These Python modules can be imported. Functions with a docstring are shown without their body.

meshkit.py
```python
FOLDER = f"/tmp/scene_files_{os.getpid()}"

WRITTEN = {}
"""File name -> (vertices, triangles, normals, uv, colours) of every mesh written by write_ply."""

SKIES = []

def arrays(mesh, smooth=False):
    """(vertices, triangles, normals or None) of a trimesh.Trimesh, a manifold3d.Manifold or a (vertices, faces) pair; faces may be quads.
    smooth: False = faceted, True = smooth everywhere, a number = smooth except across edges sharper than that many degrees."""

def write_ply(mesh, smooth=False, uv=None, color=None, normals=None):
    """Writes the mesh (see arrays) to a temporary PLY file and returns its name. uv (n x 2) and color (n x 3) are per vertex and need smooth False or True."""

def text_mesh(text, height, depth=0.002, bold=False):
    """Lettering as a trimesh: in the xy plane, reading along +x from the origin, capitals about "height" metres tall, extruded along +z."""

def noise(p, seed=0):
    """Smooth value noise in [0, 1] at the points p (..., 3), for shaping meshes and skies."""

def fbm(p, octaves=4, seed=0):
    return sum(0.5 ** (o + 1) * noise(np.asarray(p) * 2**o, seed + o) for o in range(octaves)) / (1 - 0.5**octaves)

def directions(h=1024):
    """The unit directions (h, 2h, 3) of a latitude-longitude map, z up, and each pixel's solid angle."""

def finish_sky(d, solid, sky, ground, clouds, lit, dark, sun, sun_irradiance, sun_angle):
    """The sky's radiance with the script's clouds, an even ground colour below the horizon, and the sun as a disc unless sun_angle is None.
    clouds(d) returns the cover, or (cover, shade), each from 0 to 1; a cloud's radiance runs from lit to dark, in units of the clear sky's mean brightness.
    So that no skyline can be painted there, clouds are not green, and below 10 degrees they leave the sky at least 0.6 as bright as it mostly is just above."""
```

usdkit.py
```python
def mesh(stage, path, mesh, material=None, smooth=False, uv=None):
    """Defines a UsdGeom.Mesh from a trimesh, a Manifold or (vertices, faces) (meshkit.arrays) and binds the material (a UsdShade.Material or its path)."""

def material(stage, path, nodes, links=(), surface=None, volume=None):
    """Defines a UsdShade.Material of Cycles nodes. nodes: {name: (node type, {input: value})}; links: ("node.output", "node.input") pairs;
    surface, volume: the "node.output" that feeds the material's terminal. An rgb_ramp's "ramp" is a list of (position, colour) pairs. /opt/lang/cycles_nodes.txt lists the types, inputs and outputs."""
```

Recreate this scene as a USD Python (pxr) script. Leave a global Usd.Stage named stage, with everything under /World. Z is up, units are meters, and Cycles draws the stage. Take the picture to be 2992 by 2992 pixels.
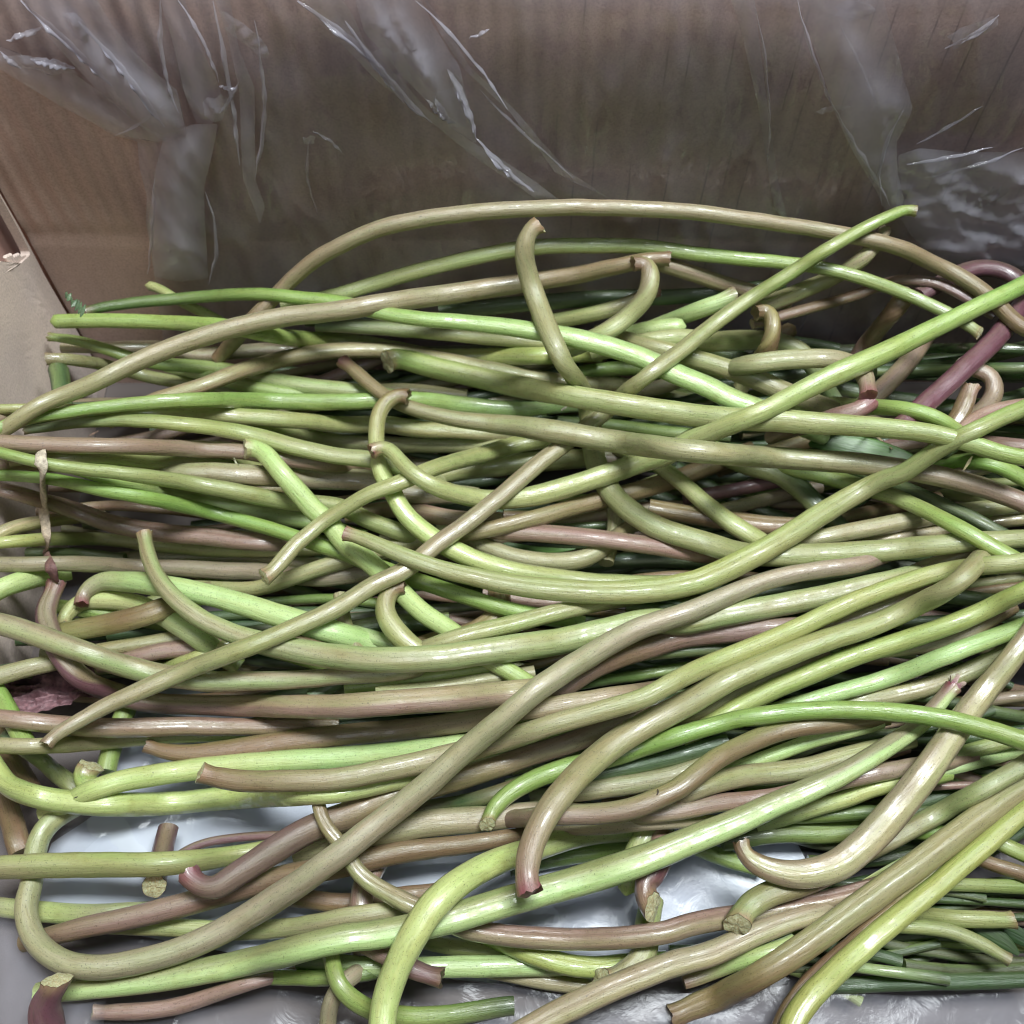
"""A heap of cut vegetable stalks in a cardboard box lined with clear plastic film."""
import math, random
import numpy as np
import trimesh, shapely
import shapely.geometry as sg
from scipy.interpolate import CubicSpline, PchipInterpolator
from scipy.spatial import Delaunay
from pxr import Usd, UsdGeom, UsdLux, UsdShade, Sdf, Gf, Vt
import usdkit, meshkit

stage = Usd.Stage.CreateInMemory()
UsdGeom.SetStageUpAxis(stage, UsdGeom.Tokens.z)
UsdGeom.SetStageMetersPerUnit(stage, 1.0)
UsdGeom.Xform.Define(stage, '/World')
UsdGeom.Scope.Define(stage, '/World/Looks')

# ------------------------------------------------------------------ camera, light, exposure
EYE, PITCH, TAN = np.array([0, -.225, .39]), math.radians(60), .4986
cam = UsdGeom.Camera.Define(stage, '/World/camera')
cam.AddTranslateOp().Set(Gf.Vec3d(*map(float, EYE)))
cam.AddRotateXOp().Set(90 - 60)
cam.CreateHorizontalApertureAttr(24.0); cam.CreateVerticalApertureAttr(24.0)
cam.CreateFocalLengthAttr(12 / TAN)
cam.CreateClippingRangeAttr(Gf.Vec2f(.01, 50))
cam.CreateFStopAttr(9.0); cam.CreateFocusDistanceAttr(.40)
cam.CreateExposureAttr(0.0)


def lamp(name, at, target, w, h, power, color):
    l = UsdLux.RectLight.Define(stage, '/World/' + name)
    d = np.array(at, float) - np.array(target, float); d /= np.linalg.norm(d)
    x = np.cross([0, 1, 0.01], d); x /= np.linalg.norm(x); y = np.cross(d, x)
    l.AddTransformOp().Set(Gf.Matrix4d(*x, 0, *y, 0, *d, 0, *map(float, at), 1))
    l.CreateWidthAttr(w); l.CreateHeightAttr(h)
    l.CreateIntensityAttr(power); l.CreateColorAttr(Gf.Vec3f(*color))
    return l


# the two ceiling lamps of the room, one behind the box and one in front of it, and the dim light of the room itself
lamp('ceiling_lamp', (.25, .03, 1.3), (0, -.05, 0), .6, .24, 80.0, (.94, 1.0, 1.0))
lamp('far_ceiling_lamp', (-.5, -.8, 1.5), (0, 0, 0), 1.2, .5, 2.4, (.93, .98, 1.08))
dome = UsdLux.DomeLight.Define(stage, '/World/room_light')
dome.CreateIntensityAttr(.012); dome.CreateColorAttr(Gf.Vec3f(.95, .97, 1.04))

# ------------------------------------------------------------------ helpers
COUNT = {}
SEEDS = np.random.default_rng(11)


def numbered(parent, name):
    k = COUNT.get((parent, name), -1) + 1
    COUNT[(parent, name)] = k
    return f'{parent}/{name}' + (f'_{k:03d}' if k else '')


def tag(prim, label=None, category=None, group=None, kind=None):
    for k, v in (('label', label), ('category', category), ('group', group), ('kind', kind)):
        if v: prim.SetCustomDataByKey(k, v)
    return prim


def thing(name, label, category, group=None, at=(0, 0, 0)):
    x = UsdGeom.Xform.Define(stage, numbered('/World', name))
    if any(at): x.AddTranslateOp().Set(Gf.Vec3d(*map(float, at)))
    return str(tag(x.GetPrim(), label, category, group).GetPath())


def put(parent, name, v, f, mat, normals=None, tint=None, fib=None, smooth=False, kind=None):
    path = numbered(parent, name)
    if normals is None:
        m = usdkit.mesh(stage, path, (v, f), mat, smooth=smooth)
    else:
        m = UsdGeom.Mesh.Define(stage, path)
        f = np.asarray(f, np.int32)
        m.CreatePointsAttr(Vt.Vec3fArray.FromNumpy(np.asarray(v, np.float32)))
        m.CreateFaceVertexCountsAttr(Vt.IntArray.FromNumpy(np.full(len(f), 3, np.int32)))
        m.CreateFaceVertexIndicesAttr(Vt.IntArray.FromNumpy(f.ravel()))
        m.CreateSubdivisionSchemeAttr('none')
        m.CreateNormalsAttr(Vt.Vec3fArray.FromNumpy(np.asarray(normals, np.float32))); m.SetNormalsInterpolation('vertex')
        UsdShade.MaterialBindingAPI.Apply(m.GetPrim()).Bind(mat)
    api = UsdGeom.PrimvarsAPI(m)
    if tint is not None: api.CreatePrimvar('tint', Sdf.ValueTypeNames.Color3fArray, 'vertex').Set(Vt.Vec3fArray.FromNumpy(np.asarray(tint, np.float32)))
    if fib is not None: api.CreatePrimvar('fib', Sdf.ValueTypeNames.Vector3fArray, 'vertex').Set(Vt.Vec3fArray.FromNumpy(np.asarray(fib, np.float32)))
    if kind: tag(m.GetPrim(), kind=kind)
    return m.GetPrim()


def lin(r, g, b):
    c = np.array([r, g, b], float) / 255
    return np.where(c < .04045, c / 12.92, ((c + .055) / 1.055) ** 2.4)


def vnormals(v, f):
    return meshkit.arrays((v, f), True)[2]


# ------------------------------------------------------------------ materials
def look(name, nodes, links, surface='p.BSDF'):
    return usdkit.material(stage, '/World/Looks/' + name, nodes, links, surface=surface)


# plant skin: the colour runs along each stalk (tint), fibres and specks come from noise in the stalk's own coordinates (fib)
def skin(name, rough, coat, bump=.5, sss=.12):
    return look(name, {
        'tint': ('attribute', {'attribute': 'tint'}), 'fib': ('attribute', {'attribute': 'fib'}), 'geo': ('geometry', {}),
        'n1': ('noise_texture', {'scale': 6.5, 'detail': 4.0, 'roughness': .65}),
        'n2': ('noise_texture', {'scale': 1.1, 'detail': 2.0, 'roughness': .5}),
        'n3': ('noise_texture', {'scale': 1500.0, 'detail': 1.0}),
        'n4': ('noise_texture', {'scale': 160.0, 'detail': 3.0}), 'n5': ('noise_texture', {'scale': 75.0, 'detail': 5.0, 'roughness': .7}),
        'r5': ('rgb_ramp', {'ramp': [(.54, (1, 1, 1)), (.66, (.88, .84, .76)), (.78, (.68, .60, .50))]}), 'm5': ('mix', {'mix_type': 'multiply', 'fac': .8}),
        'r1': ('rgb_ramp', {'ramp': [(.25, (.66, .66, .64)), (.46, (.96, .96, .96)), (.60, (1.0, 1.0, 1.0)), (.78, (1.16, 1.15, 1.10))]}),
        'r2': ('rgb_ramp', {'ramp': [(.3, (1.05, .98, .96)), (.5, (1, 1, 1)), (.7, (.93, 1.03, .92))]}),
        'r3': ('rgb_ramp', {'ramp': [(.27, (.40, .39, .36)), (.38, (1, 1, 1))]}),
        'm1': ('mix', {'mix_type': 'multiply', 'fac': .85}), 'm2': ('mix', {'mix_type': 'multiply', 'fac': 1.0}), 'm3': ('mix', {'mix_type': 'multiply', 'fac': .75}),
        'wet': ('map_range', {'from_min': .46, 'from_max': .60, 'to_min': 0.0, 'to_max': coat, 'clamp': True}),
        'rr': ('map_range', {'from_min': .3, 'from_max': .7, 'to_min': rough + .10, 'to_max': rough - .10, 'clamp': True}),
        'b': ('bump', {'strength': bump, 'distance': .0006}),
        'p': ('principled_bsdf', {'roughness': rough, 'coat_roughness': .12, 'specular_ior_level': .85, 'subsurface_weight': sss, 'subsurface_scale': .003, 'subsurface_radius': (.6, 1.0, .25)}),
    }, [('fib.vector', 'n1.vector'), ('fib.vector', 'n2.vector'), ('geo.position', 'n3.vector'), ('geo.position', 'n4.vector'),
        ('n1.fac', 'r1.fac'), ('n2.fac', 'r2.fac'), ('n3.fac', 'r3.fac'),
        ('tint.color', 'm1.color1'), ('r1.color', 'm1.color2'), ('m1.color', 'm2.color1'), ('r2.color', 'm2.color2'), ('m2.color', 'm3.color1'), ('r3.color', 'm3.color2'),
        ('geo.position', 'n5.vector'), ('n5.fac', 'r5.fac'), ('m3.color', 'm5.color1'), ('r5.color', 'm5.color2'), ('m5.color', 'p.base_color'), ('n4.fac', 'wet.value'), ('wet.result', 'p.coat_weight'), ('n4.fac', 'rr.value'), ('rr.result', 'p.roughness'),
        ('n1.fac', 'b.height'), ('b.normal', 'p.normal')])


M_SKIN = skin('stalk_skin', .47, .35)
M_WET = skin('wet_stalk_skin', .38, 1.0)
M_LEAF = look('leaf_skin', {
    'tint': ('attribute', {'attribute': 'tint'}), 'fib': ('attribute', {'attribute': 'fib'}),
    'n1': ('noise_texture', {'scale': 5.0, 'detail': 3.0}), 'r1': ('rgb_ramp', {'ramp': [(.3, (.7, .7, .7)), (.7, (1.2, 1.2, 1.1))]}),
    'm1': ('mix', {'mix_type': 'multiply', 'fac': 1.0}), 'b': ('bump', {'strength': .3, 'distance': .0005}),
    'p': ('principled_bsdf', {'roughness': .38}), 't': ('translucent_bsdf', {}), 'x': ('mix_closure', {'fac': .25})},
    [('fib.vector', 'n1.vector'), ('n1.fac', 'r1.fac'), ('tint.color', 'm1.color1'), ('r1.color', 'm1.color2'), ('m1.color', 'p.base_color'), ('m1.color', 't.color'),
     ('n1.fac', 'b.height'), ('b.normal', 'p.normal'), ('p.BSDF', 'x.closure1'), ('t.BSDF', 'x.closure2')], 'x.closure')
M_CUT = look('cut_pith', {
    'geo': ('geometry', {}), 'n': ('noise_texture', {'scale': 1300.0, 'detail': 4.0}),
    'r': ('rgb_ramp', {'ramp': [(.3, lin(146, 130, 94)), (.5, lin(176, 168, 130)), (.7, lin(188, 184, 152))]}),
    'b': ('bump', {'strength': .25, 'distance': .0006}), 'p': ('principled_bsdf', {'roughness': .5, 'subsurface_weight': .2, 'subsurface_scale': .002})},
    [('geo.position', 'n.vector'), ('n.fac', 'r.fac'), ('r.color', 'p.base_color'), ('n.fac', 'b.height'), ('b.normal', 'p.normal')])
M_DRY = look('dry_brown', {
    'tint': ('attribute', {'attribute': 'tint'}), 'geo': ('geometry', {}), 'n': ('noise_texture', {'scale': 420.0, 'detail': 5.0, 'roughness': .7}),
    'r': ('rgb_ramp', {'ramp': [(.3, (.45, .42, .42)), (.5, (.9, .9, .9)), (.7, (1.4, 1.35, 1.3))]}), 'm': ('mix', {'mix_type': 'multiply', 'fac': 1.0}),
    'b': ('bump', {'strength': .7, 'distance': .001}), 'p': ('principled_bsdf', {'roughness': .6})},
    [('tint.color', 'm.color1'), ('geo.position', 'n.vector'), ('n.fac', 'r.fac'), ('r.color', 'm.color2'), ('m.color', 'p.base_color'), ('n.fac', 'b.height'), ('b.normal', 'p.normal')])


# corrugated board: kraft paper with fibres, faint flutes, and thin broken dark lines along some of the flutes
def board(name, base, axis, dash):
    return look(name, {
        'geo': ('geometry', {}), 'xyz': ('separate_xyz', {}),
        'n1': ('noise_texture', {'scale': 900.0, 'detail': 4.0, 'roughness': .7}), 'n2': ('noise_texture', {'scale': 14.0, 'detail': 4.0}),
        'map': ('mapping', {'scale': (260., 260., 30.)}), 'n3': ('noise_texture', {'scale': 1.0, 'detail': 2.0}),
        'sc': ('math', {'math_type': 'multiply', 'value2': 1 / .0085}), 'wob': ('math', {'math_type': 'multiply_add', 'value2': .5, 'value3': 0.0}), 'fr': ('math', {'math_type': 'fraction'}),
        'ln': ('rgb_ramp', {'ramp': [(.42, (0, 0, 0)), (.5, (1, 1, 1)), (.58, (0, 0, 0))]}),
        'th': ('map_range', {'from_min': .52, 'from_max': .66, 'to_min': 0.0, 'to_max': dash, 'clamp': True}),
        'am': ('math', {'math_type': 'multiply'}), 'am2': ('math', {'math_type': 'multiply'}), 'rg': ('map_range', {'from_min': -.02, 'from_max': .03, 'to_min': 0.0, 'to_max': 1.0, 'clamp': True}),
        'r1': ('rgb_ramp', {'ramp': [(.3, base * .80), (.5, base), (.7, base * 1.14)]}),
        'r2': ('rgb_ramp', {'ramp': [(.35, (.88, .88, .90)), (.65, (1.08, 1.06, 1.02))]}),
        'm1': ('mix', {'mix_type': 'multiply', 'fac': 1.0}), 'm2': ('mix', {'mix_type': 'mix', 'color2': base * .28}),
        'b': ('bump', {'strength': .25, 'distance': .0004}), 'p': ('principled_bsdf', {'roughness': .75, 'specular_ior_level': .25})},
        [('geo.position', 'n1.vector'), ('geo.position', 'n2.vector'), ('geo.position', 'map.vector'), ('map.vector', 'n3.vector'), ('geo.position', 'xyz.vector'),
         ('xyz.' + axis, 'sc.value1'), ('n2.fac', 'wob.value1'), ('sc.value', 'wob.value3'), ('wob.value', 'fr.value1'), ('fr.value', 'ln.fac'), ('n3.fac', 'th.value'), ('ln.color', 'am.value1'), ('th.result', 'am.value2'),
         ('n1.fac', 'r1.fac'), ('n2.fac', 'r2.fac'), ('r1.color', 'm1.color1'), ('r2.color', 'm1.color2'), ('m1.color', 'm2.color1'), ('xyz.x', 'rg.value'), ('rg.result', 'am2.value1'), ('am.value', 'am2.value2'), ('am2.value', 'm2.fac'),
         ('m2.color', 'p.base_color'), ('n1.fac', 'b.height'), ('b.normal', 'p.normal')])


M_BOARD = board('brown_board', lin(190, 164, 154), 'x', .7)
M_BOARD_L = board('pale_board', lin(196, 180, 172), 'y', .0)
M_BOARD_OUT = look('outer_board', {'p': ('principled_bsdf', {'base_color': lin(196, 158, 146), 'roughness': .7})}, [])
M_BOARD_LOW = look('lower_board', {'p': ('principled_bsdf', {'base_color': lin(88, 80, 78), 'roughness': .7})}, [])


# clear film: mostly see-through, shiny, crinkled, a little milky; folded places hold more milk
def film(name, milk, rough=.09, bump=1.0, shine=1.6):
    return look(name, {
        'geo': ('geometry', {}), 'map': ('mapping', {'scale': (75., 75., 24.), 'rotation': (0, .25, 0)}),
        'n': ('noise_texture', {'scale': 1.0, 'detail': 5.0, 'roughness': .55, 'distortion': .8}), 'n2': ('noise_texture', {'scale': 26.0, 'detail': 4.0}),
        'v': ('voronoi_texture', {'scale': 42.0}), 'hm': ('math', {'math_type': 'multiply_add', 'value2': .35}),
        'b': ('bump', {'strength': bump, 'distance': .006}), 'tr': ('transparent_bsdf', {'color': (.95, .95, .95)}), 'gl': ('glossy_bsdf', {'color': (.97, .97, 1.0), 'roughness': rough}),
        'fr': ('fresnel', {'IOR': shine}), 'x1': ('mix_closure', {}), 'df': ('diffuse_bsdf', {'color': (.80, .79, .92)}), 'tl': ('translucent_bsdf', {'color': (.8, .79, .92)}),
        'x2': ('mix_closure', {'fac': .4}), 'x3': ('mix_closure', {'fac': milk}),
        'tint': ('attribute', {'attribute': 'tint'}), 'mm': ('math', {'math_type': 'multiply'}), 'mk': ('map_range', {'from_min': .3, 'from_max': .7, 'to_min': milk * .7, 'to_max': milk * 1.3, 'clamp': True})},
        [('geo.position', 'map.vector'), ('map.vector', 'n.vector'), ('geo.position', 'n2.vector'), ('geo.position', 'v.vector'), ('v.distance', 'hm.value1'), ('n.fac', 'hm.value3'), ('hm.value', 'b.height'),
         ('b.normal', 'gl.normal'), ('fr.fac', 'x1.fac'), ('tr.BSDF', 'x1.closure1'), ('gl.BSDF', 'x1.closure2'),
         ('df.BSDF', 'x2.closure1'), ('tl.BSDF', 'x2.closure2'), ('x1.closure', 'x3.closure1'), ('x2.closure', 'x3.closure2'), ('n2.fac', 'mk.value'), ('mk.result', 'mm.value1'), ('tint.fac', 'mm.value2'), ('mm.value', 'x3.fac')], 'x3.closure')


M_FILM = film('clear_film', .13)
M_FLOOR = film('bottom_film', .30, .22, .15, 1.22)
M_FOLD = film('folded_film', .34)
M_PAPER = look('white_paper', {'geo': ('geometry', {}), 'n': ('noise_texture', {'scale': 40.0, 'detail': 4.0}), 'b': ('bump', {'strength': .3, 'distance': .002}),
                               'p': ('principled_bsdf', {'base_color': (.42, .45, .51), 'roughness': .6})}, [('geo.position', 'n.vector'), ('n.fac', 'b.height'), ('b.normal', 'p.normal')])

# ------------------------------------------------------------------ measured data (millimetres; stalks: x,y,z in 0.2 mm and radius in 0.05 mm along each centre line)
PAPER = [((-0.1849), (-0.0756)), ((-0.167), (-0.0292)), ((-0.0996), (-0.032799999999999996)), ((0.0006), (-0.0917)), ((0.1161), (-0.1119)), ((0.1277), (-0.1385)), ((0.0876), (-0.16490000000000002)), ((0.0006), (-0.1782)), ((-0.1153), (-0.1662)), ((-0.2013), (-0.1512)), ((-0.2008), (-0.1269)), ((-0.1795), (-0.1119))]
WALL_FILMS = [([((-209.5), (130.7)), ((-204.1), (124.6)), ((-194.0), (115.9)), ((-184.2), (104.8)), ((-168.7), (91.6)), ((-159.8), (89.8)), ((-163.5), (74.7)), ((-165.3), (59.0)), ((-170.7), (42.4)), ((-173.7), (24.7)), ((-177.7), (5.8)), ((-189.0), (-47.3)), ((307.7), (-47.3)), ((207.3), (163.1)), ((-195.0), (163.1))], 0.002, 0.008, [95, 75, 110], 0, 0.034), ([((-180.0), (161.9)), ((-152.9), (161.9)), ((-149.9), (147.8)), ((-145.3), (137.3)), ((-139.0), (126.4)), ((-133.8), (119.9)), ((-135.7), (97.5)), ((-145.9), (92.9)), ((-156.0), (103.7)), ((-165.6), (118.2)), ((-171.8), (131.9)), ((-176.8), (145.6))], 0.008, 0.006, [-52, -60], 1, 0.022), ([((-201.8), (139.7)), ((-193.9), (135.9)), ((-172.3), (125.6)), ((-166.0), (117.5)), ((-156.4), (102.9)), ((-144.3), (93.9)), ((-149.4), (92.1)), ((-166.1), (95.7)), ((-182.0), (109.0)), ((-192.8), (118.3)), ((-205.5), (131.2))], 0.007, 0.005, [-40, -30], 1, 0.022), ([((-145.5), (97.0)), ((-132.3), (101.9)), ((-121.4), (102.8)), ((-128.1), (86.4)), ((-136.1), (68.8)), ((-141.1), (47.8)), ((-149.1), (10.5)), ((-163.5), (8.6)), ((-175.7), (11.1)), ((-167.6), (46.7)), ((-155.0), (77.8))], 0.008, 0.006, [-88, -80, -96], 1, 0.022), ([((-109.4), (161.9)), ((-103.3), (161.9)), ((-104.9), (138.1)), ((-102.7), (119.9)), ((-112.5), (72.8)), ((-111.4), (57.5)), ((-116.5), (45.4)), ((-118.2), (72.8)), ((-109.3), (118.2)), ((-108.0), (141.9))], 0.008, 0.004, [-85], 1, 0.022), ([((-129.4), (161.3)), ((-121.0), (161.3)), ((-119.9), (141.2)), ((-117.3), (121.6)), ((-117.4), (112.4)), ((-124.6), (101.1)), ((-131.2), (101.1)), ((-131.8), (117.5)), ((-130.4), (137.4))], 0.007, 0.004, [-72], 1, 0.022), ([((-80.7), (163.9)), ((-65.3), (163.9)), ((-59.1), (152.8)), ((-56.1), (139.6)), ((-43.9), (125.5)), ((-34.5), (110.6)), ((-19.2), (96.5)), ((-4.4), (85.4)), ((15.0), (68.7)), ((24.0), (60.5)), ((9.6), (64.6)), ((-18.0), (88.2)), ((-35.5), (107.1)), ((-53.1), (124.7)), ((-64.8), (140.3)), ((-71.5), (149.2))], 0.009, 0.008, [-44, -38, -50], 1, 0.022), ([((-57.8), (162.5)), ((-34.6), (162.5)), ((-29.2), (147.7)), ((-20.5), (132.7)), ((-17.1), (114.0)), ((-14.8), (93.8)), ((-26.2), (103.6)), ((-36.8), (118.2)), ((-48.5), (135.0)), ((-55.3), (146.3))], 0.009, 0.01, [-60, -75], 1, 0.022), ([((-34.2), (161.3)), ((-26.5), (148.6)), ((-16.6), (128.8)), ((3.0), (105.5)), ((22.5), (78.8)), ((43.1), (61.2)), ((18.7), (75.9)), ((0.1), (105.5)), ((-18.1), (126.4)), ((-26.9), (141.9))], 0.007, 0.004, [-45], 1, 0.022), ([((101.6), (163.2)), ((133.3), (163.2)), ((144.0), (144.0)), ((153.9), (126.3)), ((162.4), (111.4)), ((161.3), (94.6)), ((166.9), (78.6)), ((174.6), (63.5)), ((176.4), (53.0)), ((169.3), (55.1)), ((160.4), (68.6)), ((144.1), (90.0)), ((131.2), (109.7)), ((117.3), (135.7))], 0.01, 0.006, [-70, -62], 1, 0.022), ([((164.9), (86.5)), ((171.4), (90.7)), ((193.4), (88.4)), ((218.5), (88.4)), ((234.2), (81.7)), ((266.1), (11.9)), ((208.7), (16.8)), ((184.9), (41.3)), ((173.4), (56.5)), ((168.3), (75.9))], 0.007, 0.01, [-20, 15, -55], 1, 0.022), ([((78.4), (160.6)), ((88.1), (160.6)), ((102.1), (116.7)), ((117.3), (71.0)), ((128.1), (44.8)), ((119.8), (52.4)), ((101.0), (108.2)), ((86.8), (144.2))], 0.006, 0.003, [-80], 1, 0.022), ([((-112.7), (115.9)), ((-114.0), (113.0)), ((-115.6), (110.8)), ((-117.2), (109.1)), ((-119.0), (105.1)), ((-122.5), (103.8)), ((-124.3), (105.5)), ((-126.1), (106.8)), ((-125.4), (109.8)), ((-125.4), (112.8)), ((-122.5), (115.7)), ((-119.2), (115.2)), ((-116.0), (118.9)), ((-115.8), (115.5))], 0.008, 0.009, [-60, 20, 70], 0, 0.0075), ([((-41.5), (122.5)), ((-43.3), (119.2)), ((-46.7), (124.4)), ((-50.6), (123.5)), ((-51.1), (128.9)), ((-52.4), (132.4)), ((-53.6), (137.0)), ((-50.6), (137.8)), ((-48.6), (139.3)), ((-45.8), (135.9)), ((-42.4), (136.7)), ((-40.7), (132.5)), ((-40.5), (128.8)), ((-38.9), (124.0))], 0.008, 0.009, [-60, 20, 70], 0, 0.0075), ([((-21.6), (101.0)), ((-23.5), (101.1)), ((-26.2), (100.4)), ((-27.2), (108.1)), ((-29.9), (112.3)), ((-30.8), (118.3)), ((-28.4), (119.5)), ((-26.9), (120.1)), ((-25.4), (121.4)), ((-23.0), (121.3)), ((-20.8), (116.3)), ((-20.6), (111.0)), ((-19.1), (105.7)), ((-18.9), (100.2))], 0.008, 0.009, [-60, 20, 70], 0, 0.0075), ([((-83.1), (94.5)), ((-83.3), (93.5)), ((-83.5), (91.9)), ((-85.0), (91.6)), ((-86.0), (92.5)), ((-87.2), (92.4)), ((-87.9), (93.3)), ((-87.4), (94.5)), ((-87.8), (95.9)), ((-86.2), (96.1)), ((-85.3), (97.0)), ((-84.1), (97.2)), ((-83.2), (96.6)), ((-82.3), (95.8))], 0.008, 0.009, [-60, 20, 70], 0, 0.0075), ([((134.8), (153.6)), ((132.9), (151.8)), ((133.0), (149.3)), ((128.3), (150.6)), ((126.0), (149.2)), ((123.3), (150.6)), ((119.7), (151.5)), ((121.0), (153.6)), ((118.3), (155.9)), ((121.1), (157.0)), ((123.0), (158.7)), ((126.6), (157.6)), ((129.3), (156.8)), ((132.7), (155.8))], 0.008, 0.009, [-60, 20, 70], 0, 0.0075), ([((181.4), (150.2)), ((182.0), (148.0)), ((179.7), (144.8)), ((176.9), (142.3)), ((174.1), (140.8)), ((171.2), (138.4)), ((168.5), (137.9)), ((168.3), (139.9)), ((167.9), (141.3)), ((164.8), (142.5)), ((168.7), (145.8)), ((172.3), (147.3)), ((175.3), (149.3)), ((179.7), (151.7))], 0.008, 0.009, [-60, 20, 70], 0, 0.0075), ([((219.8), (68.3)), ((220.0), (65.8)), ((219.8), (63.5)), ((218.5), (61.3)), ((217.1), (57.7)), ((213.7), (58.2)), ((210.7), (58.6)), ((209.7), (61.2)), ((207.6), (63.0)), ((210.0), (65.5)), ((211.4), (67.1)), ((212.0), (70.8)), ((215.0), (68.5)), ((218.7), (71.3))], 0.008, 0.009, [-60, 20, 70], 0, 0.0075), ([((-93.6), (135.4)), ((-94.8), (133.4)), ((-98.6), (135.4)), ((-101.9), (140.1)), ((-104.5), (142.9)), ((-108.5), (146.9)), ((-105.7), (147.7)), ((-108.5), (152.9)), ((-106.2), (153.3)), ((-102.6), (150.6)), ((-99.6), (147.7)), ((-97.2), (144.8)), ((-95.4), (141.7)), ((-93.8), (138.3))], 0.008, 0.009, [-60, 20, 70], 0, 0.0075), ([((-160.7), (142.0)), ((-162.0), (138.6)), ((-164.0), (142.7)), ((-166.3), (143.6)), ((-167.7), (147.2)), ((-166.8), (150.3)), ((-166.4), (152.9)), ((-165.1), (154.2)), ((-163.4), (153.3)), ((-161.7), (153.9)), ((-160.5), (151.2)), ((-159.5), (148.7)), ((-159.5), (146.1)), ((-159.9), (143.9))], 0.008, 0.009, [-60, 20, 70], 0, 0.0075), ([((-170.1), (126.4)), ((-176.2), (127.1)), ((-178.5), (126.3)), ((-183.9), (127.0)), ((-190.0), (129.1)), ((-196.2), (131.6)), ((-199.2), (134.1)), ((-200.0), (136.2)), ((-192.0), (134.6)), ((-190.8), (135.7)), ((-186.0), (134.9)), ((-181.8), (132.7)), ((-178.9), (131.1)), ((-171.0), (128.5))], 0.008, 0.009, [-60, 20, 70], 0, 0.0075), ([((137.4), (112.6)), ((134.6), (111.3)), ((135.0), (110.5)), ((131.7), (109.9)), ((129.6), (109.0)), ((127.9), (109.2)), ((124.9), (108.6)), ((123.4), (109.0)), ((125.2), (110.1)), ((125.1), (111.0)), ((128.0), (112.0)), ((130.8), (112.2)), ((133.4), (112.8)), ((135.7), (112.9))], 0.008, 0.009, [-60, 20, 70], 0, 0.0075)]
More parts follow.
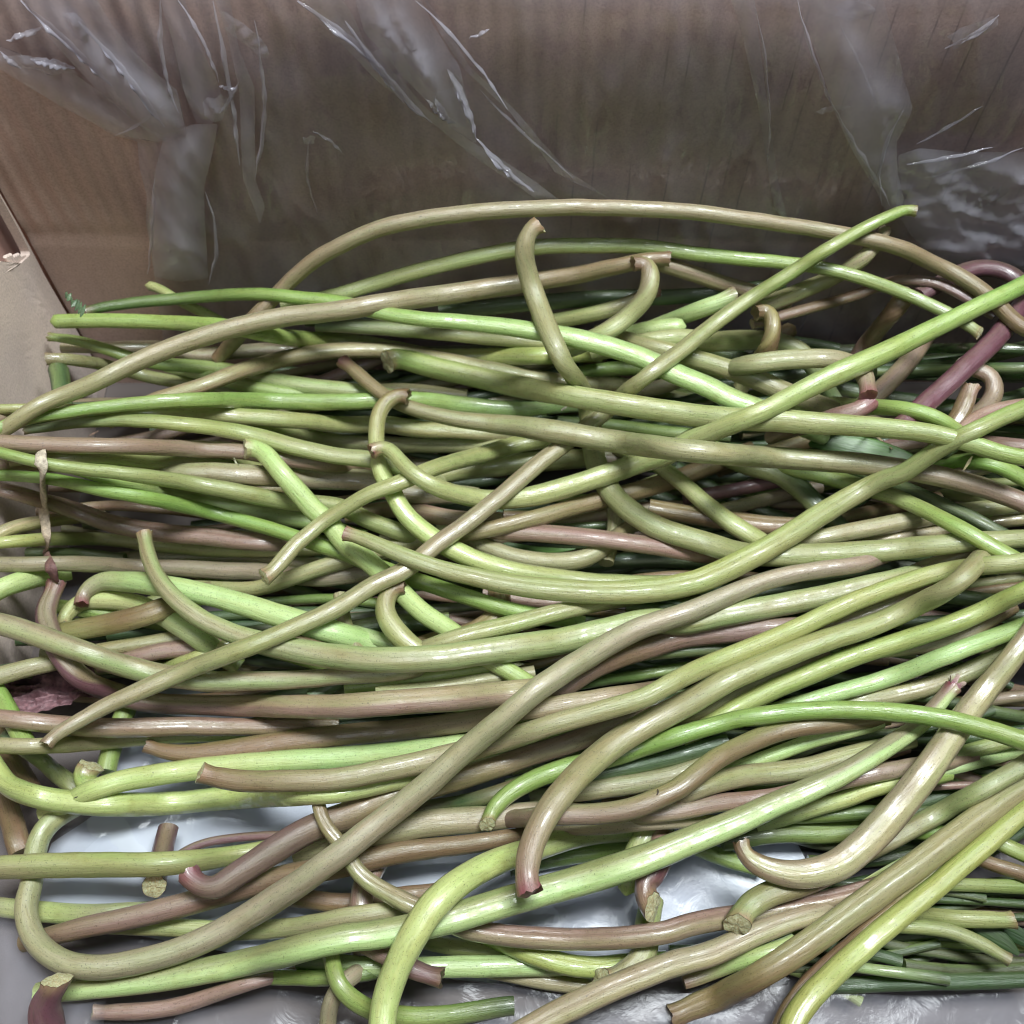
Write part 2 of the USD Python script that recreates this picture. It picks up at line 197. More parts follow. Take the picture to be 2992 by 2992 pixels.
CREASES = [((-197.5), (135.8), -57.7, 9.0, 2), ((-180.8), (157.0), -59.3, 42.5, 2.5), ((-162.4), (148.8), -69.6, 51.4, 2.2), ((-129.2), (157.0), -98.8, 50.2, 2), ((-122.9), (157.0), -79.5, 35.6, 1.8), ((-110.3), (157.0), -95.5, 76.6, 2.2), ((-96.3), (148.8), -102.3, 77.3, 1.8), ((-157.0), (73.3), -109.6, 63.7, 1.6), ((-136.5), (65.5), -103.0, 61.0, 1.6), ((-84.9), (95.3), -95.6, 42.2, 1.2), ((-83.1), (98.0), -47.8, 15.6, 1.2), ((-78.8), (157.0), -52.0, 56.7, 2.6), ((-62.3), (148.8), -58.1, 54.7, 2.2), ((-35.4), (157.0), -55.3, 58.4, 1.8), ((-25.0), (128.2), -73.4, 34.3, 3.2), ((-31.2), (115.6), -59.9, 15.4, 2.4), ((-34.7), (114.0), -60.8, 11.5, 1.8), ((-15.2), (95.3), -50.1, 38.8, 2.2), ((-13.1), (118.8), -48.2, 61.0, 1.3), ((-16.4), (141.6), 24.5, 8.7, 1.5), ((105.0), (157.0), -60.3, 59.1, 1.6), ((134.3), (105.7), -53.0, 60.5, 1.6), ((122.4), (148.8), -55.3, 44.4, 1.4), ((159.9), (109.0), -81.5, 52.2, 1.6), ((171.4), (91.8), 43.4, 27.5, 1.4), ((166.4), (137.2), 41.7, 20.6, 1.8), ((214.0), (57.4), 76.9, 12.3, 1.5), ((170.7), (80.8), 15.5, 34.5, 1.5), ((217.0), (90.0), -155.3, 40.0, 1.5), ((88.6), (157.0), -74.5, 82.9, 1.3), ((-116.8), (120.4), -14.0, 6.6, 2), ((-120.0), (107.4), 51.3, 18.7, 1.6), ((-167.6), (95.3), 32.6, 31.6, 1.2), ((-193.0), (140.2), 19.0, 17.6, 2.0), ((-186.9), (132.8), -16.4, 16.3, 2.2)]
FLOOR_FILMS = [([((-297.0), (14.3)), ((298.4), (14.3)), ((228.1), (-233.3)), ((-227.0), (-233.3))], -0.0785, 0.006, [20, 75, -30], 0), ([((-225.8), (-151.1)), ((-203.8), (-157.9)), ((-177.5), (-173.8)), ((-163.9), (-185.4)), ((-161.8), (-210.0)), ((-210.5), (-210.0))], -0.07, 0.005, [30, 60], 0), ([((-139.8), (-207.5)), ((-135.4), (-192.8)), ((-130.1), (-190.9)), ((-92.9), (-188.4)), ((-71.2), (-197.7)), ((-73.0), (-207.5))], -0.072, 0.006, [10], 0), ([((-67.6), (-207.5)), ((-34.0), (-196.5)), ((-6.4), (-187.1)), ((70.5), (-185.8)), ((117.1), (-182.7)), ((169.6), (-180.1)), ((223.6), (-178.1)), ((215.8), (-207.5))], -0.072, 0.005, [15, 25, 5], 0), ([((-175.3), (-82.4)), ((-148.6), (-72.6)), ((-135.8), (-95.0)), ((-141.8), (-116.4)), ((-179.7), (-123.7)), ((-192.7), (-139.6)), ((-201.7), (-119.3))], -0.072, 0.006, [60, 75], 1), ([((-124.7), (-89.6)), ((-94.2), (-81.6)), ((-79.5), (-105.2)), ((-111.7), (-118.8)), ((-143.0), (-112.8))], -0.0745, 0.006, [-30, 20], 1), ([((-25.8), (-150.4)), ((30.3), (-139.1)), ((84.5), (-130.5)), ((95.8), (-150.4)), ((43.7), (-166.7)), ((0.6), (-166.7))], -0.0745, 0.006, [25, 60], 1)]
STRIP = [(-195.8, 9.5, 33.1), (-193.5, 3.4, 34.5), (-200.3, 5.6, 17.1), (-208.6, 8.8, -3.1), (-212.0, 6.2, -14.5), (-209.5, -2.6, -15.1), (-217.1, -1.6, -34.0), (-201.9, -21.5, -11.3), (-202.7, -23.2, -18.3)]
LEAF = (-206.9, -63.0, -55.1)
FEATHER = [(-195.4, 87.0, 29.7), (-203.5, 95.7, 34.8)]
SCRAPS = [('short pale curl of fibre under the bent mint end', [(-127.1, 31.1, -3.4), (-126.8, 30.4, -6.0), (-124.2, 26.9, -2.8)], [0.9, 0.7, 0.3], (190, 190, 160)), ('black crumb lying on the shiny pinkish stalk', [(-29.5, -80.3, -15.6), (-28.4, -80.7, -15.9), (-27.3, -81.3, -16.3)], [0.6, 1.1, 0.5], (40, 36, 34)), ('tiny dark twig on the ochre brown stalk', [(56.1, -121.0, -9.6), (56.7, -119.8, -9.5), (56.6, -118.6, -9.8)], [0.4, 0.6, 0.3], (60, 46, 36)), ('thin straw sliver beneath the green stalk at left', [(-229.2, 88.4, -71.0), (-228.1, 92.3, -73.7), (-225.8, 94.0, -73.8)], [0.5, 0.7, 0.4], (170, 140, 120)), ('pale torn bit beside the wet blunt stalk', [(24.6, 76.6, -30.7), (26.1, 77.6, -30.2), (27.6, 78.8, -30.3)], [0.8, 1.3, 0.6], (196, 190, 168)), ('straw coloured shred by the pale diagonal at right', [(197.7, 15.6, 9.6), (199.4, 18.0, 11.7), (201.8, 21.3, 12.3)], [0.7, 1.4, 0.5], (180, 170, 130)), ('brown shred hanging near the right leaf', [(154.8, 20.6, 28.4), (181.7, 55.5, -27.6), (181.9, 46.4, -20.1)], [0.8, 1.5, 0.8], (168, 150, 120)), ('dark speck on the pale yellow green stalk', [(-180.9, -115.3, -36.5), (-180.1, -114.9, -36.5), (-179.5, -114.6, -36.6)], [0.3, 0.5, 0.3], (60, 60, 40)), ('brown thread on the thick tan stalk at right', [(106.9, -155.9, -45.2), (107.7, -155.5, -45.2), (108.2, -155.8, -45.1)], [0.4, 0.5, 0.3], (70, 50, 40))]
STALKS = [
    ('brown glossy stalk arching highest along the back wall', 'bn.ta.ta.bn', 'hh', '', '-746,513,-110,75 -708,518,-68,75 -661,494,8,74 -621,485,66,74 -591,500,90,74 -562,522,106,75 -533,539,128,76 -501,549,155,76 -468,557,182,76 -433,563,206,77 -397,566,227,77 -362,571,245,77 -326,578,259,77 -290,583,271,77 -254,586,280,78 -217,588,287,78 -180,590,294,78 -143,591,299,78 -107,593,303,78 -70,594,307,78 -34,596,309,78 3,597,311,77 39,598,312,77 76,599,313,77 113,600,314,76 149,601,314,76 186,600,313,75 222,600,313,75 259,599,312,75 296,598,311,74 333,598,309,74 369,597,307,73 406,595,305,73 443,593,301,73 480,591,296,73 517,590,290,73 555,590,284,73 593,589,277,73 631,589,270,73 669,588,264,73 707,584,259,73 743,578,256,74 779,569,255,74 814,560,254,74 850,553,248,74 890,551,234,75 931,551,212,76 971,547,192,76 1007,536,181,77 1037,516,177,77 1064,489,176,77 1086,459,176,77 1105,425,176,77 1123,392,176,77 1149,367,176,77 1172,365,176,78'),
    ('slender olive green stalk arching just below the highest brown one', 'ol.ol.gr.ol', 'hc', '', '-565,573,17,63 -523,574,30,64 -478,563,55,64 -435,555,75,64 -396,559,85,65 -358,569,91,66 -319,576,100,66 -280,579,113,67 -242,581,126,67 -203,583,139,67 -164,584,151,67 -126,585,163,67 -88,587,173,67 -50,590,181,67 -12,594,187,67 26,597,191,67 64,600,193,67 102,602,194,66 141,603,194,66 179,603,194,66 218,603,194,65 256,603,194,65 295,602,193,64 333,599,191,64 371,594,189,63 408,588,187,62 446,582,186,62 484,577,186,61 522,572,185,60 559,567,185,60 597,562,186,59 634,556,186,58 670,549,188,58 705,539,190,57 740,527,192,56 775,514,192,56 810,503,188,55 846,493,181,54 882,483,173,54 916,469,168,53 947,450,166,52 977,429,166,52 1005,406,166,51 1030,380,166,50 1045,361,166,49'),
    ('pale tan stalk sweeping from the left wall up to the curled olive hook', 'ot.ta.ta.bn', 'hd', '', '-1096,87,164,66 -1066,102,172,67 -1035,116,185,68 -1007,134,194,70 -982,155,193,72 -959,180,182,74 -939,209,164,76 -919,240,146,78 -896,268,135,80 -869,292,131,82 -840,312,130,83 -809,331,130,85 -778,348,130,86 -745,364,131,87 -712,378,132,87 -677,391,134,88 -642,403,136,89 -607,414,137,89 -572,424,138,90 -535,433,138,91 -498,439,140,91 -460,441,143,91 -422,442,148,91 -384,444,153,92 -347,450,155,92 -311,460,154,92 -275,475,145,93 -240,497,129,94 -204,519,112,95 -167,536,100,96 -129,547,96,96 -90,556,95,96 -51,564,95,95 -12,571,95,94 27,577,97,92 66,581,101,91 105,582,109,88 143,579,120,86 181,573,137,83 217,566,157,80 253,560,174,77 289,560,186,74 326,563,191,71 364,564,192,68'),
    ('stalk deep green by the left corner turning mint green mid pile', 'dg.gr.mi.mi', 'dh', '', '-1019,521,60,53 -983,534,60,54 -945,542,60,56 -907,549,60,57 -868,554,60,58 -829,558,60,59 -789,561,62,60 -748,560,68,61 -704,553,80,62 -659,541,97,63 -615,528,113,63 -573,518,123,64 -532,509,128,65 -493,502,129,66 -454,496,131,67 -415,489,132,68 -376,477,135,69 -338,460,137,69 -300,448,140,70 -262,437,142,71 -224,428,145,72 -186,422,145,73 -149,420,144,74 -111,418,141,76 -74,414,140,77 -37,409,140,79 1,403,140,81 38,396,140,83 75,389,140,86 111,381,140,88 148,372,139,90 184,363,136,92 220,356,130,94 256,349,121,95 292,340,112,96 325,326,106,96 358,308,102,96 391,290,101,95 424,274,100,95 456,255,99,94 487,236,97,94 520,223,93,93 555,213,86,93 595,213,61,93 645,234,7,95 702,266,-64,97 750,275,-102,98'),
    ('green stalk with blunt end touching the left box corner', 'gr.gr.yg.yg', 'rh', '', '-1099,490,59,63 -1060,492,59,63 -1021,493,59,64 -982,494,59,64 -942,493,59,65 -903,492,59,65 -863,490,59,65 -822,485,62,66 -779,476,70,66 -734,461,84,66 -689,445,99,66 -647,432,107,66 -610,426,103,67 -579,438,77,69 -556,475,22,72 -534,524,-44,76 -504,560,-92,79 -467,576,-115,81 -427,581,-126,83 -386,583,-137,84 -345,581,-146,85 -303,574,-151,86 -261,565,-153,86 -218,555,-154,86 -175,551,-154,86 -132,551,-153,86 -89,549,-149,86 -46,542,-138,85 -4,529,-121,85 38,517,-105,84 80,512,-97,84 121,519,-101,84 165,534,-116,85 208,549,-132,85 230,553,-135,85'),
    ('short pale green stub rising at the foot of the plastic curtain', 'ol.gr', 'rh', '', '-896,608,55,49 -855,595,53,51 -818,574,45,52 -786,566,26,54 -754,563,2,56 -720,553,-16,57 -683,533,-23,58 -663,521,-24,59'),
    ('green stalk sloping down from the left wall under the tan sweep', 'gr.gr.ol', 'dh', '', '-1141,514,-25,45 -1101,511,-29,49 -1063,508,-37,54 -1026,501,-47,57 -989,494,-58,61 -954,489,-73,64 -919,490,-91,67 -883,494,-107,69 -844,497,-116,70 -803,496,-119,70 -760,492,-120,70 -717,486,-120,70 -675,477,-120,70 -632,465,-120,70 -592,453,-125,70 -554,447,-140,70 -517,445,-157,70 -490,440,-163,70'),
    ('pale lit stalk between the tan sweep and the pinkish sweep', 'mi.mi', 'hh', '', '-1034,602,-204,59 -986,586,-202,59 -939,567,-197,58 -892,549,-193,58 -846,534,-192,58 -800,522,-189,58 -753,508,-183,57 -705,494,-173,57 -658,481,-162,57 -612,472,-155,56 -568,467,-152,56 -531,463,-152,56'),
    ('wide pale green stalk emerging right beneath the pinkish sweep', 'mi.mi.ol', 'hh', '', '-863,560,-201,68 -810,533,-177,72 -751,492,-135,75 -698,461,-106,79 -652,445,-95,82 -610,435,-94,84 -568,425,-93,86 -526,417,-93,87 -485,411,-94,87 -444,407,-95,86 -403,403,-97,86 -363,403,-105,87 -324,408,-122,87 -286,417,-143,88 -245,420,-155,88'),
    ('thin bright green stalk tapering above the long green horizontal one', 'mi.gr.gr', 'hh', '', '-879,544,-190,53 -825,514,-166,56 -766,469,-126,57 -713,433,-97,58 -668,414,-88,59 -626,404,-88,59 -585,396,-90,59 -544,390,-95,57 -506,390,-110,55 -470,398,-134,52 -432,403,-156,49 -412,401,-160,46'),
    ('drab olive stalk starting near the left wall crack', 'ot.ol.ol', 'dh', '', '-1089,387,48,52 -1055,395,38,53 -1034,418,1,55 -1027,463,-66,58 -1021,510,-141,61 -1000,534,-189,62 -963,534,-208,63 -920,526,-212,63 -876,517,-212,63 -831,509,-213,63 -788,503,-215,63 -745,499,-221,63 -688,492,-226,63'),
    ('dull tan horizontal stalk crossed by the tan sweep at left', 'ta.ta.ta.bn', 'hh', '', '-1135,528,-85,56 -1094,530,-86,58 -1055,534,-91,60 -1018,542,-101,62 -982,555,-115,64 -945,565,-127,66 -904,569,-133,67 -861,562,-135,68 -818,550,-136,69 -775,549,-136,70 -733,553,-137,71 -691,559,-138,71 -649,565,-140,71 -607,569,-143,70 -565,575,-149,67 -524,583,-158,64 -483,591,-167,61 -455,595,-169,58'),
    ('pinkish brown stalk sweeping up then under the blunt olive stalk', 'mv.mv.ta.ta', 'hh', '', '-918,217,32,67 -886,234,33,69 -856,254,33,71 -827,277,32,73 -794,293,30,75 -760,307,29,77 -726,322,28,78 -693,341,25,80 -663,367,15,81 -636,403,-11,83 -609,440,-40,85 -577,470,-61,87 -542,492,-75,87 -505,509,-85,88 -466,523,-94,88 -426,534,-103,88 -386,541,-110,88 -344,546,-116,88 -303,547,-121,88 -261,543,-125,87 -219,535,-127,86 -177,526,-129,86 -135,517,-131,85 -94,508,-134,84 -52,501,-137,84 -11,495,-143,83 31,492,-152,83 73,491,-161,82 116,489,-169,82 158,487,-175,81 201,487,-180,80 245,490,-188,79 289,497,-202,79 335,506,-218,78 379,507,-226,78'),
    ('deep green stub standing in the shaded left corner', 'dg.dg', 'rh', '', '-1076,391,23,87 -1048,329,36,83 -1026,269,48,78 -1012,226,50,75'),
    ('long green stalk crossing the left half from the frame edge', 'gr.gr.gr.mi', 'hh', '', '-1075,94,183,46 -1048,112,180,47 -1021,128,173,48 -995,144,162,49 -968,159,149,51 -941,174,137,52 -912,188,127,53 -880,198,120,54 -847,206,117,56 -812,212,114,57 -779,219,110,58 -746,227,102,60 -715,239,88,63 -686,257,64,65 -662,284,27,68 -637,314,-16,71 -608,338,-49,74 -573,349,-66,75 -534,351,-71,76 -494,351,-72,76 -454,350,-72,76 -414,351,-72,76 -374,353,-73,76 -334,357,-75,76 -295,361,-77,76 -255,365,-82,76 -216,372,-96,77 -177,383,-117,78 -138,391,-137,78 -97,395,-149,77 -56,393,-154,75 -14,391,-156,73 28,391,-159,71 70,402,-170,69 113,426,-195,67 157,450,-224,64 187,457,-232,63'),
    ('thin pale stalk entering at left above the long green one', 'ol.ol', 'hh', '', '-1104,157,168,43 -1070,160,165,43 -1040,168,155,43 -1014,181,137,43 -987,195,118,43 -957,204,105,42 -923,209,98,42 -890,216,88,42 -861,228,70,42 -818,241,52,42'),
    ('yellow green stalk with dark tip starting at the left cardboard', 'dg.yg.ol.ol', 'dh', '', '-1072,160,83,36 -1037,166,83,41 -1003,173,83,45 -968,179,84,49 -932,183,84,53 -896,185,84,56 -859,186,85,59 -822,185,84,62 -786,184,83,64 -751,183,78,66 -717,185,68,68 -686,192,51,70 -656,200,29,72 -624,205,11,74 -589,202,1,76 -552,193,-3,77 -515,182,-6,77 -478,174,-11,78 -442,169,-18,78 -405,164,-24,78 -368,161,-27,78 -330,157,-28,78 -293,150,-33,77 -260,154,-62,78 -231,181,-132,80 -201,215,-212,83 -176,220,-237,83'),
    ('olive stalk running straight to the hooked green stem', 'ol.ol.ol.ot', 'hh', '', '-937,230,56,62 -897,225,61,63 -856,220,69,64 -818,218,71,65 -784,224,63,67 -754,236,44,68 -725,252,19,70 -695,265,-3,72 -661,272,-18,73 -624,273,-25,74 -586,274,-30,75 -550,278,-42,76 -516,289,-63,77 -484,308,-96,79 -452,329,-133,81 -417,347,-163,82 -379,360,-181,83 -338,366,-188,84 -296,363,-190,84 -254,356,-191,83 -212,350,-190,81 -170,347,-188,79 -129,343,-187,76 -87,341,-190,74 -46,345,-202,71 -4,351,-216,68 24,352,-221,66'),
    ('shaded olive stalk beneath the purple tipped hooked stem', 'ol.ot.ol', 'hh', '', '-700,299,-69,66 -660,291,-72,68 -623,287,-81,69 -589,293,-103,71 -559,312,-143,74 -529,333,-189,76 -495,346,-223,78 -456,350,-241,79 -414,350,-248,80 -372,350,-250,80 -329,347,-250,81 -286,345,-251,81 -243,345,-250,80 -200,344,-250,80 -157,341,-246,80 -114,334,-239,79 -71,325,-227,78 -28,318,-217,77 14,320,-222,77 56,331,-239,77 107,339,-252,76'),
    ('pink mauve stalk entering at left and stopping at the bent green end', 'mv.mv.mv.bn', 'hh', '', '-1077,74,165,69 -1043,73,163,70 -1010,73,160,71 -977,74,156,72 -943,75,152,72 -910,76,149,73 -878,79,144,74 -847,85,133,74 -820,96,116,75 -794,111,91,76 -771,130,60,77 -746,150,28,78 -718,165,2,79 -686,173,-13,80 -650,176,-20,80 -613,175,-24,80 -576,172,-31,81 -540,172,-41,81 -504,171,-52,81 -467,169,-58,80 -431,171,-71,80 -401,194,-116,81 -374,234,-189,83 -334,261,-244,84'),
    ('bright mint stem bent sharply at its cut end', 'mi.mi.mi.gr', 'ch', '', '-611,163,4,75 -574,161,3,79 -543,134,-1,82 -518,105,-9,85 -493,81,-24,87 -470,60,-43,89 -445,39,-62,90 -417,19,-77,90 -393,-10,-85,90 -366,-40,-88,89 -334,-64,-89,88 -304,-90,-89,87 -275,-118,-89,86 -247,-147,-89,85 -220,-175,-89,83 -192,-201,-89,82 -160,-223,-89,80 -130,-244,-88,78 -101,-268,-86,76 -73,-293,-85,74 -43,-314,-84,72 -13,-333,-84,71 17,-351,-87,69 47,-364,-103,68 78,-372,-133,66 119,-388,-161,65'),
    ('olive green stalk sloping gently right from behind the dry strip', 'gr.ol.ol.ol', 'hh', '', '-1070,49,167,46 -1035,40,165,48 -1003,34,159,49 -972,31,150,51 -941,30,140,53 -910,30,132,55 -877,29,126,57 -845,30,119,59 -815,32,107,60 -788,40,86,63 -763,52,57,65 -738,65,27,68 -710,72,3,70 -677,73,-12,72 -644,73,-24,74 -611,73,-39,76 -579,77,-60,78 -547,82,-83,80 -512,85,-100,81 -475,86,-107,81 -437,84,-109,81 -398,77,-109,81 -362,59,-109,81 -326,39,-108,80 -289,23,-107,80 -253,11,-112,79 -219,9,-136,79 -185,13,-171,79 -150,8,-191,78'),
    ('vivid green stalk sloping from left edge down to the dark hollow', 'br.br.gr.br', 'hh', '', '-1112,50,72,48 -1076,50,71,49 -1041,48,70,51 -1005,45,69,53 -969,39,67,54 -932,30,67,56 -896,21,66,57 -860,14,64,58 -827,12,57,59 -798,15,39,60 -774,26,8,61 -753,41,-34,63 -730,55,-74,64 -701,61,-103,65 -667,57,-116,65 -630,48,-120,66 -592,37,-121,66 -553,25,-121,66 -516,12,-121,66 -478,-3,-121,66 -441,-18,-121,67 -404,-30,-121,68 -367,-45,-121,69 -332,-61,-121,70 -295,-75,-121,72 -259,-89,-121,73 -223,-103,-121,73 -188,-116,-120,74 -152,-130,-118,74 -116,-145,-113,74 -81,-159,-109,74 -46,-173,-106,74 -11,-184,-106,74 25,-193,-107,74 60,-196,-115,74 97,-194,-135,75 134,-191,-157,76 159,-194,-164,76'),
    ('glowing mint green stalk wedged between two sloping green ones', 'br.mi.mi.br', 'hh', '', '-965,63,88,40 -930,55,85,46 -897,50,76,53 -869,52,57,59 -849,65,19,64 -835,87,-36,69 -822,115,-101,73 -808,145,-168,75 -787,168,-223,77 -757,178,-256,78 -720,177,-272,79 -680,170,-279,79 -639,161,-283,79 -598,154,-286,78 -556,148,-288,77 -514,142,-290,75 -474,134,-295,73 -434,124,-304,70 -394,116,-312,67 -367,110,-314,65'),
    ('olive stalk just below the pink mauve stalk at left', 'ot.ol.ol', 'hh', '', '-1046,71,116,55 -1009,69,117,57 -973,68,118,58 -940,70,114,60 -910,78,102,61 -884,90,81,63 -861,106,52,65 -838,123,19,66 -812,138,-10,67 -782,148,-30,67 -749,153,-43,67 -715,161,-58,67 -689,182,-94,68 -668,218,-153,69 -629,248,-206,69'),
    ('shiny tan stalk passing behind the bent mint stem', 'ot.ta.ta.ta', 'hh', '', '-875,134,-56,59 -834,130,-49,67 -790,124,-36,74 -750,121,-27,81 -712,121,-27,87 -675,122,-30,92 -638,121,-34,95 -602,123,-42,97 -568,130,-58,98 -536,143,-82,100 -503,156,-106,102 -467,164,-123,103 -429,168,-131,103 -390,168,-133,104 -350,165,-134,104 -311,153,-134,103 -272,139,-134,101 -233,131,-136,99 -195,133,-145,97 -156,144,-163,95 -117,154,-183,92 -84,153,-192,90'),
    ('dull pink brown stalk curving behind the thick withered olive end', 'mv.mv.mv.mv', 'hh', '', '-1137,54,15,65 -1104,48,6,68 -1080,52,-20,71 -1061,61,-56,74 -1038,68,-88,77 -1009,66,-109,79 -976,59,-123,81 -944,53,-139,82 -911,51,-154,84 -875,48,-166,85 -838,45,-171,86 -798,41,-173,86 -759,38,-173,87 -719,35,-173,87 -679,30,-173,86 -639,24,-173,85 -600,20,-173,82 -563,23,-183,80 -530,36,-209,77 -497,49,-240,74 -472,52,-249,72'),
    ('dark reddish stalk in the shade below the vivid green one', 'mv.mv.bn', 'hh', '', '-1140,108,-184,44 -1102,113,-187,47 -1067,122,-194,49 -1034,135,-208,51 -1004,151,-230,53 -973,165,-253,55 -938,173,-272,55 -901,176,-285,56 -861,176,-293,55 -820,173,-298,55 -778,170,-302,54 -736,166,-306,53 -708,164,-307,51'),
    ('short tan stalk rising at the left edge behind the dry strip', 'ot.ta', 'hh', '', '-1137,-39,-37,65 -1112,-15,-45,64 -1090,9,-68,63 -1073,37,-105,62 -1058,68,-149,61 -1042,101,-198,61 -1022,131,-240,60 -1006,141,-248,59'),
    ('olive stem whose rounded cut end rests on a brown stalk', 'ot.ol.ol.yg', 'ch', '', '-543,-136,-52,72 -517,-111,-52,70 -497,-81,-52,68 -476,-51,-51,67 -450,-24,-50,66 -424,1,-47,66 -393,19,-37,66 -360,31,-21,66 -327,43,-4,67 -293,54,6,69 -259,67,9,70 -226,84,7,72 -194,108,-2,74 -161,138,-26,76 -128,177,-67,80 -93,217,-111,83 -55,250,-141,85 -17,271,-152,86 22,285,-154,86 63,295,-157,85 104,311,-171,84 147,336,-200,83 205,366,-229,80'),
    ('green olive stalk running level behind the withered olive end', 'yg.ol.ol.ol', 'hh', '', '-1127,-62,-28,56 -1096,-53,-36,57 -1075,-35,-64,59 -1066,-4,-116,61 -1059,32,-179,64 -1044,59,-229,66 -1016,73,-257,67 -979,75,-266,68 -938,72,-269,69 -897,67,-269,70 -855,61,-269,71 -813,56,-268,71 -771,49,-264,72 -727,42,-257,72 -683,35,-244,71 -638,27,-229,70 -594,20,-215,68 -552,16,-207,66 -513,17,-208,65 -474,19,-211,63 -455,20,-212,61'),
    ('level tan stalk crossed at left by the hanging dry strip', 'ot.ta.ta.ta', 'hh', '', '-1134,-96,-64,65 -1098,-95,-65,65 -1063,-93,-68,65 -1032,-87,-77,65 -1003,-78,-94,66 -979,-65,-120,67 -957,-48,-157,68 -937,-30,-197,69 -911,-15,-231,70 -879,-8,-249,72 -841,-6,-255,74 -801,-7,-256,76 -761,-10,-256,79 -721,-13,-256,81 -681,-16,-255,83 -640,-17,-253,84 -599,-22,-248,84 -556,-32,-238,83 -513,-44,-224,82 -470,-57,-206,80 -429,-64,-192,79 -390,-62,-187,77 -352,-56,-190,75 -308,-53,-194,73'),
    ('brown olive stalk running diagonally through the dark centre', 'ol.ot.bn.bn', 'hh', '', '-806,-53,-266,62 -763,-58,-255,64 -717,-69,-236,65 -673,-79,-221,67 -631,-85,-211,68 -591,-87,-201,70 -551,-83,-187,71 -513,-77,-172,71 -476,-68,-161,72 -440,-58,-154,72 -404,-47,-151,72 -368,-36,-150,72 -333,-24,-149,71 -297,-13,-147,71 -259,-5,-143,70 -221,-2,-134,69 -183,-2,-121,68 -145,-2,-109,67 -107,0,-100,67 -70,5,-94,67 -34,13,-92,69 3,23,-91,70 40,35,-93,73 76,49,-100,75 114,68,-111,78 152,88,-125,80 191,106,-136,82 230,122,-142,83 269,136,-148,83 309,152,-155,84 350,171,-164,84 390,190,-173,85 431,210,-179,85 471,230,-183,85 512,250,-187,85 553,272,-193,84 601,294,-197,83'),
    ('mint stalk drooping to a pink curled tip at left', 'mv.mi.mi.mi.mi', 'ph', '', '-977,-142,-173,59 -969,-104,-172,69 -940,-87,-168,79 -896,-92,-155,86 -848,-106,-131,90 -801,-123,-106,90 -757,-137,-90,89 -718,-147,-84,89 -681,-156,-83,89 -644,-165,-83,88 -608,-176,-83,89 -572,-187,-83,91 -536,-199,-83,94 -500,-211,-83,97 -465,-222,-83,99 -429,-233,-83,99 -395,-243,-87,99 -363,-248,-102,99 -332,-248,-131,99 -294,-252,-153,97'),
    ('pale yellow green stem with torn end below the drooping mint tip', 'pg.pg.mi.gr', 'ch', '', '-1019,-186,-203,59 -1016,-147,-203,68 -991,-123,-203,76 -954,-117,-202,80 -914,-119,-201,82 -872,-128,-195,83 -829,-146,-183,83 -785,-172,-168,85 -744,-200,-153,87 -707,-224,-146,89 -678,-241,-161,89 -657,-248,-201,86 -634,-255,-242,80 -619,-263,-250,75'),
    ('thickest olive brown stalk curving up to a ragged withered end', 'bn.ot.ot.ol.ot.ot', 'ch', 'T', '-821,-15,-56,70 -809,-56,-56,72 -792,-95,-56,74 -770,-131,-56,76 -744,-163,-58,79 -716,-189,-61,81 -686,-211,-66,84 -655,-229,-71,86 -621,-244,-74,89 -587,-258,-75,91 -552,-269,-75,94 -517,-279,-75,97 -482,-287,-75,100 -447,-295,-74,103 -411,-303,-70,106 -375,-312,-62,108 -339,-320,-51,109 -302,-328,-40,110 -267,-332,-32,110 -233,-334,-27,111 -199,-333,-26,111 -165,-331,-26,112 -132,-327,-29,113 -98,-320,-33,114 -65,-313,-38,114 -31,-306,-43,115 3,-298,-50,116 37,-288,-63,116 72,-276,-80,117 108,-264,-93,117 143,-253,-99,117 178,-243,-101,116 213,-234,-101,115 248,-224,-101,114 283,-216,-101,113 319,-214,-101,112 355,-218,-101,111 390,-217,-99,110 425,-210,-97,109 460,-204,-93,108 496,-198,-90,107 531,-192,-88,107 567,-185,-88,106 603,-178,-87,105 639,-171,-86,104 675,-165,-83,103 709,-159,-77,101 743,-153,-70,100 778,-146,-65,99 815,-137,-66,97 856,-122,-77,97 902,-104,-96,96 952,-85,-111,95'),
    ('brown stalk with pale stripe entering at the left edge', 'ta.ot.ta.ot', 'hh', 'T', '-1108,-229,-80,103 -1071,-238,-80,103 -1034,-250,-80,102 -998,-262,-80,102 -962,-275,-81,102 -927,-287,-83,102 -895,-296,-91,102 -866,-302,-109,102 -839,-305,-131,103 -809,-308,-148,104 -776,-314,-156,104 -740,-320,-158,102 -703,-325,-159,100 -667,-330,-159,98 -631,-331,-159,95 -595,-331,-158,92 -559,-330,-158,89 -523,-330,-156,87 -486,-330,-153,84 -449,-331,-145,82 -411,-333,-133,80 -373,-334,-120,79 -336,-337,-109,77 -300,-340,-98,75 -263,-341,-88,73 -229,-336,-89,72 -197,-321,-112,72 -165,-303,-141,72 -142,-297,-151,72'),
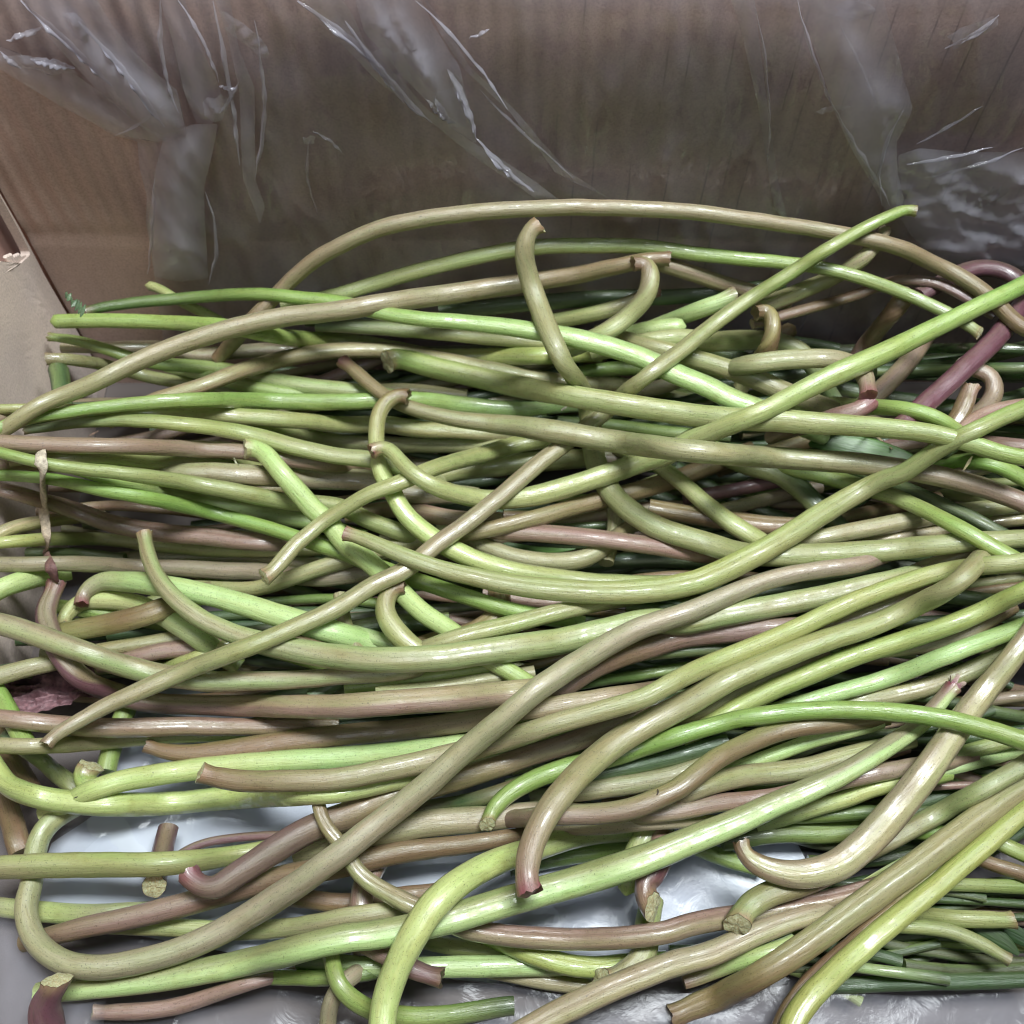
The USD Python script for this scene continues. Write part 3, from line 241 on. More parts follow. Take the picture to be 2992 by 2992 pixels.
    ('longest pale stalk lying diagonally from lower left to back right corner', 'ta.ol.ta.ot.ol.gr', 'dd', 'G', '-951,-488,-104,56 -933,-464,-105,61 -909,-445,-107,65 -885,-426,-111,69 -859,-408,-113,73 -831,-392,-113,76 -802,-378,-113,79 -773,-363,-113,82 -744,-348,-113,84 -714,-334,-112,85 -681,-323,-103,86 -644,-317,-84,85 -607,-313,-62,85 -572,-306,-47,84 -540,-296,-40,84 -509,-283,-38,83 -479,-269,-37,83 -449,-254,-37,83 -419,-239,-37,83 -389,-223,-37,83 -359,-205,-36,82 -331,-186,-34,82 -302,-166,-31,82 -272,-149,-30,82 -241,-132,-31,82 -212,-109,-32,82 -186,-82,-34,82 -159,-56,-35,83 -130,-32,-36,83 -101,-8,-36,83 -73,18,-36,83 -44,45,-36,83 -16,72,-36,83 12,101,-36,83 41,130,-36,83 70,158,-36,83 101,185,-36,83 132,213,-36,84 163,242,-36,84 195,270,-34,84 225,288,-19,83 249,287,26,81 270,275,85,79 295,276,122,77 325,296,132,77 356,322,133,76 388,350,133,76 419,380,134,76 451,408,136,75 482,432,142,75 514,455,149,74 545,474,158,73 575,485,176,72 603,492,196,70 632,503,213,68 660,512,233,67 685,517,256,65 714,527,272,63 746,544,280,61 779,562,286,60 812,577,294,58 847,593,299,56 884,606,301,54 901,603,301,53'),
    ('yellow olive stalk with small purple tip curving across the middle', 'ol.ol.yg.ol.gr', 'ph', '', '-362,-52,-1,60 -327,-63,-1,62 -293,-78,-1,63 -259,-94,-1,65 -226,-109,-1,67 -192,-122,-4,69 -159,-131,-10,71 -125,-136,-22,74 -91,-139,-33,76 -56,-144,-41,79 -21,-151,-43,83 14,-157,-44,86 49,-162,-44,89 85,-166,-44,91 120,-169,-44,93 155,-172,-44,95 191,-173,-44,96 226,-173,-44,96 262,-171,-44,97 297,-168,-44,98 333,-163,-44,98 368,-156,-43,99 403,-147,-41,99 437,-135,-35,99 469,-123,-26,99 500,-109,-18,98 533,-93,-13,97 566,-74,-11,96 599,-53,-11,95 633,-30,-13,95 667,-6,-14,94 702,17,-16,93 737,39,-16,91 771,57,-11,89 800,67,6,86 825,67,33,83 849,63,62,79 870,67,92,76 890,72,121,74 910,74,151,72 930,76,177,70 956,83,194,68 989,98,199,67 1024,116,198,67 1061,133,197,66 1109,156,197,66'),
    ('hooked pale green stem with dark cut end above the purple tipped one', 'bn.pg.pg.ol.ol', 'dh', '', '-243,314,-2,65 -280,310,-1,67 -305,278,-3,70 -313,237,-9,72 -312,196,-16,75 -306,155,-22,78 -295,116,-29,82 -274,82,-36,86 -256,49,-44,89 -234,20,-54,91 -206,-5,-63,93 -176,-27,-69,93 -144,-46,-74,94 -111,-61,-81,95 -77,-74,-88,95 -42,-84,-94,95 -7,-92,-101,95 30,-95,-111,95 66,-95,-124,95 104,-94,-138,96 142,-94,-148,96 179,-96,-154,96 217,-97,-157,97 255,-97,-160,96 293,-96,-164,96 332,-93,-170,95 371,-90,-177,94 397,-91,-179,93'),
    ('stalk purple tipped at centre and bright green towards the right edge', 'ol.ol.ol.gr.br', 'ph', '', '-313,134,37,66 -279,142,37,68 -250,113,37,69 -223,84,35,71 -193,63,29,72 -161,54,13,75 -128,57,-15,78 -93,65,-44,81 -57,70,-62,84 -19,73,-68,87 19,77,-69,89 56,85,-70,91 93,96,-70,93 130,108,-69,93 166,121,-69,94 203,135,-69,94 240,149,-69,94 276,162,-65,94 311,167,-50,94 344,162,-23,93 374,162,8,92 401,165,38,90 430,160,69,88 458,155,100,86 486,151,129,84 515,153,149,83 547,166,155,83 581,185,157,85 615,205,158,87 648,222,162,89 680,236,169,90 713,250,175,92 747,265,179,92 783,283,180,91 819,301,181,90 855,321,181,88 891,340,183,86 926,358,186,83 961,375,190,82 995,392,195,80 1030,409,200,79 1066,427,203,78 1103,446,204,77 1142,468,205,76 1193,498,205,75'),
    ('blunt olive green stalk sloping right over the crossing stems', 'gr.ol.ol.ol.gr', 'ch', 'G', '-322,496,-107,107 -284,510,-107,107 -243,499,-107,107 -202,485,-107,107 -162,473,-107,107 -121,462,-107,106 -80,450,-107,106 -40,438,-106,106 0,418,-93,105 39,373,-46,102 76,314,20,99 111,276,61,98 147,260,71,98 183,251,73,98 219,242,75,99 255,234,76,99 291,227,76,99 327,220,76,99 363,212,78,99 398,202,83,98 431,190,93,98 465,179,103,97 498,171,111,96 532,165,118,96 567,161,122,96 601,157,123,95 636,153,124,94 671,149,125,92 704,143,131,89 735,133,140,86 767,125,148,83 799,119,151,80 832,112,155,78 862,102,162,76 891,90,169,74 921,78,172,72 951,66,173,71 981,54,173,69 1011,42,173,67 1042,33,173,66 1079,25,173,64'),
    ('long thick tan stalk with purple brown tip crossing to the right edge', 'bn.ot.ot.ot.mv', 'ph', '', '-414,454,-47,72 -380,422,-47,72 -348,389,-47,72 -314,358,-47,73 -279,333,-47,74 -241,315,-47,75 -203,301,-47,76 -164,290,-47,78 -125,281,-47,81 -87,275,-47,86 -48,268,-45,93 -9,257,-36,100 30,239,-18,106 67,222,-3,111 104,212,2,114 141,204,3,114 178,196,3,113 215,188,4,113 251,173,16,111 281,139,58,108 307,94,118,104 335,63,156,101 367,52,166,99 401,49,165,99 438,54,151,99 482,77,111,101 532,108,58,103 577,126,27,104 616,128,20,104 653,125,20,103 689,122,20,102 726,119,20,102 762,116,20,101 798,111,20,101 832,103,24,100 862,91,34,98 891,76,45,97 922,64,51,96 955,54,52,95 989,44,50,95 1022,35,47,94 1054,23,44,93 1085,9,43,92 1114,-7,43,92 1133,-18,43,91'),
    ('wet ended upright stem at back centre that bends right lower down', 'ot.ol.ol.ol.ol', 'ch', '', '65,564,299,78 37,544,289,79 28,522,263,81 32,505,229,83 42,484,201,85 54,454,182,86 67,416,174,87 80,373,172,87 94,333,168,86 110,303,153,87 132,301,107,88 159,328,20,92 180,345,-63,96 190,324,-101,97 193,279,-107,97 195,232,-107,97 203,187,-107,98 218,145,-107,98 238,107,-107,98 263,74,-104,98 292,46,-101,98 323,22,-98,98 356,5,-97,98 391,-8,-97,98 426,-20,-97,98 459,-35,-92,98 491,-54,-79,97 521,-71,-62,96 555,-79,-51,95 590,-81,-49,94 627,-80,-49,94 663,-78,-49,93 700,-77,-49,93 736,-75,-49,93 773,-72,-49,92 809,-70,-48,92 844,-69,-42,91 875,-72,-28,90 904,-77,-11,88 935,-79,0,86 967,-79,9,84 999,-80,16,82 1032,-81,21,79 1067,-79,23,76 1103,-77,23,73 1127,-76,23,71'),
    ('curled olive hook at back centre resting on the tan sweep', 'bn.ol.ol.ol', 'dh', '', '276,534,207,63 309,529,203,74 313,492,190,82 301,468,164,86 278,455,135,88 250,439,116,89 217,422,103,89 185,426,71,91 153,459,6,92 120,488,-59,90 102,485,-73,87'),
    ('dusky green stalk lying level behind the curled hook', 'dg.dg.dg.dg', 'hh', '', '-181,568,-1,82 -140,574,-1,82 -100,581,-1,82 -59,587,0,82 -18,591,2,82 23,592,6,82 64,593,10,82 105,593,14,82 146,595,17,82 187,597,19,81 228,599,20,80 269,600,21,80 309,599,22,79 350,597,24,78 390,595,28,77 430,593,34,76 470,591,40,75 509,590,47,74 548,590,55,74 587,593,60,73 627,597,63,72 661,602,63,72'),
    ('shaded olive stalk ending in a mauve tip behind the curled hook', 'ol.ol.mv', 'hp', '', '52,566,-38,74 93,571,-33,74 134,563,-16,73 174,551,9,72 213,545,29,72 251,549,41,71 290,561,48,70 328,581,51,68 353,598,51,67'),
    ('olive stalk with rounded end right of the curled hook', 'ol.mi', 'hr', '', '224,495,-12,81 265,500,-3,80 303,497,16,78 342,493,34,77 382,491,43,76 416,486,45,75'),
    ('pale green stalk with blackened cut beside the longest diagonal stalk', 'ol.mi', 'hd', '', '305,540,-44,64 345,551,-35,69 381,546,-8,72 413,529,33,76 445,517,69,79 480,518,89,82 524,535,96,87'),
    ('olive stalk bending down under the brown hook at right', 'ol.ol.ol.dg', 'hh', '', '199,497,-63,83 238,486,-39,87 273,460,4,90 308,444,34,92 346,444,44,94 386,450,43,96 428,455,34,97 472,467,14,97 519,490,-13,98 568,515,-40,98 615,530,-57,98 658,531,-65,97 697,518,-68,95 730,494,-74,92 755,465,-90,88 781,443,-120,83 809,422,-149,78 826,401,-157,74'),
    ('olive tan stalk sloping under the bright green diagonal', 'ot.ol.ot.ta', 'hh', '', '209,533,-32,78 245,500,-8,79 278,453,33,80 311,417,61,81 346,400,68,83 383,390,63,85 421,382,55,86 458,374,49,87 495,363,44,88 530,350,42,89 565,333,42,89 598,314,41,89 630,295,41,89 663,278,40,88 700,268,32,87 744,273,4,86 799,295,-50,85 857,319,-106,84 896,321,-128,81'),
    ('tan stalk hooking down to a hairy reddish end', 'ol.ot.ot.mv', 'hp', '', '467,493,-152,71 496,459,-95,80 512,390,5,85 530,342,80,84 561,329,107,83 598,333,110,83 636,337,110,83 674,338,111,83 710,335,115,81 742,320,125,78 767,290,139,75 774,243,150,71 771,204,153,68'),
    ('broken mauve end just below the hairy hooked stalk', 'mv.pu.mv', 'ph', '', '780,208,126,77 748,186,120,75 716,184,104,75 689,191,75,74 671,218,15,74 661,267,-76,74 634,297,-145,73'),
    ('small brown hook beside the longest diagonal stalk', 'bn.bn.bn.ot', 'dh', '', '562,459,126,68 592,460,124,77 600,420,114,81 594,396,84,81 586,404,22,83 580,422,-54,83 565,409,-97,77'),
    ('brown stalk slanting under the bright green diagonal at back right', 'bn.bn.mv', 'hh', 'N', '919,508,137,86 896,483,119,86 889,490,65,88 889,510,-8,90 882,513,-64,91 862,490,-92,89 845,463,-97,88'),
    ('glossy purple stalk slanting down at the right side', 'pu.pu.pu.pu', 'hh', '', '1195,500,147,81 1163,457,147,83 1132,417,146,86 1099,379,145,87 1066,345,144,87 1032,314,142,86 999,285,139,86 968,257,134,85 936,230,128,85 904,202,125,84 872,173,124,82 839,143,124,80 822,129,124,79'),
    ('shaded mauve stalk left of the glossy purple one', 'mv.mv', 'hh', '', '819,305,-51,88 854,337,-49,88 889,367,-44,87 923,399,-40,87 957,435,-38,87 991,477,-37,87 1033,537,-37,87'),
    ('dark red arched stalk by the back right corner', 'pu.pu.pu', 'hh', '', '951,515,123,73 991,540,123,78 1032,566,123,81 1073,588,124,83 1115,599,124,83 1155,594,124,82 1187,573,124,80 1207,536,124,76 1213,515,124,73'),
    ('thin brown stalk stretching to the back right corner', 'mv.bn.mv.pu', 'hh', '', '564,464,81,48 604,477,81,50 643,491,81,51 683,505,81,53 723,519,81,54 764,532,81,54 804,546,82,54 844,562,84,54 878,570,96,54 908,563,120,53 938,548,139,52 972,537,146,52 1006,522,146,51 1036,499,146,51 1063,473,146,51 1088,446,146,51 1102,433,146,50'),
    ('olive tan stalk climbing the back right corner behind others', 'ot.ol.ot.ta', 'hh', 'N', '576,492,107,86 616,511,107,85 655,529,107,84 694,545,112,83 728,552,126,81 757,550,152,79 781,545,186,76 803,548,216,71 827,570,234,61 854,609,239,51'),
    ('mauve stalk sloping behind the longest diagonal near the back', 'mv.mv.mv', 'hh', '', '300,603,153,69 338,590,152,71 376,583,145,73 415,578,134,74 455,575,119,74 495,573,103,75 536,571,89,74 575,563,82,73 612,550,79,71 649,535,79,68 667,527,79,66'),
    ('short brown stub right of the small brown hook', 'bn.bn', 'hr', '', '623,537,-100,80 667,563,-96,82 725,600,-90,85'),
    ('green stalk arching left of the far right crossing', 'ol.ol.gr.ol', 'hh', '', '644,367,-162,74 677,354,-132,75 701,330,-79,76 725,312,-36,76 755,297,-9,76 781,271,20,75 802,239,62,73 820,207,104,71 842,182,134,69 870,165,147,68 900,151,149,67 932,137,140,65 969,129,113,64 1013,129,74,64 1063,117,40,61'),
    ('mauve loop below the glossy purple stalk', 'mv.mv.mv', 'hh', '', '1011,333,108,67 1041,310,108,73 1072,291,107,77 1077,254,98,78 1062,229,76,78 1039,214,53,76 1002,185,42,70'),
    ('brown stem showing a pale cut face below the purple stalk', 'mv.bn.bn', 'ch', 'V', '1033,275,106,70 1010,235,101,75 992,200,90,77 968,169,79,77 929,124,74,73'),
    ('mauve stalk arching at the right edge above a pale diagonal', 'mv.mv.mv', 'hh', '', '938,110,94,48 971,141,94,54 1004,173,94,59 1041,196,94,61 1079,209,96,61 1117,216,98,61 1161,220,99,61'),
    ('short dark green stalk curving down beneath the thick tan one', 'gr.ol.dg.dg', 'hh', '', '461,308,-194,92 497,285,-184,96 530,255,-166,99 563,227,-152,100 598,209,-146,100 635,193,-143,99 665,166,-138,97 690,132,-132,95 713,99,-131,93 740,72,-138,89 769,49,-154,85 805,15,-167,78'),
    ('olive stalk slanting down right into the yellow olive curve', 'ol.ol.ol.ol', 'hh', '', '239,344,-236,75 274,309,-217,75 306,267,-182,74 339,230,-152,74 369,197,-139,74 398,167,-136,76 426,136,-135,78 452,105,-134,81 480,77,-134,84 508,50,-134,86 539,28,-137,85 573,11,-148,85 610,2,-171,83 649,-6,-198,81 677,-20,-209,78'),
    ('green stalk slanting down to the right edge from under the tan one', 'gr.gr.ol.gr.gr', 'hh', '', '588,249,-171,72 622,228,-155,76 652,200,-128,79 683,178,-110,81 718,164,-103,82 753,149,-98,82 785,130,-88,81 813,106,-72,79 840,84,-55,76 867,61,-39,75 891,34,-23,74 911,3,-1,73 929,-29,22,73 949,-56,37,72 973,-79,43,72 998,-100,44,71 1024,-119,44,70 1050,-138,44,69 1076,-157,44,68 1094,-169,44,67'),
    ('narrow dark green stalk alongside the one slanting to the right edge', 'mi.dg.dg', 'hh', '', '761,261,-180,64 791,232,-162,65 814,196,-131,65 839,164,-106,65 867,139,-91,66 894,114,-76,66 919,87,-59,66 944,61,-44,65 969,36,-32,64 994,12,-21,64 1019,-11,-13,63 1045,-32,-11,62 1076,-49,-16,62 1108,-64,-25,61 1134,-78,-29,60'),
    ('bright green stalk at the right edge beneath the pale diagonal', 'br.br.gr', 'hh', '', '992,197,-128,71 1015,176,-90,73 1022,141,-24,74 1036,116,24,74 1065,100,38,73 1098,85,34,73 1130,68,27,73 1159,48,23,73'),
    ('green stalk peeping between thick tan and olive stalks right of centre', 'dg.gr.dg', 'hh', '', '118,397,-220,62 161,390,-217,65 203,383,-212,67 245,376,-207,69 286,368,-204,70 327,358,-198,70 368,346,-190,69 407,335,-182,68 448,328,-177,66 489,325,-177,64 545,320,-179,60'),
    ('olive tan stalk lying level right of the hooked stem', 'ot.ol.ot', 'hh', '', '-281,236,-264,84 -239,243,-260,88 -198,249,-252,91 -157,256,-245,93 -115,262,-239,95 -74,265,-232,97 -32,265,-225,97 10,267,-219,97 51,270,-216,96 93,274,-216,96 135,281,-221,95 178,291,-232,93 221,302,-242,91 250,307,-245,89'),
    ('shiny tan sliver under the olive slant right of centre', 'ta.ta.mv', 'hh', '', '39,276,-240,56 81,281,-240,58 124,286,-240,60 166,291,-240,61 209,295,-240,61 252,294,-240,60 294,289,-240,59 337,283,-240,57 358,282,-240,56'),
    ('dark mauve stalk in the hollow under the longest diagonal', 'bn.mv.mv', 'hh', '', '-411,132,-242,73 -371,137,-242,76 -329,140,-235,78 -285,130,-210,79 -240,106,-175,79 -199,84,-153,78 -159,71,-147,78 -120,66,-147,77 -81,64,-147,76 -41,64,-147,75 -22,62,-147,73'),
    ('mauve brown stalk running level right of the longest diagonal', 'bn.mv.mv.mv', 'hh', '', '-147,56,-173,78 -107,47,-162,80 -67,33,-141,81 -28,23,-127,83 11,17,-121,84 49,14,-119,84 87,10,-117,85 125,5,-114,84 163,-1,-111,84 200,-6,-110,84 238,-11,-112,84 276,-14,-117,84 315,-16,-124,84 353,-18,-133,84 392,-21,-142,84 432,-21,-156,84 475,-15,-181,84 519,-8,-208,84 554,-8,-219,83'),
    ('grey olive stalk curved like a smile in the middle', 'ot.ot.ot.bn', 'hh', '', '-173,61,-170,70 -136,42,-167,77 -99,20,-161,82 -64,-2,-156,87 -28,-19,-154,89 9,-32,-154,89 47,-40,-153,89 85,-44,-152,89 123,-45,-149,89 161,-39,-147,89 197,-20,-148,88 230,10,-156,85 263,45,-169,81 310,85,-181,75'),
    ('deep green stalk right of the smile shaped one', 'dg.dg.dg', 'hh', '', '135,-3,-253,66 175,1,-253,70 215,6,-253,72 256,9,-252,74 296,11,-250,75 336,12,-249,75 377,11,-248,75 416,7,-246,75 456,3,-243,73 495,-1,-241,72 515,-2,-241,71'),
    ('short upright olive stub below the bright crossing stalk', 'ot.ot', 'hh', '', '241,192,-175,76 243,143,-175,76 246,95,-175,77 241,47,-175,77 228,2,-175,77 218,-35,-175,77'),
    ('brown hook curling beneath the yellow olive curve', 'bn.bn.bn.bn', 'hh', '', '-56,20,-199,79 -48,-31,-186,88 -37,-85,-162,94 -28,-135,-145,95 -32,-177,-142,93 -59,-203,-146,90 -92,-218,-153,87 -129,-225,-161,83 -166,-230,-168,78 -214,-242,-174,70'),
    ('stout green hook with dark tip right of the longest diagonal', 'bn.ol.ol.gr', 'dh', '', '-232,-152,-61,56 -264,-166,-63,77 -273,-201,-67,91 -259,-235,-73,98 -235,-263,-79,102 -208,-286,-85,101 -178,-303,-98,98 -149,-317,-118,95 -116,-338,-133,87'),
    ('short upright tan stub left of the stout green hook', 'ot.ot', 'hh', '', '-382,-144,-115,61 -372,-186,-115,62 -360,-227,-115,62 -342,-264,-116,62 -317,-296,-117,63 -307,-313,-118,63'),
    ('mint sliver left of the stout green hook', 'mi.mi', 'hh', '', '-391,-210,-141,61 -353,-222,-139,62 -315,-235,-134,62 -277,-249,-130,63 -241,-263,-129,63 -199,-279,-129,64'),
    ('dark stalk deep in the hollow behind the stout green hook', 'dg.dg', 'hh', '', '-405,-215,-182,74 -369,-205,-182,75 -333,-194,-181,76 -295,-187,-179,76 -256,-186,-175,77 -217,-186,-171,77 -179,-186,-170,78 -140,-184,-170,79'),
    ('olive tan stalk rising right just above the thickest one', 'ot.ol.ot.ol', 'hh', '', '-252,-292,-125,72 -217,-286,-109,74 -181,-286,-80,76 -147,-283,-58,78 -113,-274,-51,79 -80,-263,-53,81 -46,-253,-57,82 -12,-242,-63,82 22,-230,-68,82 57,-218,-72,81 91,-207,-75,80 127,-195,-81,79 163,-182,-92,78 200,-168,-107,77 238,-154,-121,77 276,-143,-130,76 313,-131,-135,75 350,-116,-139,74 388,-99,-145,73 426,-81,-153,73 465,-67,-158,72'),
    ('grey mauve stalk under the yellow olive curve', 'mv.mv', 'hh', '', '-66,-120,-164,59 -28,-125,-165,59 10,-132,-169,60 48,-134,-176,60 86,-133,-182,61 125,-129,-186,62 163,-124,-188,63 202,-123,-188,63'),
    ('mint stub at the left edge above the purple stem', 'mi.mi', 'hh', '', '-1127,-163,-70,88 -1102,-141,-76,90 -1081,-117,-100,92 -1067,-86,-140,95 -1049,-58,-177,97 -1030,-46,-187,99'),
    ('stalk purple at its top end under the dry strip turning brown rightward', 'pu.pu.mv.mv.mv.ta', 'ph', '', '-1020,-111,-119,78 -1024,-149,-119,81 -1026,-187,-119,84 -1011,-225,-119,86 -990,-261,-120,88 -966,-293,-123,88 -943,-317,-136,89 -924,-328,-167,89 -908,-326,-214,90 -888,-324,-256,90 -859,-328,-278,89 -823,-333,-285,88 -786,-337,-286,88 -748,-338,-286,88 -711,-339,-286,89 -673,-340,-285,91 -634,-343,-280,92 -592,-350,-262,93 -547,-361,-231,94 -502,-374,-197,94 -461,-382,-174,95 -422,-388,-158,97 -384,-395,-139,99 -345,-401,-119,100 -309,-403,-105,100 -274,-402,-99,100 -240,-400,-98,100 -206,-397,-98,100 -171,-395,-97,100 -137,-393,-96,100 -103,-392,-90,100 -68,-394,-76,99 -34,-397,-57,97 0,-397,-46,94 34,-388,-61,93 69,-371,-96,92 110,-357,-123,90'),
    ('pinkish stalk under the lower end of the longest diagonal', 'mv.mv.mv.bn', 'hh', '', '-1074,-427,-117,77 -1039,-430,-117,79 -1006,-433,-122,80 -977,-433,-135,82 -950,-430,-155,84 -924,-426,-176,86 -895,-422,-194,87 -866,-418,-210,88 -837,-412,-228,88 -807,-406,-243,89 -774,-401,-254,89 -741,-397,-263,88 -706,-394,-271,88 -671,-393,-278,87 -635,-392,-282,86 -599,-392,-283,84 -562,-392,-284,81 -525,-390,-285,78 -489,-387,-290,73 -454,-381,-302,68 -420,-374,-317,63 -395,-373,-322,59'),
    ('drab olive stalk just below the pinkish stalk at lower left', 'ot.ot.ol.gr', 'hh', '', '-1069,-484,-121,68 -1034,-485,-121,68 -1001,-485,-124,67 -972,-481,-134,67 -951,-470,-164,67 -937,-454,-209,67 -919,-438,-251,68 -892,-428,-274,67 -860,-422,-284,66 -826,-417,-291,64 -793,-412,-301,63 -759,-407,-309,61 -723,-404,-314,59 -687,-401,-317,57 -651,-398,-322,54 -615,-395,-327,52 -596,-393,-328,50'),
    ('brown stalk with dark pointed left end above the mint stalk', 'bn.bn.ta.ta.mv', 'dh', '', '-809,-436,-280,57 -772,-447,-281,63 -735,-452,-281,69 -699,-452,-281,74 -663,-449,-281,79 -627,-445,-281,84 -591,-440,-281,87 -555,-435,-281,89 -520,-429,-281,90 -484,-424,-281,90 -448,-420,-281,90 -411,-415,-281,90 -375,-411,-281,90 -338,-407,-281,90 -302,-404,-281,90 -265,-402,-278,90 -227,-401,-269,90 -189,-403,-251,89 -151,-405,-229,88 -115,-407,-208,86 -78,-408,-185,84 -43,-412,-152,82 -8,-420,-113,79 26,-425,-80,77 59,-426,-62,75 92,-422,-55,74 125,-416,-53,73 159,-410,-54,71 192,-403,-55,70 228,-393,-68,69 268,-369,-118,69 315,-334,-197,71 359,-310,-245,70'),
    ('green stub at the left edge below the dried leaf', 'br.gr', 'hh', '', '-1128,-334,-160,72 -1097,-368,-157,73 -1068,-404,-152,74 -1041,-439,-150,75 -1008,-483,-149,77'),
    ('green stalk sloping in the dark gap at lower left', 'dg.ol', 'hh', '', '-1076,-444,-178,67 -1044,-463,-182,68 -1019,-478,-201,69 -1006,-488,-245,71 -994,-499,-292,74 -969,-515,-315,75 -937,-537,-319,76 -920,-548,-319,77'),
    ('pale green upright stalk in the gap over white paper', 'gr.gr', 'hh', 'N', '-878,-289,-326,94 -887,-328,-326,94 -894,-367,-324,94 -899,-406,-320,94 -901,-446,-315,94 -901,-485,-313,94'),
    ('tan stub at the left edge beside the dried leaf', 'ot.ot', 'hh', '', '-1111,-333,-130,75 -1080,-322,-133,74 -1050,-310,-138,73 -1021,-298,-147,72 -994,-283,-162,72 -970,-265,-185,71 -933,-244,-206,70'),
    ('dark olive stalk leading under the thickest withered end', 'ol.bn.ot', 'hh', '', '-1087,-216,-191,70 -1050,-210,-187,77 -1010,-207,-180,83 -971,-203,-173,88 -932,-199,-166,92 -893,-196,-155,94 -853,-193,-142,94 -815,-186,-133,94 -783,-172,-135,94 -757,-148,-156,95 -737,-116,-193,96 -702,-82,-226,95'),
    ('shaded olive stalk left of the diagonal crossing', 'ot.ot', 'hh', '', '-949,-248,-196,66 -913,-242,-196,68 -877,-235,-197,69 -841,-228,-199,71 -806,-220,-204,73 -770,-212,-207,75 -733,-205,-208,76 -696,-199,-208,78 -659,-192,-208,80'),
    ('pale pink stalk with a tiny dark thread at left', 'mv.mv', 'hh', '', '-928,-271,-215,70 -891,-266,-211,71 -853,-260,-203,72 -816,-252,-197,73 -780,-245,-195,74 -743,-241,-194,75 -706,-238,-195,76 -670,-235,-201,77 -635,-229,-210,78 -594,-223,-217,79'),
    ('pale straw sliver beside the longest diagonal at left', 'pg.pg', 'hh', '', '-851,-274,-285,55 -809,-269,-261,55 -760,-271,-219,55 -716,-270,-186,55 -679,-261,-174,55 -647,-246,-176,56 -616,-229,-184,57 -579,-209,-190,58'),
    ('deep green stalk under the cut olive stem', 'dg.gr', 'hh', '', '-642,-108,-240,47 -602,-105,-240,48 -562,-104,-238,48 -521,-104,-233,49 -480,-106,-223,49 -438,-109,-212,49 -397,-114,-202,50 -356,-121,-196,50 -317,-128,-194,50 -298,-130,-194,51'),
    ('deep green stalk in shade right of the dry strip', 'dg.dg', 'hh', '', '-1138,-3,-185,52 -1101,2,-193,52 -1073,15,-217,53 -1044,28,-245,53 -1008,30,-259,54 -967,26,-263,54 -939,23,-263,54'),
    ('green stalk glimpsed below the thickest one at centre', 'gr.gr', 'hh', '', '-363,-342,-172,68 -327,-338,-172,69 -291,-336,-168,69 -253,-337,-155,69 -216,-339,-136,69 -179,-337,-121,69 -144,-332,-116,69 -109,-326,-115,70 -74,-320,-115,70 -50,-316,-115,71'),
    ('olive stalk glimpsed left of the big tan diagonal', 'ol.ot', 'hh', '', '-285,-377,-111,62 -250,-372,-111,62 -215,-368,-111,62 -180,-364,-111,62 -145,-359,-111,62 -110,-354,-111,62 -75,-348,-111,62 -40,-342,-111,62 -5,-336,-111,63 30,-331,-111,63 48,-328,-111,63'),
    ('silvery olive stalk with wet shine at right', 'ot.ot.ot.ol', 'hh', '', '579,-5,-187,78 611,-8,-161,81 636,-22,-115,82 663,-29,-81,84 696,-26,-69,85 734,-18,-67,86 772,-10,-67,87 810,-2,-67,87 848,7,-67,86 886,15,-67,86 925,23,-67,85 963,30,-66,84 1000,35,-62,83 1036,38,-58,81 1072,40,-52,79 1108,42,-48,76 1145,45,-46,74 1189,48,-46,71'),
    ('tan stalk under the silvery olive one at right', 'ta.ta.ot', 'hh', '', '759,-4,-152,68 794,-4,-138,69 825,-9,-116,69 858,-9,-102,70 896,-4,-98,71 935,3,-98,71 974,10,-98,71 1014,17,-97,72 1052,23,-96,72 1089,26,-91,71 1125,28,-84,71 1160,29,-77,71 1198,32,-75,71'),
    ('brown stalk shaded under the pale diagonal at right', 'bn.bn', 'hh', '', '754,70,-159,70 796,81,-161,70 842,97,-173,72 895,123,-203,74 950,150,-233,75 999,168,-248,77 1044,179,-250,78 1065,184,-250,78'),
    ('olive stalk rising toward clear plastic at the right', 'ot.bn', 'hh', '', '816,-133,-92,69 854,-117,-92,70 891,-102,-90,71 924,-92,-78,71 952,-90,-56,71 981,-85,-36,71 1015,-72,-28,72 1053,-57,-27,73'),
    ('tan stalk under the yellow green one at right', 'ta.ta.bn', 'hh', '', '735,-260,-172,65 771,-258,-168,68 806,-256,-162,71 842,-254,-157,72 878,-251,-153,73 912,-250,-146,73 944,-248,-133,72 974,-242,-117,70 1004,-229,-105,67 1038,-211,-100,64 1074,-192,-100,60 1099,-180,-100,56'),
    ('grey mauve stalk between two long right hand stalks', 'mv.ta.mv', 'hh', '', '601,-248,-156,57 636,-236,-149,61 668,-227,-138,64 702,-216,-130,66 738,-203,-127,68 774,-190,-124,69 809,-178,-120,69 844,-165,-114,69 878,-150,-108,67 915,-133,-107,66 953,-115,-108,64 978,-104,-109,62'),
    ('brown stalk emerging right under the big tan diagonal', 'mv.bn.mv.mv', 'hh', '', '54,-402,-112,73 83,-385,-104,77 112,-370,-90,81 141,-351,-84,84 172,-328,-91,87 206,-306,-106,90 242,-286,-121,91 278,-270,-133,92 314,-255,-140,93 351,-242,-142,93 387,-233,-143,93 424,-228,-143,93 461,-225,-141,93 497,-224,-135,92 531,-224,-127,90 567,-224,-121,87 604,-220,-122,84 642,-215,-128,80 674,-211,-131,77'),
    ('dark green stalk in the gap right of the big tan diagonal', 'dg.gr', 'hh', '', '119,-353,-126,51 156,-345,-133,52 194,-328,-162,53 236,-307,-203,54 277,-290,-233,56 316,-279,-243,56 355,-272,-245,57 394,-266,-245,57 432,-260,-245,58 471,-255,-245,58 510,-249,-245,59'),
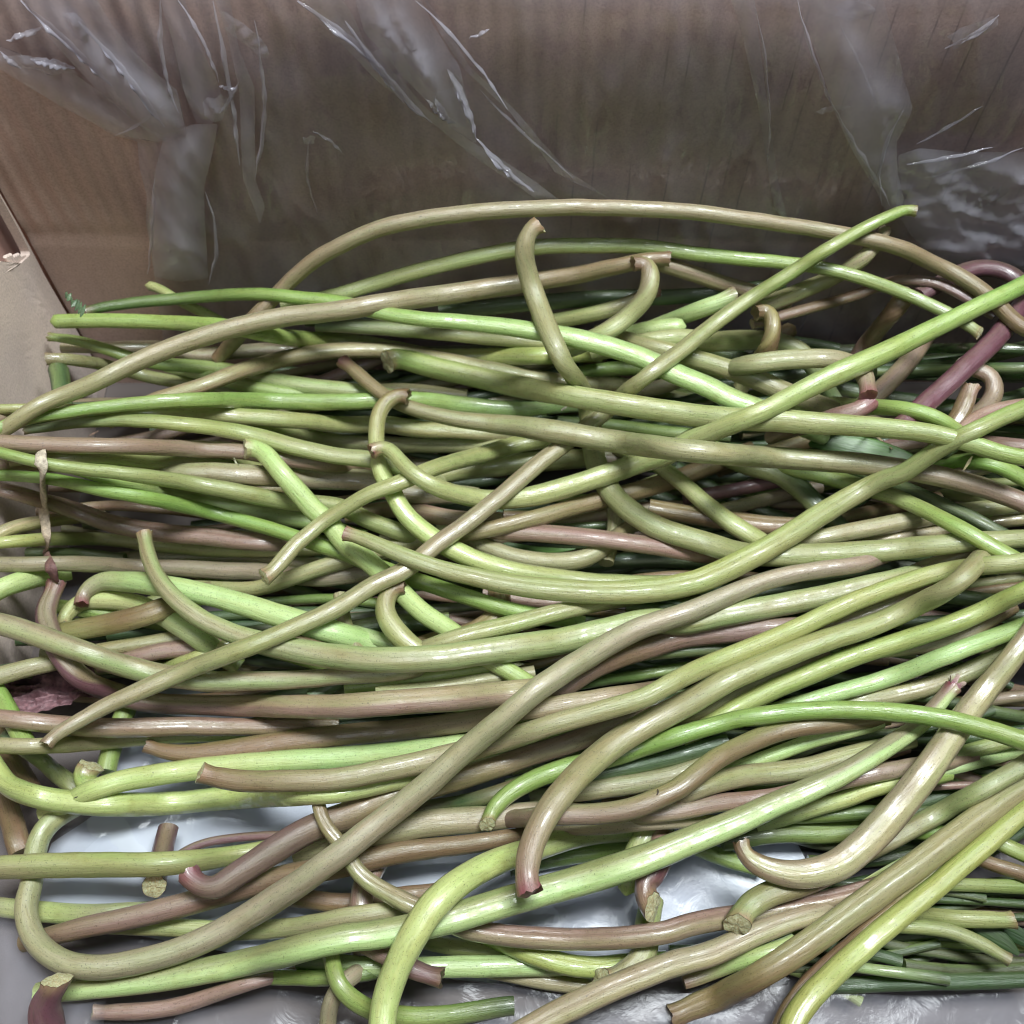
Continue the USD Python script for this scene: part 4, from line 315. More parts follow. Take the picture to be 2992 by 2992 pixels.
    ('mint sliver under the olive yellow stalk below centre', 'mi.mi', 'hh', '', '-147,-495,-264,60 -112,-488,-255,60 -77,-482,-238,60 -42,-475,-227,61 -7,-466,-223,61 28,-456,-223,62 63,-446,-224,62 99,-437,-226,63 135,-426,-230,63 171,-416,-235,64 213,-404,-239,65'),
    ('dark teal green stalk right of the purple tipped thick stalk', 'dg.dg', 'hh', '', '135,-522,-230,71 171,-515,-230,72 207,-508,-230,73 242,-502,-228,74 278,-497,-221,74 312,-491,-212,75 347,-484,-205,76 382,-475,-201,77 417,-465,-199,78 459,-452,-199,79'),
    ('deep purple stalk in the dark gap right of centre', 'pu.pu', 'hh', '', '418,150,-191,67 459,158,-191,68 501,165,-191,69 542,173,-191,69 583,183,-191,70 624,192,-190,71 666,200,-190,71 714,211,-189,72'),
    ('grey stalk in the dark gap right of centre', 'ot.mv', 'hh', '', '473,112,-202,67 514,124,-202,68 556,136,-203,68 598,148,-204,69 640,162,-209,70 684,176,-212,71 726,188,-214,72 762,198,-214,73'),
    ('dark brown stalk under the olive slant right of centre', 'bn.bn.mv', 'hh', '', '327,110,-169,88 366,102,-169,91 405,94,-169,94 444,87,-169,95 482,80,-169,96 521,73,-169,96 560,67,-169,96 598,62,-168,94 636,57,-163,91 674,53,-157,88 724,49,-152,82'),
    ('short pink tan stalk under the thick tan one at right', 'mv.ta', 'hh', '', '834,182,-195,77 873,180,-188,77 909,174,-175,77 941,162,-153,77 965,143,-116,76 983,121,-69,75 1004,110,-31,74 1033,113,-12,74 1069,123,-5,75 1088,128,-4,75'),
    ('pale olive stalk under the blunt olive one', 'ot.ot', 'hh', '', '-505,451,-146,65 -462,449,-148,65 -420,448,-150,65 -377,448,-153,66 -335,449,-155,66 -292,451,-155,66 -249,449,-155,66 -206,444,-155,66 -163,438,-155,65 -113,432,-155,65'),
    ('dark olive stalk under the mint stalk at back', 'dg.ol.ol', 'hh', '', '-491,573,-48,69 -449,570,-48,72 -407,568,-48,74 -365,566,-50,75 -323,565,-51,77 -281,562,-53,78 -239,559,-54,78 -197,555,-55,79 -155,551,-56,79 -113,548,-60,78 -72,551,-70,78 -30,557,-83,77 13,559,-91,76 55,556,-92,75 98,553,-92,73 147,548,-92,70'),
    ('deep green stalk right under the tan sweep', 'dg.dg', 'hh', '', '-523,602,-59,75 -480,600,-59,75 -437,600,-60,75 -394,599,-62,75 -351,598,-64,75 -308,596,-65,75 -266,593,-67,75 -223,589,-68,75 -180,584,-68,75 -158,582,-68,75'),
    ('green stalk right of the upright stem at back', 'gr.gr', 'hh', '', '128,526,-197,77 172,534,-197,78 216,544,-199,79 260,552,-202,79 305,557,-204,80 349,554,-206,81 392,544,-206,81 434,529,-206,82 462,522,-206,82'),
    ('tan stalk behind the longest diagonal near back centre', 'ta.ot', 'hh', '', '156,504,-227,68 201,508,-227,69 246,514,-226,69 290,509,-220,70 331,489,-206,70 373,483,-192,70 415,492,-184,71 458,508,-183,71 480,511,-182,72'),
    ('pale yellow green stalk curving up off the left edge', 'pg.pg.pg.pg.ol', 'hh', '', '-1073,-508,-127,83 -1055,-534,-141,87 -1042,-551,-172,92 -1024,-558,-206,96 -999,-562,-228,99 -967,-566,-238,101 -932,-570,-240,101 -897,-573,-242,101 -864,-573,-248,101 -836,-569,-266,102 -811,-561,-295,103 -785,-553,-324,104 -755,-547,-340,104 -720,-543,-346,104 -684,-539,-346,104 -648,-536,-345,104 -609,-536,-335,103 -565,-541,-305,101 -516,-554,-249,97 -468,-569,-189,92 -426,-578,-152,87 -390,-580,-140,82 -357,-578,-141,79 -325,-571,-148,76 -293,-562,-157,74 -261,-553,-163,72 -229,-544,-171,70 -198,-531,-191,69 -167,-515,-222,68 -134,-502,-240,67'),
    ('pale mint stalk lying over the yellow green curve', 'pg.pg.mi.mi', 'hh', '', '-1016,-581,-302,76 -978,-571,-282,78 -935,-564,-247,79 -895,-555,-218,80 -861,-545,-209,82 -833,-533,-217,84 -806,-521,-234,86 -779,-510,-253,87 -750,-500,-268,88 -717,-493,-276,89 -683,-487,-278,90 -647,-483,-279,90 -612,-479,-279,90 -576,-476,-279,90 -540,-474,-279,91 -504,-471,-280,91 -468,-469,-280,92 -432,-467,-280,92 -395,-465,-280,93 -359,-462,-279,93 -322,-461,-276,93 -285,-459,-270,93 -248,-459,-260,92 -211,-458,-248,91 -174,-457,-236,89 -138,-455,-227,87 -103,-450,-224,85 -68,-443,-228,83 -26,-437,-231,80'),
    ('tan stalk with brown cut end turning yellow green far right', 'bn.ot.ot.ol.yg.yg.ol', 'ch', 'V', '-647,-534,-129,79 -614,-544,-129,79 -580,-551,-129,80 -545,-556,-126,80 -510,-559,-118,80 -474,-561,-109,81 -440,-562,-103,81 -406,-562,-101,81 -373,-561,-101,82 -341,-557,-102,83 -309,-551,-105,84 -278,-542,-111,85 -246,-533,-119,86 -214,-525,-124,86 -182,-517,-126,87 -149,-508,-126,87 -117,-500,-126,86 -84,-491,-126,86 -52,-482,-124,85 -19,-475,-115,84 14,-472,-92,83 45,-470,-68,81 77,-463,-55,80 109,-455,-50,80 141,-447,-47,79 173,-439,-43,78 205,-431,-39,78 237,-423,-35,78 269,-412,-33,78 300,-396,-32,78 331,-377,-37,79 365,-356,-49,80 400,-335,-64,81 435,-318,-71,81 469,-304,-73,81 503,-290,-73,81 537,-276,-73,81 571,-261,-73,81 605,-246,-72,80 638,-231,-69,80 670,-217,-62,79 702,-205,-53,78 734,-192,-46,78 768,-180,-43,77 803,-167,-41,77 839,-155,-40,76 874,-143,-39,76 910,-133,-36,75 939,-132,-22,74 959,-142,11,73 977,-156,47,71 1002,-161,65,70 1034,-160,71,69 1069,-154,72,69 1086,-150,72,68'),
    ('thick olive stalk with reddish purple end hanging at lower centre', 'mv.ot.ot.ol.ol.ot.ot', 'ph', '', '34,-781,-70,86 28,-752,-70,91 31,-722,-69,96 39,-693,-69,100 52,-664,-68,104 67,-637,-68,106 86,-610,-69,108 107,-584,-75,109 131,-556,-87,110 157,-529,-102,111 184,-504,-113,112 213,-481,-118,113 242,-462,-119,113 273,-444,-119,113 304,-428,-118,113 336,-413,-114,112 366,-400,-104,111 395,-386,-93,109 425,-371,-83,108 456,-355,-79,107 489,-341,-77,106 522,-327,-77,106 556,-313,-77,105 590,-299,-78,104 625,-285,-78,103 660,-272,-78,102 695,-260,-78,101 731,-249,-78,100 766,-237,-78,99 801,-223,-77,98 833,-211,-68,97 859,-204,-47,95 878,-204,-10,92 893,-206,31,89 913,-198,58,87 945,-170,55,87 993,-123,19,88 1046,-76,-21,89 1068,-59,-29,89'),
    ('yellow green glossy stalk rising to the right edge', 'yg.yg.yg.yg', 'hh', '', '362,-450,-199,79 393,-434,-191,81 423,-420,-177,83 453,-405,-167,85 485,-388,-162,87 517,-372,-160,89 550,-357,-156,90 584,-342,-153,91 618,-329,-150,91 652,-316,-146,92 685,-304,-140,91 719,-292,-133,91 753,-281,-128,91 787,-271,-123,90 820,-263,-116,90 852,-256,-104,89 881,-251,-88,88 911,-245,-73,88 942,-237,-61,87 974,-226,-53,86 1003,-216,-40,85 1026,-210,-16,84 1045,-208,15,82 1068,-202,37,80 1088,-194,42,80'),
    ('mint stalk rising right below the yellow green one', 'mi.mi.mi.gr', 'hh', '', '547,-375,-244,57 581,-368,-236,60 614,-363,-222,62 648,-357,-212,64 684,-348,-208,66 720,-338,-207,68 757,-328,-206,69 793,-319,-203,71 827,-310,-195,72 857,-304,-178,73 883,-300,-153,73 909,-295,-128,73 938,-288,-111,73 970,-277,-103,72 1005,-265,-100,72 1041,-252,-99,71 1078,-239,-98,71 1114,-225,-98,69 1145,-213,-98,68'),
    ('olive stalk under the mint one at right', 'ol.ot.ol', 'hh', '', '622,-352,-260,66 658,-350,-256,68 694,-349,-249,70 730,-349,-242,72 765,-347,-237,74 800,-346,-229,75 835,-343,-220,76 869,-337,-212,77 905,-329,-207,77 941,-318,-204,77 978,-306,-202,77 1012,-294,-194,77 1043,-283,-180,77 1070,-274,-161,76 1099,-262,-145,75 1133,-247,-138,74 1170,-230,-138,74 1188,-221,-138,73'),
    ('bright green stalk with torn pale end arching across to the right', 'gr.br.br.br.br.gr', 'ch', 'V', '-53,-635,-205,64 -43,-603,-205,71 -23,-576,-205,77 4,-555,-204,82 34,-538,-203,86 66,-525,-199,88 99,-514,-197,89 133,-504,-195,89 167,-497,-194,89 201,-490,-192,88 235,-482,-188,87 268,-473,-179,86 300,-467,-163,85 331,-462,-145,84 363,-454,-136,83 396,-445,-133,82 430,-437,-129,81 462,-431,-118,81 493,-429,-105,80 526,-427,-98,80 560,-423,-96,80 594,-420,-95,80 628,-418,-95,80 663,-417,-95,80 697,-417,-95,80 731,-418,-95,80 765,-420,-95,81 798,-423,-95,82 831,-427,-93,83 863,-433,-91,84 895,-439,-90,85 926,-447,-90,85 957,-456,-90,86 987,-465,-90,86 1017,-476,-90,86 1046,-487,-90,86 1069,-498,-90,86'),
    ('shiny ochre brown stalk rising from under the purple ended one', 'mv.mv.bn.bn.bn', 'hh', '', '-34,-600,-269,78 1,-606,-233,80 35,-619,-171,81 67,-627,-126,82 100,-629,-109,84 132,-629,-104,85 165,-629,-98,86 197,-628,-89,85 228,-624,-81,85 259,-616,-74,85 289,-604,-70,85 319,-591,-68,85 348,-572,-69,86 376,-550,-73,86 406,-527,-82,87 440,-506,-95,88 475,-487,-110,88 511,-469,-122,89 546,-455,-128,88 582,-445,-130,88 617,-439,-130,87 653,-435,-132,84 690,-429,-139,81 730,-422,-153,78 772,-413,-169,75 804,-407,-175,71'),
    ('ochre olive wet stalk just under the shiny brown one', 'bn.ot.ot.ol', 'hh', '', '274,-594,-252,70 303,-587,-222,75 327,-585,-168,78 352,-579,-130,81 384,-567,-127,84 421,-552,-145,86 460,-538,-168,88 499,-527,-186,89 536,-521,-196,89 573,-516,-202,89 610,-510,-205,88 646,-502,-206,88 682,-491,-207,87 718,-481,-207,85 754,-471,-209,82 792,-461,-214,78 831,-450,-220,73 869,-440,-223,68'),
    ('mauve tan stalk below the wet ochre one', 'ta.mv.mv.ta', 'hh', '', '182,-604,-280,63 214,-606,-247,64 243,-615,-190,64 272,-620,-149,64 304,-618,-136,65 337,-613,-137,66 372,-605,-143,67 407,-596,-152,67 443,-589,-162,68 479,-584,-170,68 515,-579,-174,68 549,-574,-175,68 584,-566,-175,68 619,-558,-175,69 653,-550,-174,69 687,-542,-172,69 722,-535,-171,68 757,-528,-169,68 793,-521,-172,67 832,-511,-183,66 877,-499,-204,65 922,-486,-227,64 950,-480,-233,64'),
    ('narrow tan stalk beneath the mauve tan one', 'ta.ta.ol', 'hh', '', '11,-615,-312,52 47,-616,-294,52 81,-622,-263,53 115,-626,-239,53 149,-628,-224,53 182,-630,-210,54 215,-631,-192,54 247,-632,-176,54 280,-631,-167,54 314,-629,-167,54 349,-625,-178,54 387,-621,-199,55 426,-615,-223,55 465,-604,-243,56 503,-590,-260,56 543,-575,-278,56 582,-563,-292,56 601,-560,-294,56'),
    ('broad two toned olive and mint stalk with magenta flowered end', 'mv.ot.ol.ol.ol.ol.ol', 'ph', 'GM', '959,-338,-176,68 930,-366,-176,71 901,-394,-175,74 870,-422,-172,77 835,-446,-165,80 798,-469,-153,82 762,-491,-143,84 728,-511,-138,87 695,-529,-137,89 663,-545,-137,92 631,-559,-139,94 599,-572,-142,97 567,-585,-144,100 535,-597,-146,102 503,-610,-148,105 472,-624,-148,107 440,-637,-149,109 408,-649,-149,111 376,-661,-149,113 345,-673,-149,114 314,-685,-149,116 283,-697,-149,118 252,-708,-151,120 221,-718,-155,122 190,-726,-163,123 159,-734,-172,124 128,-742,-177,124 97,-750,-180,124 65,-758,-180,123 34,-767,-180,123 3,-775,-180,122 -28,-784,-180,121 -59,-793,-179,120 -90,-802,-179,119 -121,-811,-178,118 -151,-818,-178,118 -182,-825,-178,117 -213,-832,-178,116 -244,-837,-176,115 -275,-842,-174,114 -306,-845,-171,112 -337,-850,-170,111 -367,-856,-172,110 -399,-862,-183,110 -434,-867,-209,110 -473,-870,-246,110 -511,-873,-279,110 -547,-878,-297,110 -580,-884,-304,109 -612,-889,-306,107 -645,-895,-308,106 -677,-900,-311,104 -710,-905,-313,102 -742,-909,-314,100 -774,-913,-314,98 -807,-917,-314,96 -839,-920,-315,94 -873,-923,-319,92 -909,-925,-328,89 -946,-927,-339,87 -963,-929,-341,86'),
    ('fat pale olive stalk bending down to the bottom edge', 'pg.pg.pg.pg.ol.gr', 'hh', '', '-239,-1018,-171,102 -240,-991,-171,103 -237,-963,-169,104 -230,-936,-164,106 -220,-910,-155,107 -208,-885,-145,109 -194,-860,-135,112 -179,-836,-129,114 -163,-811,-127,116 -144,-788,-128,116 -122,-765,-136,114 -98,-744,-151,112 -71,-724,-171,110 -42,-706,-190,109 -11,-691,-205,107 21,-679,-217,105 54,-666,-229,103 87,-653,-241,99 122,-642,-253,94 157,-633,-265,88 192,-628,-271,83 228,-626,-273,78 264,-624,-279,74 301,-619,-292,71 344,-614,-302,67'),
    ('mauve grooved stalk with pointed end beside the big tan diagonal', 'bn.ot.mv.mv.mv.mv.ta', 'dh', 'G', '-405,-545,-167,53 -399,-579,-167,56 -389,-611,-167,59 -372,-641,-170,62 -350,-665,-176,65 -331,-689,-187,68 -313,-715,-196,70 -289,-736,-202,73 -260,-753,-204,75 -230,-768,-204,78 -200,-782,-205,80 -170,-794,-209,82 -140,-805,-217,84 -110,-815,-229,86 -79,-823,-240,88 -47,-828,-245,89 -14,-832,-247,91 18,-835,-247,91 51,-837,-247,92 84,-839,-246,92 117,-840,-243,92 149,-841,-234,91 181,-842,-221,91 212,-842,-209,90 244,-840,-202,90 276,-837,-198,90 308,-831,-199,90 340,-821,-204,91 375,-812,-217,91 410,-804,-232,92 446,-798,-243,93 480,-792,-247,93 514,-786,-248,92 547,-781,-249,91 581,-776,-249,90 615,-770,-249,88 648,-764,-249,87 682,-756,-249,85 716,-747,-249,83 750,-737,-250,81 787,-724,-258,79 827,-709,-276,77 869,-694,-293,75 887,-688,-296,74'),
    ('red brown stalk ending in a bent purple knob over white paper', 'pu.pu.bn.bn.mv.bn.ot.mv', 'ph', '', '-651,-722,-205,89 -623,-744,-205,94 -592,-747,-205,98 -565,-731,-205,103 -540,-714,-205,107 -514,-696,-205,110 -488,-678,-205,113 -462,-661,-205,114 -434,-644,-205,115 -405,-630,-205,117 -374,-618,-205,117 -343,-607,-206,118 -312,-594,-206,119 -282,-581,-207,118 -251,-568,-208,116 -219,-557,-208,113 -186,-547,-209,110 -153,-538,-209,107 -119,-529,-209,105 -86,-519,-209,103 -53,-509,-208,102 -19,-499,-208,100 14,-488,-207,99 47,-477,-206,99 81,-467,-204,98 115,-457,-203,99 148,-445,-201,99 182,-431,-201,99 216,-419,-201,99 250,-409,-199,100 285,-402,-196,100 320,-400,-190,99 355,-398,-185,98 390,-392,-181,96 424,-380,-180,95 457,-362,-179,93 490,-344,-179,92 524,-329,-178,90 559,-316,-174,87 593,-304,-171,84 629,-291,-173,81 667,-274,-179,77 698,-260,-182,74'),
    ('dark olive stalk crossing level over the big tan bend', 'ot.ol.ol.ol', 'hh', '', '-1069,-705,-242,91 -1036,-702,-242,93 -1002,-701,-242,96 -968,-699,-242,97 -934,-699,-242,98 -899,-698,-241,98 -863,-699,-237,98 -826,-700,-229,97 -789,-702,-220,96 -753,-703,-214,94 -719,-702,-214,93 -688,-698,-221,91 -660,-691,-240,88 -636,-681,-271,84 -609,-670,-299,80 -580,-661,-315,76 -547,-653,-322,72 -514,-643,-327,68 -483,-633,-338,63 -438,-621,-348,56'),
    ('broad tan stalk behind the torn bright green end', 'ot.ot.ta.ta', 'hh', '', '-461,-669,-314,79 -425,-662,-299,87 -388,-657,-272,94 -353,-650,-253,100 -319,-642,-246,105 -285,-636,-245,109 -252,-629,-245,111 -218,-622,-245,114 -184,-615,-245,115 -149,-611,-245,116 -115,-608,-245,116 -80,-606,-245,112 -45,-603,-244,107 -10,-599,-242,102 25,-595,-240,97 60,-592,-241,93 95,-590,-250,89 131,-586,-268,86 168,-580,-288,82 193,-577,-293,80'),
    ('tan olive stalk right of the purple ended thick stalk', 'ot.ot.ot', 'hh', '', '43,-544,-312,69 79,-543,-294,71 114,-547,-262,73 148,-548,-239,75 183,-546,-230,76 218,-541,-228,78 254,-537,-224,78 288,-532,-219,78 323,-527,-212,78 357,-519,-207,77 391,-507,-206,76 426,-489,-212,75 462,-473,-219,73 486,-464,-221,71'),
    ('long brown stalk below the purple knob over white paper', 'bn.mv.bn.bn.bn', 'hh', '', '-1012,-836,-333,69 -977,-830,-323,73 -938,-824,-305,77 -901,-818,-291,80 -868,-811,-285,84 -835,-805,-283,87 -803,-799,-282,89 -771,-792,-282,91 -739,-785,-281,93 -708,-777,-281,95 -676,-769,-281,96 -645,-760,-281,98 -613,-751,-281,99 -581,-743,-280,99 -549,-734,-278,99 -516,-726,-273,99 -482,-720,-264,98 -447,-714,-255,97 -413,-709,-249,96 -380,-704,-247,95 -347,-698,-246,94 -314,-691,-247,93 -282,-683,-247,92 -249,-675,-248,90 -215,-669,-248,89 -181,-665,-248,87 -147,-661,-248,84 -113,-658,-246,82 -79,-654,-244,79 -45,-649,-242,75 -11,-642,-249,72 24,-633,-270,69 59,-623,-292,65 77,-620,-296,63'),
    ('pale straw stalk entering left under the big tan bend', 'ot.pg.ot.ol', 'hh', '', '-1104,-759,-352,70 -1067,-764,-352,74 -1031,-768,-351,76 -992,-772,-347,78 -953,-776,-339,77 -912,-780,-327,77 -873,-782,-317,77 -837,-781,-312,76 -804,-778,-317,75 -773,-773,-330,70 -731,-769,-344,62'),
    ('olive stalk shaded behind the big tan diagonal', 'ol.ol.ot.ot', 'hh', '', '-871,-801,-351,54 -835,-802,-348,58 -798,-803,-343,62 -763,-804,-341,65 -728,-804,-341,68 -694,-805,-342,70 -659,-807,-343,72 -624,-809,-344,73 -589,-810,-343,74 -554,-810,-341,75 -518,-810,-335,75 -481,-809,-321,76 -443,-809,-301,75 -406,-807,-278,75 -370,-804,-258,74 -336,-799,-246,74 -302,-795,-241,73 -270,-790,-244,72 -239,-783,-260,71 -208,-775,-287,71 -165,-764,-312,69'),
    ('big tan diagonal stalk making a broad U bend at lower left', 'mv.ta.ta.ot.ta.ta.ot.ol', 'hh', '', '893,-41,-92,70 851,-57,-82,71 806,-80,-63,71 763,-102,-47,71 724,-113,-40,72 688,-117,-41,74 653,-121,-45,75 618,-126,-48,77 583,-133,-51,79 547,-143,-52,81 512,-156,-53,84 478,-170,-53,86 443,-186,-53,88 409,-201,-53,90 375,-216,-53,92 341,-228,-53,94 307,-240,-52,96 273,-253,-49,97 239,-271,-45,98 207,-292,-36,99 176,-315,-26,99 145,-339,-14,99 115,-361,-3,98 87,-383,3,98 59,-403,5,98 33,-424,2,98 8,-443,-7,98 -16,-460,-21,99 -42,-476,-39,100 -67,-491,-58,101 -93,-508,-74,102 -118,-526,-86,103 -143,-546,-97,103 -167,-565,-109,104 -193,-583,-120,104 -218,-601,-131,105 -244,-619,-140,105 -270,-638,-145,106 -295,-657,-147,106 -320,-677,-150,106 -344,-695,-155,106 -371,-712,-164,107 -398,-728,-178,108 -426,-743,-196,109 -456,-757,-214,110 -486,-771,-232,111 -515,-786,-246,112 -544,-800,-257,111 -572,-815,-264,111 -600,-829,-267,110 -629,-842,-268,109 -658,-854,-268,108 -688,-864,-268,107 -718,-872,-268,106 -748,-879,-268,105 -779,-885,-266,104 -809,-889,-263,103 -841,-889,-261,101 -875,-884,-261,100 -908,-872,-263,99 -940,-853,-266,98 -967,-828,-270,96 -986,-798,-273,95 -996,-766,-276,93 -997,-734,-280,91 -1001,-701,-284,90 -1006,-667,-287,89 -1005,-634,-289,88 -993,-605,-292,87 -972,-582,-297,87 -949,-562,-307,86 -926,-542,-319,86 -899,-516,-327,86'),
    ('short green stub with round cut face at lower left', 'ol.gr.ol', 'ch', 'VN', '-903,-478,-255,88 -919,-507,-253,95 -895,-541,-252,87'),
    ('purple upright stem with white cut face at bottom left', 'pu.pu.pu.pu', 'ch', 'V', '-872,-903,-210,92 -882,-930,-216,94 -899,-955,-238,105 -903,-983,-267,118 -893,-1015,-286,114'),
    ('mauve stalk lying on plastic along the bottom left', 'mv.mv.mv.mv', 'ch', '', '-852,-963,-353,63 -819,-963,-353,66 -785,-962,-353,69 -752,-961,-353,70 -719,-958,-353,71 -686,-953,-353,71 -654,-946,-350,69 -622,-937,-344,67 -589,-928,-335,65 -555,-919,-326,62 -523,-911,-322,58 -493,-903,-329,53 -464,-893,-342,47 -439,-884,-348,42'),
    ('deep green stalk low under the two toned one', 'dg.gr.dg', 'hh', '', '-713,-883,-354,42 -677,-885,-352,45 -642,-889,-347,47 -607,-892,-344,49 -572,-894,-343,52 -537,-897,-341,54 -502,-899,-337,55 -466,-901,-328,56 -430,-903,-312,56 -393,-906,-293,57 -357,-906,-277,57 -324,-903,-272,57 -293,-898,-280,58 -263,-890,-300,59 -232,-883,-320,60 -216,-881,-324,60'),
    ('green stalk curving like a smile near the bottom edge', 'gr.gr.gr.dg', 'hh', '', '-395,-790,-312,69 -380,-824,-291,68 -363,-859,-253,67 -348,-892,-224,66 -335,-921,-216,66 -315,-943,-224,67 -291,-958,-244,69 -264,-968,-272,71 -234,-972,-299,74 -203,-974,-315,76 -171,-974,-322,77 -138,-972,-324,77 -105,-968,-326,76 -73,-963,-330,75 -40,-957,-337,74 4,-952,-343,71'),
    ('pale tan stalk curled at the bottom left of the fat olive bend', 'ot.ta.ot', 'hh', '', '-362,-1008,-309,61 -361,-979,-293,63 -352,-951,-265,64 -336,-926,-251,65 -314,-904,-265,65 -293,-881,-301,65 -267,-853,-328,64'),
    ('olive stem with pale round cut face at bottom right', 'ol.bn.ot.ol.ot', 'ch', 'V', '434,-833,-190,93 450,-805,-191,96 475,-781,-195,97 506,-764,-200,99 539,-752,-204,99 573,-742,-207,100 608,-729,-214,100 644,-714,-227,99 682,-695,-244,96 717,-676,-253,93 751,-660,-255,90 785,-646,-255,88 819,-630,-255,87 853,-614,-255,85 886,-599,-253,84 914,-586,-238,83 934,-577,-206,81 954,-569,-174,79 981,-556,-159,78 1013,-540,-156,77 1047,-523,-155,77 1081,-505,-154,77 1098,-497,-154,77'),
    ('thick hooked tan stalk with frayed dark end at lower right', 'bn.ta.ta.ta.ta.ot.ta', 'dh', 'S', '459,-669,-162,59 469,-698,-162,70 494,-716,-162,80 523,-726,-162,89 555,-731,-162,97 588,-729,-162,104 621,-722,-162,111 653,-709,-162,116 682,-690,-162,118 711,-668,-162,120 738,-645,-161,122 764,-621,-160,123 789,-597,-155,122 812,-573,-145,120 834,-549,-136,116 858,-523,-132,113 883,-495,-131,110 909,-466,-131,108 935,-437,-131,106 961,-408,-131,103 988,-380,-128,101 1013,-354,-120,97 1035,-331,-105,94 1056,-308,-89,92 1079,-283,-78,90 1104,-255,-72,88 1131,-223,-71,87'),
    ('broad ribbed olive brown stalk rising to the right edge', 'bn.bn.ot.ot.ot.ot', 'dh', 'G', '318,-973,-346,85 349,-961,-346,89 381,-949,-345,93 411,-939,-334,95 436,-928,-303,97 460,-918,-265,97 484,-906,-241,98 511,-892,-230,99 540,-876,-226,101 568,-860,-224,102 596,-843,-220,103 624,-826,-215,103 652,-808,-212,103 681,-790,-210,104 709,-773,-205,104 737,-755,-199,104 766,-737,-195,105 796,-719,-194,105 826,-700,-193,105 856,-681,-193,105 887,-661,-192,105 918,-641,-192,104 949,-621,-192,104 981,-602,-191,103 1013,-582,-191,103 1046,-563,-191,102 1079,-543,-190,101 1106,-525,-190,100'),
    ('brown tan stalk slanting up from the bottom edge', 'ta.ta.ta.ta', 'hh', '', '7,-1011,-244,84 35,-997,-244,87 63,-984,-243,89 91,-971,-241,90 120,-959,-237,92 149,-947,-232,92 178,-935,-228,92 208,-924,-226,92 238,-913,-225,92 269,-902,-226,91 300,-891,-227,91 332,-882,-229,90 364,-875,-231,89 396,-866,-231,89 427,-854,-231,88 458,-841,-231,87 490,-828,-231,85 522,-817,-231,84 554,-807,-231,81 587,-798,-233,79 623,-788,-242,76 662,-777,-259,72 705,-763,-272,68'),
    ('pale silvery stalk below the slanting brown tan one', 'mv.mi.mi', 'hh', 'N', '346,-910,-319,60 379,-900,-317,65 411,-889,-309,69 440,-880,-289,70 469,-872,-266,70 499,-865,-252,67 531,-855,-247,64 563,-842,-246,59'),
    ('yellowish stalk slanting from the bottom edge to the right', 'yg.pg.yg.yg.yg', 'hh', '', '528,-1015,-239,88 539,-987,-239,89 559,-963,-239,91 582,-940,-237,92 606,-920,-231,93 630,-900,-220,93 653,-882,-209,93 679,-863,-202,92 705,-843,-198,91 733,-824,-197,90 762,-804,-197,89 791,-785,-197,88 821,-765,-197,88 851,-745,-197,87 880,-724,-197,87 910,-703,-197,86 940,-682,-197,86 970,-661,-196,85 1000,-639,-194,84 1030,-618,-191,84 1061,-597,-190,83 1093,-576,-189,82'),
    ('brown olive stalk tucked against the slanting yellowish one', 'bn.bn.ol.ol', 'hh', '', '515,-1003,-281,64 531,-977,-281,65 551,-951,-281,66 573,-928,-279,67 598,-906,-273,68 622,-887,-264,68 647,-868,-254,69 672,-850,-240,69 696,-832,-227,70 724,-814,-221,70 752,-794,-220,71 782,-774,-222,73 813,-753,-225,74 844,-731,-228,74 874,-710,-229,75 905,-689,-229,76 936,-668,-229,76 967,-648,-229,76 999,-627,-229,77 1032,-605,-229,77 1064,-584,-229,77 1097,-562,-229,78 1118,-547,-229,78'),
    ('frosty mint stalk under the ochre ones at right', 'mi.mi.mi', 'hh', '', '402,-524,-244,55 435,-513,-237,59 468,-505,-224,62 501,-497,-214,64 535,-486,-208,66 569,-475,-204,67 603,-464,-197,67 636,-454,-189,66 669,-447,-179,65 703,-440,-174,64 740,-431,-173,62 789,-417,-175,59'),
    ('silver mauve stalk under the two toned stalk at right', 'ot.ot.mv', 'hh', '', '627,-554,-289,60 662,-546,-284,62 696,-539,-275,64 728,-533,-263,66 760,-527,-247,67 790,-524,-230,67 821,-519,-215,66 854,-512,-208,66 891,-503,-209,66 931,-492,-218,65 973,-480,-228,65 999,-473,-231,64'),
    ('pale shiny stalk just right of the two toned stalk', 'mi.pg.gr', 'hh', '', '523,-608,-296,63 556,-600,-285,65 586,-595,-264,66 617,-588,-248,67 649,-580,-239,68 682,-573,-230,68 714,-565,-219,68 745,-555,-208,68 778,-547,-201,68 814,-539,-203,68 855,-530,-216,68 899,-519,-234,68 940,-508,-244,67'),
    ('translucent mint stalk behind the hooked tan one', 'mi.mi', 'hh', '', '838,-526,-251,47 873,-518,-245,48 907,-511,-236,48 941,-503,-230,49 978,-494,-230,49 1019,-482,-237,50 1065,-467,-254,51 1113,-450,-275,52 1158,-437,-286,53'),
    ('olive green stalk beyond the hooked tan stalk', 'gr.ol', 'hh', '', '892,-493,-220,59 929,-482,-220,60 967,-471,-220,61 1004,-461,-220,61 1042,-451,-220,62 1080,-441,-221,63 1118,-433,-222,64 1137,-430,-222,64'),
    ('fresh green stalk between the long right hand stalks', 'br.gr', 'hh', '', '759,-610,-290,63 794,-613,-290,64 830,-617,-290,64 865,-620,-290,64 901,-623,-290,65 936,-625,-290,65 972,-627,-289,66 1007,-629,-289,66 1043,-631,-289,67'),
